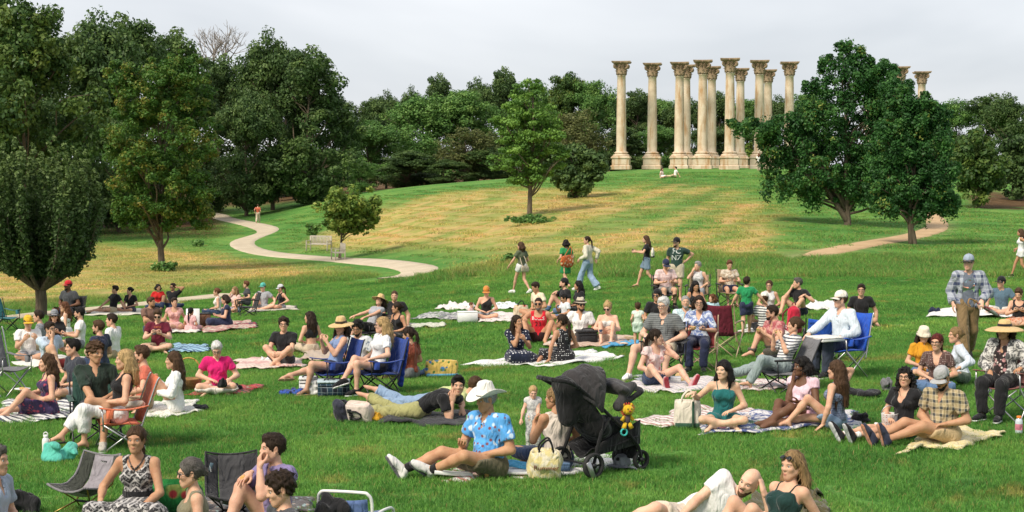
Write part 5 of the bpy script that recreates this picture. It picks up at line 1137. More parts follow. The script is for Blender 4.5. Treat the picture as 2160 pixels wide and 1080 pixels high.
    if hat:
        ht = hat[0]; hm_ = hat[1]; m2 = hat[2] if len(hat) > 2 else hm_
        if ht in ('cap', 'backcap'):
            sg = 1 if ht == 'cap' else -1; mb = MB(); prof = [(.900, -.004), (1.0, 0), (.985, .018), (.93, .045), (.80, .072), (.58, .092), (.30, .102), (.03, .105)]
            mb.lathe([(p_[0]*.1, p_[1]) for p_ in prof], 22, 0, .88, 1.06, (0, -.012, .042), cap=True); mb.ball((0, -.012, .149), (.009, .009, .006), 8); co = hobj(mb, 'cap', hm_)
            mb = MB(); mb.sheet(lambda u, v: A(math.sin((u-.5)*2.1)*(.088+.070*v*math.cos((u-.5)*2.0)), sg*(-.012*sg+math.cos((u-.5)*2.1)*(.100+.072*v)), .044-.012*v-.020*(abs(u-.5)*2)**2-.006), 10, 4, .004*sg); hobj(mb, 'brim', m2, co)
        else:
            P_ = {'straw': dict(br=.21, ch=.115, ct=.070, cb=.094, curl=0, drop=.025), 'fedora': dict(br=.135, ch=.110, ct=.066, cb=.094, curl=.012, drop=.004), 'cowboy': dict(br=.205, ch=.155, ct=.072, cb=.096, curl=.075, drop=.012), 'bucket': dict(br=.13, ch=.09, ct=.080, cb=.098, curl=0, drop=.05), 'wide': dict(br=.27, ch=.10, ct=.075, cb=.098, curl=.0, drop=.045)}[ht]
            def fn(p, an_, r_, P_=P_):
                x, y, z = p; q = max(0, (r_-P_['cb'])/(P_['br']-P_['cb'])); s_ = abs(math.cos(an_)); z += P_['curl']*(s_**3)*q**1.4-P_['drop']*q*q*(1 if not P_['curl'] else (1-s_**2)); x *= 1-(.16*q*s_ if P_['curl'] > .05 else 0)
                if P_['curl'] > .005 and z > .05+P_['ch']*.8: z -= .035*math.exp(-(x/.03)**2)*(1 if y > -.03 else .7)
                return A(x, y, z)
            cb, ct, ch, br = P_['cb'], P_['ct'], P_['ch'], P_['br']; up_ = [(br, .040), (br*.85+cb*.15, .041), (br*.5+cb*.5, .042), (cb+.008, .043), (cb, .050), (cb*.7+ct*.3, .04+ch*.45), (ct*1.04, .04+ch*.82), (ct*.9, .04+ch*.95), (ct*.6, .04+ch*1.0), (ct*.25, .04+ch*1.0), (.002, .04+ch*1.0)]
            dn = [(br-.002, .034), (br*.5+cb*.5, .036), (cb*.97, .037), (cb*.9, .05)]
            mb = MB(); mb.lathe(dn[::-1]+up_, 36, 0, .90, 1.08, (0, -.012, .004), fn); co = hobj(mb, {'straw': 'straw_hat', 'wide': 'straw_hat', 'cowboy': 'cowboy_hat', 'fedora': 'fedora', 'bucket': 'bucket_hat'}[ht], hm_)
            if m2 is not hm_:
                mb = MB(); k_ = .003; bh = .030 if ht != 'cowboy' else .008; bz = .052; mb.lathe([(cb+k_, bz), (cb*.96+ct*.04+k_+.002, bz+.002), (cb*.86+ct*.14+k_, bz+bh), (cb*.80+ct*.2-.004, bz+bh+.002)], 30, 0, .90, 1.08, (0, -.012, .004)); hobj(mb, 'hat_band', m2, co)
    if eye and lod < 2 or eye in ('sun', 'suntop'):
        mb = MB(); dz = A(0, 0, 0); top_ = eye == 'suntop'
        if top_: Rt = rotx(R(58)); tr = A(0, .028, .105)
        for sx in (-1, 1):
            c_ = A(sx*.033, .103, .002); ring = [c_+A(.0255*math.cos(t_)*(1+.10*math.cos(t_)*sx), -.006*abs(math.cos(t_)*1.2), .0205*math.sin(t_)) for t_ in np.linspace(0, 2*PI, 15)]
            mb.tube(ring, .0026 if eye != 'specs' else .0032, 5, 0, False)
            if eye in ('sun', 'suntop'): mb.ball(c_+A(0, -.003, 0), (.0255, .004, .0205), 10, 1)
            mb.tube([c_+A(sx*.026, -.008, .006), A(sx*.078, .045, .012), A(sx*.082, -.012, .010)], .0026, 5)
        mb.tube([A(-.010, .103, .006), A(0, .107, .009), A(.010, .103, .006)], .0025, 5)
        if top_: mb.V = [(v-A(0, .095, 0)) @ Rt.T+A(0, .085, .075) for v in mb.V]
        hobj(mb, 'sunglasses' if eye != 'specs' else 'glasses', [FRAME, SUNL])
    return info
def wpos(info, p):
    """a point in a person's own frame -> world"""
    o = info['root']; a = R(180+info['face']); return rotz(a) @ np.asarray(p, float)+np.array(o.location)
def handpos(info, q, off=.085):
    return wpos(info, info['wr'][q]+info['hd'][q]*off*info['s']+info['pn'][q]*.03)
def text_on(info, txt, size, color, dz, dx=0.0, back=False, part='top', name='print'):
    """lettering laid on the chest of a shirt, following its surface"""
    o = info[part]; me = o.data; bvh = BVHTree.FromPolygons([v.co for v in me.vertices], [p.vertices for p in me.polygons])
    c = bpy.data.curves.new(name, 'FONT'); c.body = txt; c.size = size; c.align_x = 'CENTER'; c.resolution_u = 2; tmp = bpy.data.objects.new(name, c); m = bpy.data.meshes.new_from_object(tmp); bpy.data.objects.remove(tmp)
    f = info['fw'] if not back else -info['fw']; u = info['u2']; r_ = np.cross(u, f); base = info['chest']; bad = 0
    for v in m.vertices:
        p = base+u*(v.co.y+dz)+r_*(v.co.x+dx); hit = bvh.ray_cast(Vector(p+f*.5), Vector(-f)); v.co = Vector(hit[0])+Vector(f)*.005 if hit[0] else Vector(p+f*.1)
    m.materials.clear(); m.materials.append(color); q = link(name, m, o); return q
# ---------------- chairs, blankets, bags and small things
def T(*c, **k): return fabric(c, **k)
def solid(name, c, rough=.5, metal=0, **k): return mat(name, c, rough, metal, **k)
BLACK = solid('black_plastic', (.014, .014, .016), .45); DKMET = solid('dark_tube', (.035, .035, .038), .4, .6); STEEL = solid('steel_tube', (.45, .45, .46), .35, .8); WHITEP = solid('white_plastic', (.78, .78, .76), .4)
TAN = solid('tan_arm', (.42, .31, .20), .5); WOOD = solid('pale_wood', (.42, .38, .31), .8, var=.2); RUB = solid('rubber', (.02, .02, .02), .8)
def gpt(px, py): return onground(px, py)
def at_ground(px, py, dz=.04): p = onground(px, py); return p+np.array([0, 0, dz])
def camp_chair(px, py, face, cloth, label, frame=DKMET, seat=.38, arms='fabric', w=.50, back=.50, loc=None, bag=None, cup=True, group='folding camp chairs', lean=.16):
    p = gpt(px, py) if loc is None else np.asarray(loc, float); o = empty('camp_chair', p, R(180+face), label, 'chair', group); h = seat; hw = w/2
    mb = MB(); mb.sheet(lambda u, v: np.array([(u-.5)*w, .23-.44*v, h+.03-.03*v-.055*math.sin(PI*u)*math.sin(PI*min(1, v+.25))]), 8, 8, .012); mb.build('seat', cloth, o)
    mb = MB(); mb.sheet(lambda u, v: np.array([(u-.5)*w*(1-.06*v), -.21-lean*v-.05*math.sin(PI*u)*(1-.3*v), h-.01+back*v-.02*math.sin(PI*u)*v]), 8, 8, -.012); mb.build('backrest', cloth, o)
    ah = h+.22
    for sx in (-1, 1):
        x = sx*(hw+.04)
        for a, b in (((x, .24, .0), (x*.95, -.23, h+.02)), ((x, -.26, .0), (x, .22, h+.02))): m = MB(); m.tube([a, b], .011, 6, 0); m.build('leg', frame, o)
        m = MB(); m.tube(spline([(x*.97, -.19, h-.12), (x*.97, -.22, h), (x*.95, -.21-lean*.8, h+back*.85), (x*.95, -.21-lean, h+back)], 3), .011, 6); m.build('back_post', frame, o)
        m = MB(); m.tube([(x, .22, h-.05), (x, .24, ah)], .010, 6); m.build('arm_post', frame, o)
        m = MB()
        if arms == 'fabric': m.sheet(lambda u, v, x=x: np.array([x-.035+.07*u, .27-(.27+.21+lean*.4)*v, ah-.035*math.sin(PI*v)]), 3, 8, .012); m.build('armrest', cloth, o)
        elif arms == 'rigid': m.box((x, .02, ah+.01), (.05, .52, .028)); m.build('armrest', frame if frame is not STEEL else BLACK, o)
        else: m.tube(spline([(x, .26, h-.02), (x, .30, ah-.05), (x, .24, ah), (x, -.05, ah+.02), (x*.97, -.21-lean*.5, ah)], 4), .016, 7); m.build('armrest', frame, o)
    for y in (.24, -.26):
        for sx in (-1, 1): m = MB(); m.tube([(sx*(hw+.04), y, 0), (-sx*hw*.95, y*.85, h+.0)], .010, 6); m.build('leg', frame, o)
    if cup and arms == 'fabric':
        m = MB(); m.lathe([(.042, 0), (.048, .10), (.044, .10), (.038, .006)], 12, c=(-(hw+.045), .15, ah-.12)); m.build('cup_holder', cloth, o)
    if bag is not None:
        m = MB(); F = Field((-.25, -.75, .0), (.35, -.2, .95), .018); F.cone((.12, -.43-lean*.6, h+back*.9), (.12, -.40, .16), .045, .075, .03, (0, 1, 0), .6); F.ripple(.008, 40, 5); V, Q = F.mesh(); mkobj('carry_bag', V, Q, bag, o)
    return o
def low_chair(px, py, face, cloth, meshm, label, frame, piping, w=.56, seat=.26, back=.56, group='low camp chairs with curved shells'):
    """a low chair whose one-piece shell hangs on a pole frame"""
    o = empty('low_chair', gpt(px, py), R(180+face), label, 'chair', group); hw = w/2
    def fn(u, v):
        x = (u-.5)*2; q = v*v*(3-2*v); y = .24-.50*min(1, v*1.7)-.17*max(0, v-.42)/.58; z = seat+.06*(1-min(1, v*2.2))-.06*math.sin(PI*min(1, v*1.6))*(1-.5*x*x)+(max(0, v-.40)/.60)**1.12*back
        return np.array([x*hw*(1-.05*abs(v-.5)), y+.07*x*x*(1 if v > .3 else .2), z+.10*x*x*(1-abs(v-.35)*.8)])
    mb = MB(); mb.sheet(lambda u, v: fn(.24+.52*u*(.92+.08*v), .02+.97*v), 8, 14, .008); mb.build('seat_panel', cloth, o)
    for a, b in ((0, .24), (.76, 1)): mb = MB(); mb.sheet(lambda u, v: fn(a+(b-a)*u, .03+.95*v), 4, 12, .006); mb.build('side_panel', meshm, o)
    ring = [fn(u, 0) for u in np.linspace(0, 1, 7)]+[fn(1, v) for v in np.linspace(0, 1, 10)[1:]]+[fn(u, 1) for u in np.linspace(1, 0, 7)[1:]]+[fn(0, v) for v in np.linspace(1, 0, 10)[1:]]
    mb = MB(); mb.tube(ring, .014, 6); mb.build('piping', piping, o)
    hub = [np.array([sx*.10, -.03, seat-.09]) for sx in (-1, 1)]; mb = MB(); mb.tube([hub[0], hub[1]], .015, 7); mb.build('hub', BLACK, o)
    for sx, hb in ((-1, hub[0]), (1, hub[1])):
        for y in (.24, -.26): m = MB(); m.tube([hb, (sx*.25, y, 0)], .010, 6); m.build('leg', frame, o)
        m = MB(); m.tube([hb, fn(.5+.49*sx, .06)], .009, 6); m.build('pole', frame, o); m = MB(); m.tube([hb, (sx*.2, -.30, .30), fn(.5+.46*sx, .98)], .009, 6); m.build('pole', frame, o)
    o['fn'] = 0; del o['fn']; return o, fn
def blanket(corners, m, label, seed=0, n=22, fold=.012, name='blanket', cat='blanket', lift=.05, group=None, rag=.05):
    """a cloth lying on the grass, its four corners given in order"""
    C = [onground(*c)[:2] for c in corners]; r = np.random.default_rng(seed+11); o = empty(name, (*np.mean(C, 0), float(zt(*np.mean(C, 0)))), 0, label, cat, group); c0 = np.array(o.location)
    ph = r.uniform(0, 6, 8)
    def fn(u, v):
        e = min(u, v, 1-u, 1-v); p = C[0]*(1-u)*(1-v)+C[1]*u*(1-v)+C[2]*u*v+C[3]*(1-u)*v; w = rag*math.exp(-e*14)
        x = p[0]+w*math.sin(9*v+ph[0]+3*u)+w*.5*math.sin(23*v+ph[1]); y = p[1]+w*2*math.sin(8*u+ph[2])+w*math.sin(21*u+ph[3])
        z = float(zt(x, y))+lift+fold*(math.sin(13*u+7*v+ph[4])+math.sin(19*v-6*u+ph[5])+.7*math.sin(33*u+11*v+ph[6]))-(.02 if e < .001 else 0)
        return np.array([x, y, z])-c0
    V = MB(); V.sheet(fn, n, n, .012); V.build('cloth', m, o); return o
def heap(px, py, w, h, m, label, name='jacket', cat='jacket', seed=0, dep=.7, dz=.03, amp=.02, group=None, lobes=6, dv=.016, at=None):
    """soft crumpled thing lying on the grass; w and h in metres"""
    p = at_ground(px, py, dz) if at is None else np.asarray(at, float); r = np.random.default_rng(seed+int(px)); F = Field((-w*.8, -w*.8, -.08), (w*.8, w*.8, h*1.5+.06), max(.009, min(dv, h/5)))
    for k in range(lobes):
        x, y = r.uniform(-.32, .32)*w, r.uniform(-.32, .32)*w*dep; F.ell((x, y, h*r.uniform(.12, .35)), (w*r.uniform(.16, .30), w*dep*r.uniform(.16, .30), h*r.uniform(.35, .7)), .05*w, Rm=rotz(r.uniform(0, 3)))
    F.ripple(amp*min(1, h*5), 5/max(.08, w*.35), seed); F.plane((0, 0, -.01), (0, 0, -1)); V, Q = F.mesh()
    return tag(mkobj_at(name, V, Q, m, p), label, cat, group, 'thing')
def mkobj_at(name, V, Q, m, p, rz=0):
    o = mkobj(name, V, Q, m); o.location = p; o.rotation_euler = (0, 0, rz); return o
def tote(px, py, w, h, d, face, m, label, trim=None, handle=None, tilt=0, name='tote_bag', cat='bag', at=None, taper=1.0, sag=.02, group=None):
    p = at_ground(px, py, .02) if at is None else np.asarray(at, float); o = empty(name, p, R(180+face), label, cat, group); Rt = rotx(tilt)
    mb = MB(); n = 28; lev = 9; V = []
    for k in range(lev+1):
        q = k/lev; z = h*q
        for j in range(n):
            a = 2*PI*j/n; c, s_ = math.cos(a), math.sin(a); e = .45
            x = math.copysign(abs(c)**e, c)*w/2*(1+(taper-1)*q); y = math.copysign(abs(s_)**e, s_)*d/2*(1-.35*q); bl = sag*math.sin(PI*q)*(1+.6*math.sin(3*a+5*q)); V.append(Rt @ np.array([x+bl*c+.3*sag*math.sin(9*q+2*a), y+bl*s_, z-.5*sag*(q > .9)*(1+math.sin(2*a+1))]))
    F = [[i*n+j, i*n+(j+1) % n, (i+1)*n+(j+1) % n, (i+1)*n+j] for i in range(lev) for j in range(n)]+[list(range(n-1, -1, -1))]
    F += [[(lev)*n+j, lev*n+(j+1) % n, (lev+1)*n+(j+1) % n, (lev+1)*n+j] for j in range(n)]; V += [np.array(v)*[.93, .85, 1]+np.array([0, 0, -.08*h]) for v in V[lev*n:(lev+1)*n]]; F += [list(range((lev+1)*n, (lev+2)*n))]
    mb.add(V, F); mb.build('bag_body', m, o)
    for sy in (-1, 1):
        if handle is not None:
            mb = MB(); mb.tube([Rt @ q for q in spline([(-w*.24, sy*d*.33, h*.80), (-w*.22, sy*d*.33, h*1.08), (-.02, sy*d*.25+.02, h*1.36), (w*.2, sy*d*.33, h*1.1), (w*.24, sy*d*.33, h*.80)], 4)], .011, 6); mb.build('handle', handle, o)
    if trim is not None: mb = MB(); mb.sheet(lambda u, v: Rt @ np.array([(u-.5)*w*1.04, d*.5+.006, h*.02+h*.16*v]), 4, 2, .004); mb.build('trim', trim, o)
    return o
def cooler(px, py, w, h, d, face, m, lidm, label, group='coolers'):
    o = empty('cooler', at_ground(px, py, .02), R(180+face), label, 'cooler', group); mb = MB(); mb.box((0, 0, h*.42), (w, d, h*.84), bev=.09); mb.build('cooler_body', m, o)
    mb = MB(); mb.box((0, 0, h*.92), (w*1.03, d*1.04, h*.15), bev=.25); mb.build('lid', lidm, o)
    mb = MB(); mb.tube(spline([(-w*.3, d*.3, h*.97), (-w*.22, d*.36, h*1.10), (w*.22, d*.36, h*1.10), (w*.3, d*.3, h*.97)], 4), .012, 6); mb.build('handle', BLACK, o)
    mb = MB(); mb.box((0, d*.51, h*.36), (w*.72, .02, h*.5), bev=.3); mb.build('pocket', m, o)
    for z in (.12, .70): mb = MB(); mb.box((0, d*.505, h*z), (w*.96, .014, h*.03)); mb.build('zip', BLACK, o)
    return o
def bottle(px, py, h, r, m, capm, label, loop=True, at=None, name='bottle', cat='bottle', group=None, band=None):
    p = at_ground(px, py, .02) if at is None else np.asarray(at, float); o = empty(name, p, 0, label, cat, group); mb = MB(); mb.lathe([(r*.92, 0), (r, .012), (r, h*.62), (r*.86, h*.74), (r*.55, h*.80), (r*.5, h*.84)], 18, cap=True); mb.build('bottle_body', m, o)
    mb = MB(); mb.lathe([(r*.62, h*.82), (r*.66, h*.84), (r*.64, h*.93), (r*.4, h*.94)], 16, cap=True); mb.build('cap', capm, o)
    if loop: mb = MB(); mb.tube([(r*.6*math.cos(a), 0, h*.93+r*.75*math.sin(a)) for a in np.linspace(0, PI, 9)], r*.16, 6); mb.build('carry_loop', capm, o)
    if band is not None: mb = MB(); mb.lathe([(r*1.02, h*.2), (r*1.02, h*.52)], 18); mb.build('label_band', band, o)
    return o
def small(at, kind, label, m=None, rz=0, name=None, cat=None, group=None, sc=1.0):
    """things held in hands"""
    o = empty(name or kind, at, rz, label, cat or kind.replace('_', ' '), group)
    if kind == 'sandwich':
        mb = MB(); mb.ball((0, 0, .012*sc), (.048*sc, .034*sc, .016*sc), 10); mb.build('bun', m or T(.55, .34, .14), o); mb = MB(); mb.ball((0, 0, -.004), (.050*sc, .036*sc, .008), 10); mb.build('filling', T(.22, .30, .06), o); mb = MB(); mb.ball((0, 0, -.018*sc), (.047*sc, .034*sc, .012*sc), 10); mb.build('bun', m or T(.55, .34, .14), o)
    elif kind == 'phone':
        mb = MB(); mb.box((0, 0, 0), (.075*sc, .012*sc, .15*sc), rotx(-.7), bev=.2); mb.build('phone_case', m or BLACK, o); mb = MB(); mb.box(rotx(-.7) @ np.array((0, .0075, 0)), (.066*sc, .002, .135*sc), rotx(-.7)); mb.build('screen', SUNL, o)
    elif kind == 'cup': mb = MB(); mb.lathe([(.030*sc, -.06*sc), (.040*sc, .06*sc), (.037*sc, .06*sc), (.028*sc, -.05*sc)], 14, cap=True); mb.build('cup_wall', m or WHITEP, o)
    elif kind == 'can': mb = MB(); mb.lathe([(.028, -.06), (.033, -.055), (.033, .05), (.027, .06)], 14, cap=True); mb.build('can_wall', m or STEEL, o); mb = MB(); mb.lathe([(.024, .061), (.020, .0615)], 14, cap=True); mb.build('can_lid', STEEL, o)
    elif kind == 'plate': mb = MB(); mb.lathe([(.06*sc, 0), (.085*sc, .006), (.12*sc, .016), (.12*sc, .020), (.084*sc, .011), (.004, .008)], 20, cap=False); mb.build('plate_rim', m or WHITEP, o); mb = MB(); mb.ball((0, 0, .02), (.05*sc, .04*sc, .022*sc), 8); mb.build('food', T(.5, .32, .12), o)
    return o
def shoebox(px, py, size, face, m, label, name='box', cat='box', lid=None, dz=.03, tilt=0, at=None, group=None):
    p = at_ground(px, py, dz) if at is None else np.asarray(at, float); o = empty(name, p, R(180+face), label, cat, group); mb = MB(); mb.box((0, 0, size[2]/2), size, rotx(tilt), bev=.06); mb.build('box_side', m, o)
    mb = MB(); mb.box(rotx(tilt) @ np.array((0, 0, size[2]/2+.006))+np.array((0, 0, size[2]/2)), (size[0]*1.02, size[1]*1.02, .02), rotx(tilt), bev=.2); mb.build('lid', lid or m, o); return o
def backpack(px, py, w, h, d, face, m, m2, label, tilt=0, lying=False, at=None):
    p = at_ground(px, py, .03) if at is None else np.asarray(at, float); o = empty('backpack', p, R(180+face), label, 'backpack', 'backpacks'); Rt = rotx(tilt); F = Field((-w, -w-h*lying, -.1), (w, w+h*lying, h*1.2), .014)
    F.cone(Rt @ np.array((0, 0, h*.2)), Rt @ np.array((0, 0, h*.72)), w*.48, w*.42, .05, Rt @ np.array((0, 1., 0)), d/w); F.ripple(.004, 40, 3); V, Q = F.mesh(); mkobj('pack_body', V, Q, m, o)
    F = Field((-w, -w-h*lying, -.1), (w, w+h*lying, h*1.2), .014); F.cone(Rt @ np.array((0, d*.42, h*.16)), Rt @ np.array((0, d*.40, h*.42)), w*.36, w*.32, .04, Rt @ np.array((0, 1., 0)), .45); V, Q = F.mesh(); mkobj('pocket', V, Q, m2, o)
    for sx in (-1, 1): mb = MB(); mb.tube([Rt @ q for q in spline([(sx*w*.2, -d*.4, h*.86), (sx*w*.34, -d*.75, h*.66), (sx*w*.36, -d*.70, h*.3), (sx*w*.30, -d*.4, h*.1)], 4)], .018, 6); mb.build('strap', m2, o)
    mb = MB(); mb.tube([Rt @ q for q in spline([(-.05, 0, h*.98), (-.03, 0, h*1.06), (.03, 0, h*1.06), (.05, 0, h*.98)], 3)], .010, 6); mb.build('handle', m2, o); return o
def flat_text(parent, txt, size, m, M, name='print'):
    """lettering on a flat face: M is a 3x4 array (origin, right, up)"""
    c = bpy.data.curves.new(name, 'FONT'); c.body = txt; c.size = size; c.align_x = 'CENTER'; c.resolution_u = 2; tmp = bpy.data.objects.new(name, c); me = bpy.data.meshes.new_from_object(tmp); bpy.data.objects.remove(tmp)
    og, rt, up = (np.asarray(q, float) for q in M); n = np.cross(rt, up)
    for v in me.vertices: v.co = Vector(og+rt*v.co.x+up*v.co.y+n*.003)
    me.materials.clear(); me.materials.append(m); return link(name, me, parent)
# two pale benches by the path
def bench(px, py, face, label):
    o = empty('park_bench', onground(px, py, 80), R(180+face), label, 'bench', 'pale benches beside the path'); W = .75
    for k in range(5): m = MB(); m.box((0, .22-.105*k, .44), (1.5, .085, .03)); m.build('seat_slat', WOOD, o)
    for k in range(15): m = MB(); m.box((-.70+.10*k, -.29, .70), (.055, .025, .44), rotx(R(8))); m.build('back_slat', WOOD, o)
    m = MB(); m.box((0, -.33, .935), (1.5, .04, .08)); m.build('top_rail', WOOD, o); m = MB(); m.box((0, -.26, .47), (1.5, .04, .06)); m.build('lower_rail', WOOD, o)
    for sx in (-1, 1):
        for y, h in ((.23, .64), (-.29, .95)): m = MB(); m.box((sx*.74, y-(.02 if y < 0 else 0), h/2), (.065, .065, h)); m.build('leg', WOOD, o)
        m = MB(); m.box((sx*.74, -.02, .655), (.075, .60, .035)); m.build('armrest', WOOD, o)
    return o
bench(672, 530, -22, 'pale slatted wooden bench facing the path, left of the small light tree')
bench(712, 549, -75, 'pale slatted wooden bench seen end on at the foot of the small light tree')
# ---------------- the people
BLK = T(.015, .015, .017); WHT = T(.80, .79, .77); NAVY = T(.022, .028, .065); GREY = T(.26, .27, .29); CHAR = T(.055, .058, .065); KHA = T(.42, .32, .20); DEN = T(.10, .17, .30); LDEN = T(.24, .34, .48); DKDEN = T(.035, .055, .11); CREAM = T(.72, .66, .54); TANC = T(.46, .36, .23); WSOLE = T(.75, .75, .73); STRAW = T(.62, .43, .20); OLIVE = T(.13, .13, .085)
SN = (WHT, WSOLE); BSN = (BLK, WSOLE); SAND = ('sandal', T(.10, .055, .03)); CH = 'people sitting in camp chairs'; ST = 'people standing or walking'
def P(*a, **k): return person(*a, **k)
# -- far left
P(147, 694, -25, 'chair', ('thigh', 'thigh'), look=-50, top=('tee', CHAR), bot=('shorts', NAVY), hair=('buzz', 'black'), hat=('cap', T(.50, .02, .03)), skin='dark', beard='black', seat=.36, group=CH, b=1.08, label='person in red cap and charcoal tee, seated beneath the fan-shaped tree', shoe=BSN)
P(140, 712, -80, 'sideR', ('ground', 'lap'), sex='f', look=-75, top=('cami', WHT), bot=('skirt', WHT), hair=('wavy', 'auburn', .38), eye='specs', skin='light', label='person with long auburn hair and white strappy top, facing left by the red-capped one')
P(116, 737, 10, 'sideL', ('phone', 'phone'), sex='f', top=('tee', BLK), bot=('shorts', BLK), hair=('long', 'brown', .30), hat=('cap', GREY), eye='sun', skin='light', label='person in grey cap and sunglasses with black top, holding a phone near the white-shirted man')
i = P(168, 738, -75, 'onefwd', ('hold', 'hold'), look=-80, top=('tee', WHT), bot=('shorts', GREY), hair=('short', 'black'), beard='black', skin='light', lean=-4, label='bearded person in plain white tee leaning left with phone, grey shorts')
small(handpos(i, 'L'), 'phone', 'black phone held by the bearded person in the white tee', name='phone', cat='phone')
i = P(60, 765, 25, 'cross', ('eat', 'eat'), pitch=12, top=('tee', WHT), bot=('shorts', GREY), hair=('short', 'brown'), hat=('cap', T(.70, .42, .03)), skin='light', label='person in yellow cap eating at the far left')
small(handpos(i, 'R'), 'sandwich', 'sandwich held by the person in the yellow cap')
P(86, 748, -80, 'cross', ('lap', 'knee'), top=('tee', T(.16, .17, .19, pat='blotch', col2=(.30, .31, .33))), bot=('shorts', KHA), hair=('short', 'dark'), skin='light', label='dark-haired person in mottled grey tee just right of the yellow cap')
P(104, 786, 50, 'oneknee', ('mouth', 'knee'), look=55, top=('shirt', T(.50, .60, .72), 'v'), bot=('shorts', T(.36, .05, .05)), hair=('short', 'dark'), eye='specs', beard='dark', skin='light', b=1.08, label='person in pale blue shirt and red shorts, hand raised to mouth')
P(212, 782, -115, 'cross', ('lap', 'lap'), look=-95, top=('tee', T(.03, .035, .07)), bot=('jeans', DKDEN), hair=('short', 'brown'), beard='dark', skin='light', label='person in navy shirt with brown beard turned left, second from the dark green shirt')
P(240, 760, -105, 'cross', ('knee', 'lap'), look=-85, top=('shirt', WHT), bot=('trousers', KHA), hair=('short', 'dark'), skin='light', label='dark-haired person in white shirt seen from behind the navy-shirted one')
i = P(100, 880, -62, 'knees', ('hold', 'lap'), sex='f', lean=-4, look=-70, legpos={'R': (-.02, .86, .07), 'L': (-.14, .58, .08)}, top=('tank', T(.045, .030, .085, pat='floral', col2=(.35, .06, .10)), 'scoop'), bot=('dress', T(.045, .030, .085, pat='floral', col2=(.35, .06, .10))), hair=('wavy', 'brown', .34), skin='light', label='person with dark wavy hair in navy floral dress sitting on the striped blanket at left')
small(handpos(i, 'R', .10)+np.array([0, 0, .02]), 'plate', 'white plate with food held by the floral dress person', sc=.9)
P(163, 850, -50, 'cross', ('lap', 'lap'), look=-60, top=('tee', T(.04, .045, .06)), bot=('shorts', GREY), hair=('quiff', 'black'), skin='light', label='dark-haired person half hidden behind the dark green shirt', loc=onground(160, 846))
i = P(203, 940, 20, 'fig4', ((-.02, .50, .36, 'grip', (-.2, .6, -.6)), 'lap'), look=50, lean=-6, pitch=6, roll=-6, top=('half', T(.020, .035, .026), 'v'), bot=('shorts', T(.016, .018, .028)), hair=('shortcurl', 'brown'), skin='tan', seat=.34, group=CH, shoe=(T(.45, .42, .36), WSOLE), legpos={'R': (-.30, .40, .50, 1, .5, .3, -.9, .4, .3), 'L': (-.02, .52, .08, -.1, .4, 1, .2, 1, 0)}, label='smiling person in dark green shirt in a camp chair, ankle crossed on knee')
small(handpos(i, 'R'), 'cup', 'pink cup held low by the person in the dark green shirt', m=T(.72, .47, .40), sc=.9)
P(250, 945, -68, 'chairx', ('thigh', 'thigh'), sex='f', look=-75, lean=-12, top=('tank', BLK, 'scoop'), bot=('capri', T(.70, .70, .69)), hair=('long', 'blond', .30), skin='light', seat=.30, group=CH, shoe=('sandal', BLK), h=1.68, label='blond person in black tank top and white trousers in the orange chair')
P(305, 868, -70, 'cross', ('lap', 'knee'), look=-80, top=('tee', T(.55, .14, .09)), bot=('shorts', KHA), hair=('short', 'brown'), beard='brown', skin='light', label='bearded person in orange tee behind the blond one, facing left')
i = P(372, 874, -80, 'knees', ('eat', 'hold'), sex='f', look=-75, top=('long', WHT, 'v'), bot=('short', WHT), hair=('long', 'brown', .42), skin='light', label='person with long brown hair and loose white blouse, bare knees drawn up')
small(handpos(i, 'L'), 'cup', 'white cup held by the person in the white blouse', sc=.9)
i = P(318, 706, 35, 'kneesx', ('clasp', 'clasp'), look=65, top=('tee', T(.18, .10, .075)), bot=('jeans', DKDEN), hair=('short', 'brown'), skin='tan', beard='brown', label='person in brown tee and jeans hugging knees, next to the pink top')
i = P(334, 745, 5, 'cross', ('phone', 'phone'), pitch=18, top=('tee', T(.13, .012, .03)), bot=('shorts', KHA), hair=('short', 'brown'), eye='sun', skin='fair', label='person in maroon tee and sunglasses looking down at a phone')
text_on(i, 'CAVES', .05, T(.5, .16, .04), .06); text_on(i, 'RISE', .06, T(.5, .16, .04), -.01)
small(handpos(i, 'R'), 'phone', 'dark phone held by the person in the maroon tee', name='phone', cat='phone')
P(368, 700, 15, 'sideL', ('lap', 'ground'), sex='f', look=30, top=('cap', T(.62, .30, .27, pat='plaid', col2=(.70, .42, .38)), 'scoop'), bot=('skirt', T(.62, .30, .27, pat='plaid', col2=(.70, .42, .38))), hair=('short', 'dark'), skin='light', label='person in pink checked top with short dark hair')
P(402, 702, 160, 'cross', ('lap', 'lap'), sex='f', h=1.12, child=1, top=('tee', T(.74, .42, .42)), bot=('skirt', T(.74, .42, .42)), hair=('braid', 'black', .40), skin='tan', label='child in pink dress with a dark braid, seen from behind')
P(238, 663, -55, 'onefwd', ('knee', 'back'), look=-85, lean=-12, top=('tee', BLK), bot=('shorts', T(.50, .42, .27)), hair=('short', 'dark'), skin='light', shoe=SN, label='person in black tee and khaki shorts leaning back near the path, left one of two')
P(276, 662, -25, 'cross', ('lap', 'lap'), sex='f', look=-60, top=('tee', BLK, 'v'), bot=('shorts', NAVY), hair=('bun', 'black'), skin='light', label='person in black tee with hair up, beside the one in khaki shorts near the path')
P(334, 652, 10, 'sideR', ('lap', 'lap'), sex='f', look=40, top=('tee', T(.55, .02, .02)), bot=('jeans', DKDEN), hair=('curly', 'black', .10), skin='tan', label='curly-haired person in red top in the back row near the path')
P(362, 655, -20, 'oneknee', ('back', 'head'), lean=-14, look=-30, top=('tee', BLK), bot=('jeans', DKDEN), hair=('short', 'dark'), eye='sun', skin='tan', label='person in black shirt and sunglasses with one hand behind the head')
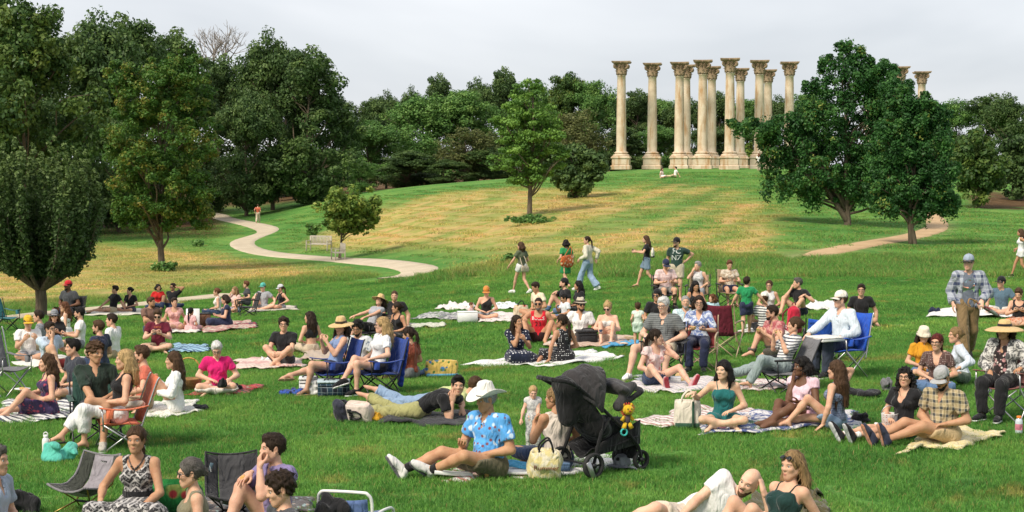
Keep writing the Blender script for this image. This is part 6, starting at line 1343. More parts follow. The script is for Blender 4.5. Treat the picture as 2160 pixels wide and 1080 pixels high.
P(460, 668, -80, 'sideR', ('lap', 'lap'), sex='f', look=-85, top=('tank', T(.74, .68, .64)), bot=('jeans', DKDEN), hair=('bun', 'auburn'), skin='light', label='person in pale sleeveless top with auburn bun behind the navy dress')
P(478, 692, -75, 'sideR', ('hold', 'hold'), sex='f', look=-85, pitch=10, b=1.15, top=('cap', NAVY, 'scoop'), bot=('maxi', NAVY), hair=('bob', 'dark'), skin='light', label='person in navy dress with dark bob handling food, facing left')
P(497, 662, -30, 'cross', ('mouth', 'lap'), sex='f', look=-50, top=('tee', T(.72, .50, .46)), bot=('short', LDEN), hair=('long', 'dkblond', .32), skin='light', label='person with long fair hair in pale pink tee, hand to mouth')
P(522, 662, -70, 'chair', ('thigh', 'thigh'), sex='f', look=-100, top=('tee', CHAR), bot=('shorts', CHAR), hair=('short', 'auburn'), skin='light', seat=.26, h=1.45, group=CH, label='short-haired person mostly hidden by the low dark chair at the back left')
P(556, 657, -25, 'oneknee', ('knee', 'knee'), look=-20, top=('tee', T(.36, .37, .40)), bot=('shorts', GREY), hair=('short', 'brown'), hat=('cap', T(.10, .46, .38)), skin='fair', label='person in teal cap and grey tee, arms on knees')
P(594, 656, -55, 'onefwd', ('knee', 'thigh'), sex='f', look=-75, pitch=10, top=('tank', BLK), bot=('short', GREY), hair=('pony', 'brown'), hat=('cap', T(.60, .60, .64)), skin='light', label='person in pale cap and black tank top beside the teal cap')
# -- centre left
P(460, 833, 5, 'cross', ('lap', (-.16, .30, .16)), sex='f', lean=14, pitch=30, look=8, b=1.2, top=('tee', T(.66, .015, .16)), bot=('capri', T(.60, .56, .50)), hair=('short', 'white'), eye='specs', skin='fair', label='white-haired person in bright magenta tee looking down into a bag')
i = P(600, 776, -12, 'kneesx', ('clasp', 'clasp'), look=5, top=('tee', BLK), bot=('shorts', CHAR), hair=('shortcurl', 'dark'), eye='specs', skin='light', label='smiling person in black tee and glasses, knees crossed and hands clasped')
P(656, 748, -140, 'cross', ('lap', 'lap'), sex='f', look=-105, top=('crop', BLK), bot=('trousers', T(.55, .45, .33)), hair=('wavy', 'dark', .34), skin='light', label='person with long wavy brown hair and bare back, turned away')
i = P(706, 832, -62, 'chairx', ('eat', 'eat'), sex='f', look=-30, lean=-14, pitch=6, top=('tank', T(.20, .28, .48), 'v'), bot=('short', NAVY), hair=('long', 'dark', .18), hat=('straw', STRAW, T(.04, .03, .02)), skin='light', seat=.30, group=CH, b=1.08, shoe=('sandal', T(.45, .30, .18)), legpos={'R': (-.16, .92, .30, 0, .3, 1), 'L': (-.08, .48, .08, -.1, .5, 1)}, label='person in straw sun hat and blue tank top eating in a blue camp chair')
small(handpos(i, 'R'), 'sandwich', 'small snack held by the person in the straw sun hat', sc=.6)
P(757, 790, -20, 'cross', ('lap', 'lap'), look=-20, pitch=15, top=('shirt', T(.62, .64, .66, pat='floral', col2=(.2, .24, .3)), 'v'), bot=('shorts', NAVY), hair=('shortcurl', 'black'), beard='black', eye='specs', skin='tan', label='bearded person with glasses glimpsed between the two blue camp chairs')
P(796, 832, -62, 'chairx', ('lap', 'arm'), sex='f', look=-80, lean=-12, b=1.12, top=('tee', T(.66, .67, .70)), bot=('short', BLK), hair=('long', 'blond', .30), eye='specs', skin='fair', seat=.30, group=CH, shoe=(BLK, WSOLE), legpos={'R': (-.14, .60, .24, 0, .4, 1), 'L': (-.16, .40, .08, -.1, .5, 1)}, label='blond person in white tee and glasses in the blue camp chair with hanging bag')
P(782, 722, -50, 'chairout', ((.22, .46, .50), (-.22, .46, .50)), sex='f', lean=-30, look=-30, pitch=-25, top=('cap', T(.36, .37, .40)), bot=('shorts', BLK), hair=('bob', 'dark'), hat=('straw', STRAW), skin='light', seat=.22, group=CH, label='person in straw fedora reclining with face tipped to the sky')
P(832, 694, -5, 'cross', ('lap', 'ground'), look=0, lean=-5, b=1.25, top=('tee', BLK), bot=('shorts', CHAR), hair=('buzz', 'brown'), beard='dkblond', skin='light', label='stout balding person in black tee, leaning on one arm')
P(840, 722, -45, 'cross', ('lap', 'lap'), sex='f', look=-85, top=('tank', BLK, 'scoop'), bot=('skirt', BLK), hair=('bun', 'dark'), skin='tan', label='person in black scoop tank with dark hair tied back, looking left')
P(866, 802, -125, 'cross', ('lap', 'lap'), sex='f', look=-100, pitch=18, top=('tee', T(.24, .055, .03, pat='dots', col2=(.34, .10, .05))), bot=('trousers', T(.16, .165, .17)), hair=('pony', 'dark', .2), skin='light', label='person in rust brown blouse and grey trousers behind the hanging blue bag')
# -- centre
P(1026, 677, 0, 'cross', ('lap', 'lap'), sex='f', pitch=20, top=('oneshoulder', BLK), bot=('shorts', GREY), hair=('bun', 'auburn'), hat=('cap', T(.62, .24, .05)), skin='light', label='person in orange cap and black one-shoulder top looking down')
P(993, 672, 60, 'cross', ('lap', 'lap'), sex='f', h=.72, child=1, top=('tee', T(.72, .50, .48)), bot=('shorts', T(.72, .50, .48)), hair=('pigtails', 'auburn'), skin='fair', label='baby with a tuft of hair behind the white box')
i = P(1136, 724, -5, 'kneeswide', ('knee', 'ground'), look=-8, top=('tank', T(.62, .02, .035), 'scoop'), bot=('shorts', T(.04, .01, .012)), hair=('buzz', 'dark'), eye='sun', beard='salt', skin='tan', b=1.1, label='person in red basketball jersey and sunglasses')
text_on(i, 'BULLS', .095, WHT, .0); text_on(i, '23', .13, BLK, -.125)
P(1140, 672, -60, 'cross', ('lap', 'lap'), look=-60, pitch=22, lean=10, top=('tee', T(.72, .63, .46)), bot=('shorts', KHA), hair=('short', 'dark'), skin='tan', label='dark-haired person in cream tee bending forward behind the red jersey')
i = P(1090, 768, 5, 'sideL', ('chin', 'eat'), sex='f', look=40, b=1.1, pitch=-6, roll=6, top=('tee', T(.015, .02, .045, pat='dots', col2=(.7, .7, .72), sc=1.3), 'deep'), bot=('maxi', T(.015, .02, .045, pat='dots', col2=(.7, .7, .72), sc=1.3)), hair=('long', 'dark', .36), skin='tan', label='person in navy polka dot dress, both hands raised to the chin')
P(1190, 768, -150, 'sideL', ('lap', 'ground'), sex='f', look=-110, lean=4, top=('tank', T(.015, .015, .018, pat='dots', col2=(.75, .75, .75), sc=.8)), bot=('maxi', T(.015, .015, .018, pat='dots', col2=(.75, .75, .75), sc=.8)), hair=('pony', 'dark', .42), skin='tan', label='person in black dotted sundress with long ponytail, seen from behind')
P(1192, 664, -70, 'oneknee', ('knee', 'lap'), look=-85, pitch=-10, top=('tee', BLK), bot=('jeans', DEN), hair=('short', 'black'), hat=('backcap', BLK), beard='black', skin='light', label='bearded person in black backward cap beside the long-haired one in black')
P(1192, 678, -60, 'cross', ('eat', 'lap'), h=1.2, child=1, look=-70, pitch=15, top=('tee', T(.68, .70, .74)), bot=('shorts', DEN), hair=('short', 'black'), skin='tan', label='small child in pale tee in front of the black backward cap')
P(1222, 664, -70, 'cross', ('lap', 'lap'), sex='f', look=-85, top=('tee', BLK), bot=('trousers', BLK), hair=('curly', 'black', .36), skin='tan', label='person with long dark curly hair in black, facing left')
i = P(1224, 727, 0, 'cross', ((.34, .30, .16, 'grip'), 'lap'), look=20, top=('shirt', WHT, 'v'), bot=('shorts', KHA), hair=('short', 'dark'), hat=('fedora', T(.50, .44, .34), T(.07, .05, .04)), eye='sun', beard='dark', skin='tan', label='person in white shirt, sunglasses and straw trilby')
small(handpos(i, 'R'), 'cup', 'red cup beside the person in the straw trilby', m=T(.50, .03, .03))
i = P(1282, 728, -8, 'knees', ((.12, .34, .28), 'clasp'), sex='f', pitch=20, look=-20, top=('bandeau', T(.60, .62, .60)), bot=('short', T(.62, .50, .40)), hair=('bun', 'blond', (0, -.03, .125)), eye='sun', skin='fair', label='blond person with top knot and pale bandeau, knees drawn up')
small(handpos(i, 'R', .1), 'can', 'dark drink can held by the blond person with the top knot', m=T(.05, .06, .10))
P(1345, 735, 175, 'stand', ('down', 'down'), sex='f', h=.86, child=1, top=('cap', T(.60, .68, .60)), bot=('shorts', T(.55, .68, .58)), hair=('pigtails', 'brown'), skin='light', group=ST, label='toddler in pale green romper standing with back turned')
P(1386, 702, 5, 'cross', ('lap', 'lap'), look=-30, top=('tee', BLK), bot=('shorts', CHAR), hair=('short', 'black'), hat=('backcap', BLK), eye='sun', skin='tan', label='person in backward black cap and sunglasses beside the toddler')
i = P(1400, 800, -22, 'chair', ((.20, .34, .62, 'grip'), 'thigh'), look=-32, pitch=10, b=1.15, top=('shirt', T(.11, .12, .12, pat='hstripe', col2=(.20, .21, .21), sc=.6), 'v'), bot=('shorts', T(.46, .39, .28)), hair=('short', 'white'), eye='specs', skin='fair', seat=.38, group=CH, label='white-haired person in grey striped polo and khaki shorts in a camp chair', legpos={'R': (.42, .46, .08, .4, .4, 1, .1, 1, 0), 'L': (-.14, .44, .08, -.2, .4, 1, 0, 1, 0)}, shoe=SN)
small(handpos(i, 'R'), 'cup', 'dark travel mug held by the white-haired person in the striped polo', m=T(.03, .04, .08), sc=.9)
i = P(1474, 782, -12, 'chair', ('hold', 'hold'), sex='f', look=-5, b=1.05, top=('half', T(.14, .20, .42, pat='blotch', col2=(.62, .66, .74)), 'v'), bot=('trousers', NAVY), hair=('bob', 'dark'), eye='specs', skin='light', seat=.38, group=CH, shoe=BSN, label='dark-haired person with glasses in blue and white patterned blouse')
small(handpos(i, 'R'), 'sandwich', 'sandwich held by the person in the blue patterned blouse')
P(1446, 722, 5, 'cross', ('lap', 'lap'), look=0, lean=-6, top=('shirt', T(.40, .55, .62, pat='blotch', col2=(.62, .70, .72)), 'v'), bot=('shorts', KHA), hair=('buzz', 'grey'), beard='grey', skin='light', label='grey-bearded person in pale blue patterned shirt behind the blue patterned blouse')
P(1378, 816, 35, 'fwd', ('lap', 'mouth'), sex='f', look=75, lean=2, legpos={'R': (.26, .58, .07, .5, .3, .8, .5, .3, 1), 'L': (-.16, .66, .07, -.4, .3, .8, -.2, .4, 1)}, top=('cap', T(.70, .55, .53, pat='floral', col2=(.55, .25, .24)), 'scoop'), bot=('short', DKDEN), hair=('pony', 'dark', .26), skin='fair', shoe=(T(.55, .35, .36), T(.42, .05, .07)), label='person in pink floral top with dark ponytail, soles of red shoes showing')
P(1466, 668, 5, 'sideL', ('lap', 'knee'), sex='f', look=20, pitch=14, top=('tank', BLK, 'scoop'), bot=('trousers', BLK), hair=('long', 'black', .34), skin='tan', label='person with long black hair and black tank below the standing man')
P(1503, 676, -10, 'sideR', ('lap', 'lap'), sex='f', h=1.1, child=1, look=-60, top=('tee', T(.42, .62, .70)), bot=('shorts', LDEN), hair=('curly', 'auburn', .12), skin='light', label='child with auburn curls in light blue tee')
i = P(1403, 652, 10, 'chair', ('hold', 'hold'), pitch=28, look=20, top=('shirt', T(.60, .42, .40, pat='plaid', col2=(.70, .56, .54)), 'v'), bot=('shorts', T(.26, .25, .23)), hair=('short', 'grey'), hat=('cap', NAVY), skin='light', seat=.38, group=CH, b=1.12, shoe=(BLK, BLK, BLK), label='person in navy cap and pink plaid shirt in a camp chair')
P(1472, 652, -12, 'chair', ('mouth', 'thigh'), sex='f', look=-45, top=('tank', T(.56, .55, .55)), bot=('trousers', GREY), hair=('short', 'grey'), skin='light', seat=.38, group=CH, label='grey-haired person in pale sleeveless blouse in a camp chair')
P(1538, 648, 5, 'chair', ('hold', 'hold'), sex='f', pitch=18, b=1.1, top=('tee', T(.62, .55, .45, pat='blotch', col2=(.36, .27, .18))), bot=('short', NAVY), hair=('short', 'auburn'), skin='light', seat=.38, group=CH, label='short-haired person in beige patterned blouse, bare knees, in a camp chair')
P(1574, 708, 168, 'walk', ((.42, .12, .62), (-.36, .10, .50)), h=1.22, child=1, look=150, top=('tee', T(.02, .25, .09)), bot=('shorts', NAVY), hair=('short', 'dark'), skin='light', group=ST, label='boy in green tee standing with back turned')
P(1622, 668, -5, 'cross', ('lap', 'lap'), sex='f', look=-20, top=('tank', T(.60, .60, .60)), bot=('shorts', GREY), hair=('bun', 'brown'), eye='specs', skin='light', label='person with glasses and sleeveless top behind the white cap')
P(1612, 706, 170, 'cross', ('lap', 'lap'), sex='f', look=170, top=('tee', T(.70, .70, .68, pat='hstripe', col2=(.04, .04, .05))), bot=('trousers', BLK), hair=('short', 'brown'), hat=('cap', T(.76, .74, .68)), skin='light', label='person in white cap and striped top, seen from behind')
i = P(1640, 755, -65, 'oneknee', ('eat', 'eat'), look=-80, lean=8, top=('shirt', T(.38, .09, .10, pat='blotch', col2=(.55, .28, .26)), 'v'), bot=('trousers', T(.08, .07, .055)), hair=('short', 'dark'), eye='specs', beard='dark', skin='light', b=1.12, label='person in red patterned shirt with glasses eating, facing left')
small(handpos(i, 'R'), 'sandwich', 'flatbread held by the person in the red patterned shirt', sc=1.2)
i = P(1650, 822, -72, 'chairout', ('eat', 'eat'), sex='f', lean=-24, look=-90, b=1.05, top=('half', T(.72, .71, .69, pat='hstripe', col2=(.07, .08, .11), sc=.8)), bot=('trousers', T(.27, .33, .33)), hair=('bun', 'brown'), skin='light', seat=.24, group=CH, label='person in striped tee and grey green trousers stretched out in a low black chair', legpos={'R': (.10, .86, .20, .1, .3, 1, .1, .5, .8), 'L': (-.10, .58, .10, -.1, .3, 1, -.1, .8, .3)})
small(handpos(i, 'L'), 'sandwich', 'bread roll held by the person in the striped tee')
P(1688, 668, -50, 'kneeswide', ('mouth', 'knee'), look=-80, lean=6, top=('tee', BLK), bot=('shorts', NAVY), hair=('short', 'salt'), skin='light', label='grey-haired person in black tee, hand at mouth, right of the red backpack')
i = P(1775, 795, -55, 'chair', ('reach', 'thigh'), look=-75, b=1.12, top=('long', T(.60, .68, .74), 'v'), bot=('jeans', T(.035, .045, .07)), hair=('short', 'brown'), hat=('cap', T(.74, .70, .62)), eye='sun', skin='fair', seat=.42, group=CH, shoe=BSN, label='person in cream cap and pale blue shirt in a bright blue camp chair')
P(1816, 690, -10, 'cross', ('lap', 'ground'), look=-15, top=('tee', BLK), bot=('shorts', CHAR), hair=('short', 'dark'), eye='specs', skin='light', label='person in black tee and glasses sitting alone right of the cream cap')
# -- standing
P(1100, 620, -135, 'walkL', ('swing', (-.30, .30, .80)), sex='f', look=-110, top=('tee', T(.10, .12, .07)), bot=('short', T(.66, .66, .66)), hair=('curly', 'brown', .20), skin='light', shoe=SN, group=ST, h=1.66, label='walking person in olive tee and white shorts with a crossbody bag, leftmost of the walkers')
P(1194, 610, -150, 'walk', ('swing', 'swing'), sex='f', look=-150, top=('tee', T(.03, .26, .08)), bot=('skirt', T(.02, .22, .07)), hair=('curly', 'black', .12), skin='light', group=ST, h=1.62, b=1.1, label='walking person in green top and green skirt with a floral shoulder bag')
P(1240, 614, -120, 'walkL', ('swingb', 'swing'), sex='f', look=-80, top=('long', T(.62, .58, .46)), bot=('wide', T(.26, .36, .50)), hair=('pony', 'dark', .28), skin='light', shoe=SN, group=ST, h=1.76, b=1.12, label='walking person in cream shirt and wide blue jeans')
i = P(1364, 607, -95, 'walk', ('out', 'out'), sex='f', look=-95, top=('tee', BLK), bot=('shorts', T(.20, .28, .38)), hair=('long', 'brown', .34), skin='light', shoe=('sandal', BLK), group=ST, h=1.7, label='walking person in black top and denim shorts with a white tote on the shoulder')
small(handpos(i, 'R'), 'phone', 'phone held out by the walking person with the white tote', name='phone', cat='phone')
i = P(1427, 636, -10, 'stand', ('down', 'hip'), look=-50, top=('tee', T(.025, .055, .045)), bot=('shorts', T(.50, .43, .32)), hair=('short', 'dark'), hat=('cap', BLK), beard='dark', skin='light', group=ST, h=1.78, b=1.08, label='standing person in dark green lettered tee and black cap')
text_on(i, 'FC', .20, T(.62, .66, .62), .02); text_on(i, 'NZ', .20, T(.62, .66, .62), -.16)
i = P(2040, 760, -8, 'walk', ('down', (-.20, .22, .92, 'grip')), look=-30, top=('open', T(.36, .39, .45, pat='plaid', col2=(.05, .065, .13), sc=1.7), 'deep'), inner=('tee', T(.13, .15, .19)), bot=('trousers', T(.20, .135, .065)), hair=('short', 'brown'), hat=('cap', T(.30, .36, .44), BLK), skin='fair', group=ST, h=1.82, shoe=(T(.05, .045, .04), BLK), label='walking person in open plaid shirt, brown trousers and blue cap, carrying an umbrella')
S6 = i
P(2153, 586, -110, 'walk', ('swing', 'swingb'), sex='f', look=-110, top=('tank', T(.74, .74, .74)), bot=('short', T(.74, .74, .74)), hair=('long', 'brown', .28), skin='tan', shoe=BSN, group=ST, h=1.68, label='person in white shorts cut off by the right edge')
P(544, 471, 175, 'walk', ('swing', 'swingb'), look=170, top=('tee', T(.52, .13, .07)), bot=('trousers', T(.60, .50, .38)), hair=('short', 'brown'), skin='light', group=ST, h=1.74, label='distant person in orange top walking away along the path', d_off=0)
P(1396, 376, 60, 'sideR', ('ground', 'lap'), sex='f', look=60, top=('tee', T(.72, .56, .50)), bot=('skirt', WHT), hair=('long', 'brown', .3), skin='light', label='distant person in pale pink on the hilltop lawn, left of two')
P(1424, 375, -80, 'onefwd', ('lap', 'back'), look=-80, lean=-8, top=('tee', WHT), bot=('trousers', T(.62, .50, .30)), hair=('short', 'black'), skin='light', label='distant person in white tee on the hilltop lawn, right of two')
P(1600, 352, 150, 'stand', ('down', 'down'), sex='f', top=('tee', WHT), bot=('trousers', T(.4, .33, .24)), hair=('long', 'auburn', .25), skin='light', group=ST, loc=atdist(1600, 152), label='distant person in white top beside the column feet')
# -- right
P(2112, 667, -20, 'cross', ('ground', 'knee'), look=-60, lean=6, top=('tee', T(.09, .15, .20)), bot=('shorts', T(.66, .62, .55)), hair=('short', 'black'), hat=('cap', BLK), skin='light', label='person in slate blue tee and black cap at the right edge')
i = P(2148, 694, -15, 'cross', ('phone', 'phone'), sex='f', pitch=22, look=-35, top=('tank', BLK, 'scoop'), bot=('skirt', T(.52, .16, .06, pat='blotch', col2=(.6, .4, .3))), hair=('short', 'brown'), skin='light', label='short-haired person in black tank and orange skirt looking at a phone, right edge')
i = P(2118, 884, -40, 'chair', ('thigh', 'arm'), sex='f', look=-50, b=1.25, top=('open', T(.64, .62, .58, pat='blotch', col2=(.10, .10, .10), sc=.8), 'deep'), inner=('tee', T(.025, .018, .018, pat='floral', col2=(.50, .26, .26), col3=(.6, .52, .46)), 'v'), bot=('trousers', BLK), hair=('bob', 'dark'), hat=('wide', STRAW, BLK), eye='sun', skin='tan', seat=.42, group=CH, shoe=BSN, label='person in wide straw hat, sunglasses and floral blouse in a chair at right')
R3 = i
P(1946, 802, 5, 'cross', ('lap', 'lap'), sex='f', look=5, pitch=15, h=1.52, top=('tee', T(.66, .30, .02)), bot=('shorts', DEN), hair=('long', 'dark', .3), hat=('bucket', T(.74, .66, .52)), skin='light', label='person in cream bucket hat and orange yellow tee')
P(1976, 832, -25, 'cross', ('lap', 'lap'), sex='f', look=-35, top=('tee', T(.10, .055, .048, pat='dots', col2=(.42, .34, .3), sc=.6), 'deep'), bot=('jeans', DEN), hair=('braid', 'red', .25), eye='specs', skin='light', label='person with dark red hair and glasses in brown dotted top')
P(2030, 812, -100, 'oneknee', ('lap', 'knee'), sex='f', look=-85, lean=8, top=('long', T(.56, .62, .70)), bot=('trousers', T(.10, .14, .10)), hair=('bun', 'dkblond'), skin='light', label='person with a bun and light blue hoodie behind the red-haired one')
P(1905, 926, -42, 'fwd', ('lap', 'back'), sex='f', look=-25, pitch=-4, lean=-6, legpos={'R': (.42, .74, .07, .1, .1, 1, .5, .2, 1), 'L': (.28, .80, .07, .1, .1, 1, .2, .4, 1)}, top=('tee', BLK, 'deep'), bot=('short', DEN), hair=('curly', 'black', .40), eye='specs', skin='light', shoe=(BLK, T(.5, .5, .5), WHT), label='person with glasses and long curly black hair in black top beside the grey cap')
P(1992, 938, -42, 'fwd', ('lap', 'lap'), look=-45, pitch=28, lean=4, b=1.15, legpos={'R': (.54, .66, .07, .1, .1, 1, .4, .2, 1), 'L': (.36, .66, .08, -.3, .4, .8, .2, .2, 1)}, top=('shirt', T(.42, .33, .18, pat='plaid', col2=(.055, .06, .06), sc=1.1), 'v'), bot=('shorts', T(.50, .37, .21)), hair=('buzz', 'dark'), hat=('cap', T(.40, .40, .40)), eye='specs', beard='black', skin='tan', shoe=(T(.03, .035, .06), T(.42, .20, .12)), label='person in tan plaid shirt and grey cap looking down')
P(1526, 906, -8, 'cross', ((.42, .18, .42), 'lap'), sex='f', look=-38, top=('cami', T(.015, .13, .13)), bot=('short', T(.02, .14, .14)), hair=('long', 'black', .30), skin='asian', label='black-haired person in teal strappy top, hand on a canvas tote')
P(1694, 897, -48, 'fwd', ('chin', 'hold'), sex='f', look=-70, b=1.32, legpos={'R': (-.06, .66, .08, .3, .2, .7, .3, .6, .2), 'L': (.02, .70, .08, -.3, .2, .6, .2, .6, .2)}, top=('cap', T(.74, .53, .60), 'scoop'), bot=('short', T(.66, .40, .48)), hair=('curly', 'black', .06), skin='dark', label='dark-skinned person in pale pink top resting chin on hand')
P(1762, 907, -130, 'knees', ('head', 'ground'), sex='f', look=-120, lean=-4, legpos={'R': (-.52, .62, .08, .1, .2, 1, -.5, 1, 0), 'L': (-.44, .42, .08, -.3, .3, 1, -.5, 1, 0)}, top=('cami', T(.17, .22, .33, pat='plaid', col2=(.05, .07, .14), sc=.4)), bot=('short', LDEN), hair=('long', 'brown', .46), skin='light', label='person with very long straight brown hair and blue gingham top, arm behind head')
# -- foreground
i = P(1034, 1008, -42, 'onefwd', ('hold', 'lap'), look=-58, pitch=10, lean=2, b=1.2, h=1.84, top=('shirt', T(.10, .36, .74, pat='floral', col2=(.55, .68, .80), col3=(.20, .07, .09), sc=1.3), 'v'), bot=('shorts', T(.13, .115, .07)), hair=('short', 'grey'), hat=('cowboy', T(.80, .78, .72), BLK), skin='tan', shoe=(T(.66, .65, .63), T(.10, .10, .11), BLK), legpos={'R': (.60, .68, .08, .2, .1, 1, .5, .4, 1), 'L': (.36, .52, .08, -.3, .8, .5, .3, .6, .5)}, label='person in white cowboy hat and blue flowered shirt')
small(handpos(i, 'R'), 'sandwich', 'half eaten sandwich held by the person in the cowboy hat', sc=1.0)
i = P(888, 886, 66, 'prone', ('chin', (-.22, .52, .05)), lean=70, look=8, roll=-4, top=('tee', T(.014, .014, .016)), bot=('trousers', T(.34, .33, .14)), hair=('quiff', 'black'), skin='light', barefoot=True, label='short-haired person in black tee and khaki trousers lying on the stomach, propped on elbows')
P(914, 866, 78, 'prone', ('lap', 'lap'), lean=86, look=130, pitch=40, top=('tee', T(.50, .55, .24)), bot=('jeans', LDEN), hair=('short', 'brown'), skin='light', label='person in lime tee and pale jeans lying half hidden behind the cowboy hat')
P(1124, 956, 5, 'stand', ((.17, .10, .30), (-.02, .16, .30)), sex='f', h=.76, child=1, pitch=18, look=8, top=('cap', T(.66, .65, .62, pat='blotch', col2=(.42, .42, .42), sc=.4)), bot=('trousers', T(.62, .61, .58, pat='blotch', col2=(.30, .30, .31), sc=.4)), hair=('crop', 'blond'), skin='fair', group=ST, label='fair-haired toddler in a pale patterned romper standing beside the cowboy hat')
i = P(1174, 992, -150, 'cross', ('lap', 'eat'), sex='f', look=-118, b=1.12, top=('tank', T(.66, .58, .50)), bot=('jeans', DKDEN), hair=('bun', 'dkblond'), skin='tan', h=1.7, label='person in cream sleeveless knit seen from behind, beside the stroller')
small(handpos(i, 'L'), 'sandwich', 'sandwich held by the person in the cream sleeveless knit', sc=.8)
P(1440, 1124, -5, 'cross', ((.16, .34, .06), 'head'), side=-66, lean=4, look=-35, roll=-24, pitch=6, top=('tee', WHT), bot=('shorts', T(.58, .50, .40)), hair=('bald', 'brown'), beard='brown', skin='fair', h=1.82, legpos={'R': (.62, .30, .09, .3, 1, .4), 'L': (.58, .12, .08, .2, 1, .1)}, label='bald bearded person in white tee lying on one side, head on hand')
P(1634, 1176, -52, 'knees', ('back', 'back'), sex='f', lean=-24, look=-50, top=('cami', T(.012, .040, .036)), bot=('short', WHT), hair=('long', 'dkblond', .34), eye='suntop', skin='light', h=1.72, legpos={'R': (.30, .44, .08, .2, .2, 1, .4, 1, 0), 'L': (.12, .48, .08, -.1, .2, 1, .3, 1, 0)}, label='fair-haired person in dark green camisole with sunglasses pushed up, leaning back')
i = P(292, 1108, -6, 'cross', ((.30, .26, .16), (-.12, .34, .14)), sex='f', look=-4, pitch=-2, top=('tank', T(.035, .034, .036, pat='zigzag', col2=(.50, .48, .46), sc=1.5), 'scoop'), bot=('maxi', T(.035, .034, .036, pat='zigzag', col2=(.50, .48, .46), sc=1.5)), hair=('pony', 'brown', .26), skin='tan', h=1.72, label='frowning person in black and white patterned sundress with a bead necklace')
mb = MB(); q_ = i; c_ = q_['neck']; s_ = q_['s']; bv = BVHTree.FromPolygons([v.co for v in q_['top'].data.vertices], [p.vertices for p in q_['top'].data.polygons]); bb_ = [o for o in q_['root'].children if o.name.startswith('body')][0]; bv2 = BVHTree.FromPolygons([v.co for v in bb_.data.vertices], [p.vertices for p in bb_.data.polygons]); S = []
for a_ in np.linspace(-1, 1, 15):
    pp = c_+q_['rt']*.075*math.sin(a_*PI*.5)*1.0+q_['fw']*(.12*(1-a_*a_)-.01)+q_['u2']*(.02-.12*(1-abs(a_))); hit = bv2.find_nearest(Vector(pp)); S.append(np.array(hit[0])+np.array(hit[1])*.006)
mb.tube(S, .0055, 6); mb.ball(S[7]+q_['fw']*.012-q_['u2']*.02, (.017, .015, .022), 8)
for k_ in (5, 6, 8, 9): mb.ball(S[k_]+q_['fw']*.006, .011, 8)
mb.build('necklace', solid('bead', (.05, .04, .035), .3), q_['root'])
mb = MB(); mb.lathe([(.138, -.028), (.143, 0), (.138, .028)], 24, sx=1, sy=.80, c=q_['waist']+q_['u2']*.0, rot=np.stack([q_['rt'], q_['fw'], q_['u2']], 1)); mb.build('belt', BLK, q_['root'])
P(412, 1186, -72, 'cross', ('lap', 'lap'), sex='f', look=-70, pitch=6, top=('tank', T(.20, .18, .115), 'scoop'), bot=('trousers', CHAR), hair=('bun', 'salt', (0, -.115, -.005)), eye='specs', skin='light', label='person with grey streaked bun and glasses in olive tank top, at the bottom edge')
i = P(584, 1140, -46, 'oneknee', ('knee', 'mouth'), look=-62, top=('shirt', T(.21, .17, .33), 'v'), bot=('shorts', T(.30, .27, .22)), hair=('short', 'dark'), skin='light', h=1.78, label='dark-haired person in purple polo shirt eating, in front of the dark low chair')
o = small(handpos(i, 'R'), 'sandwich', 'peach held on the knee of the person in the purple polo', name='peach', cat='fruit', sc=.01); 
for c__ in list(o.children): bpy.data.objects.remove(c__)
mb = MB(); mb.ball((0, 0, .02), (.036, .036, .033), 12); mb.build('peach_flesh', T(.62, .34, .10), o); mb = MB(); mb.tube([(0, 0, .05), (.004, 0, .062)], .003, 5); mb.build('stem', OLIVE, o)
P(602, 1246, -62, 'cross', ('lap', 'lap'), look=-70, pitch=14, top=('tee', CHAR), bot=('shorts', CHAR), hair=('shortcurl', 'dark'), skin='light', h=1.72, label='person whose thick dark hair shows at the bottom edge below the purple polo')
P(-14, 1172, 78, 'cross', ('lap', 'lap'), look=78, top=('shirt', T(.34, .40, .50), 'v'), bot=('shorts', KHA), hair=('short', 'salt'), skin='light', h=1.76, label='grey-haired person in pale blue shirt cut off by the left edge')
# ---------------- blankets and towels
GB = 'blankets on the lawn'
def B(c, m, lab, **k):
    k.setdefault('lift', .055 if onground(*c[0])[1] < 30 else .085); return blanket(c, m, lab, seed=int(c[0][0]+c[1][1]), group=GB, **k)
B([(-30, 896), (205, 888), (222, 856), (10, 848)], T(.70, .69, .66, pat='dstripe', col2=(.05, .055, .09), sc=1.1), 'white blanket with dark stripes under the floral dress person at left')
B([(292, 886), (428, 876), (412, 852), (310, 850)], T(.72, .70, .64), 'plain white blanket under the person in the white blouse')
B([(30, 775), (180, 790), (190, 762), (50, 750)], T(.68, .66, .60), 'white sheet under the persons eating at the far left', fold=.02)
B([(20, 722), (120, 722), (125, 704), (45, 702)], T(.52, .60, .36), 'pale green cloth lying at the far left below the fan-shaped tree', fold=.025)
B([(352, 748), (440, 746), (432, 734), (372, 732)], T(.30, .50, .62, pat='dstripe', col2=(.05, .10, .22)), 'blue striped towel right of the maroon tee', name='towel', cat='towel')
B([(425, 706), (548, 694), (530, 680), (440, 684)], T(.58, .50, .40, pat='blotch', col2=(.34, .06, .06), sc=2), 'cream and red mottled blanket under the navy dress')
B([(340, 706), (420, 706), (420, 692), (350, 690)], T(.70, .66, .60), 'white blanket under the pink checked top and the child')
B([(182, 669), (312, 667), (310, 656), (196, 657)], T(.66, .62, .52), 'cream blanket in the back row under two persons in black tees')
B([(520, 662), (630, 656), (620, 648), (530, 650)], T(.55, .48, .40), 'tan blanket under the two persons in teal and pale caps')
B([(492, 784), (640, 780), (630, 762), (500, 764)], T(.66, .56, .48, pat='plaid', col2=(.52, .24, .22)), 'cream and pink blanket under the smiling person in black tee')
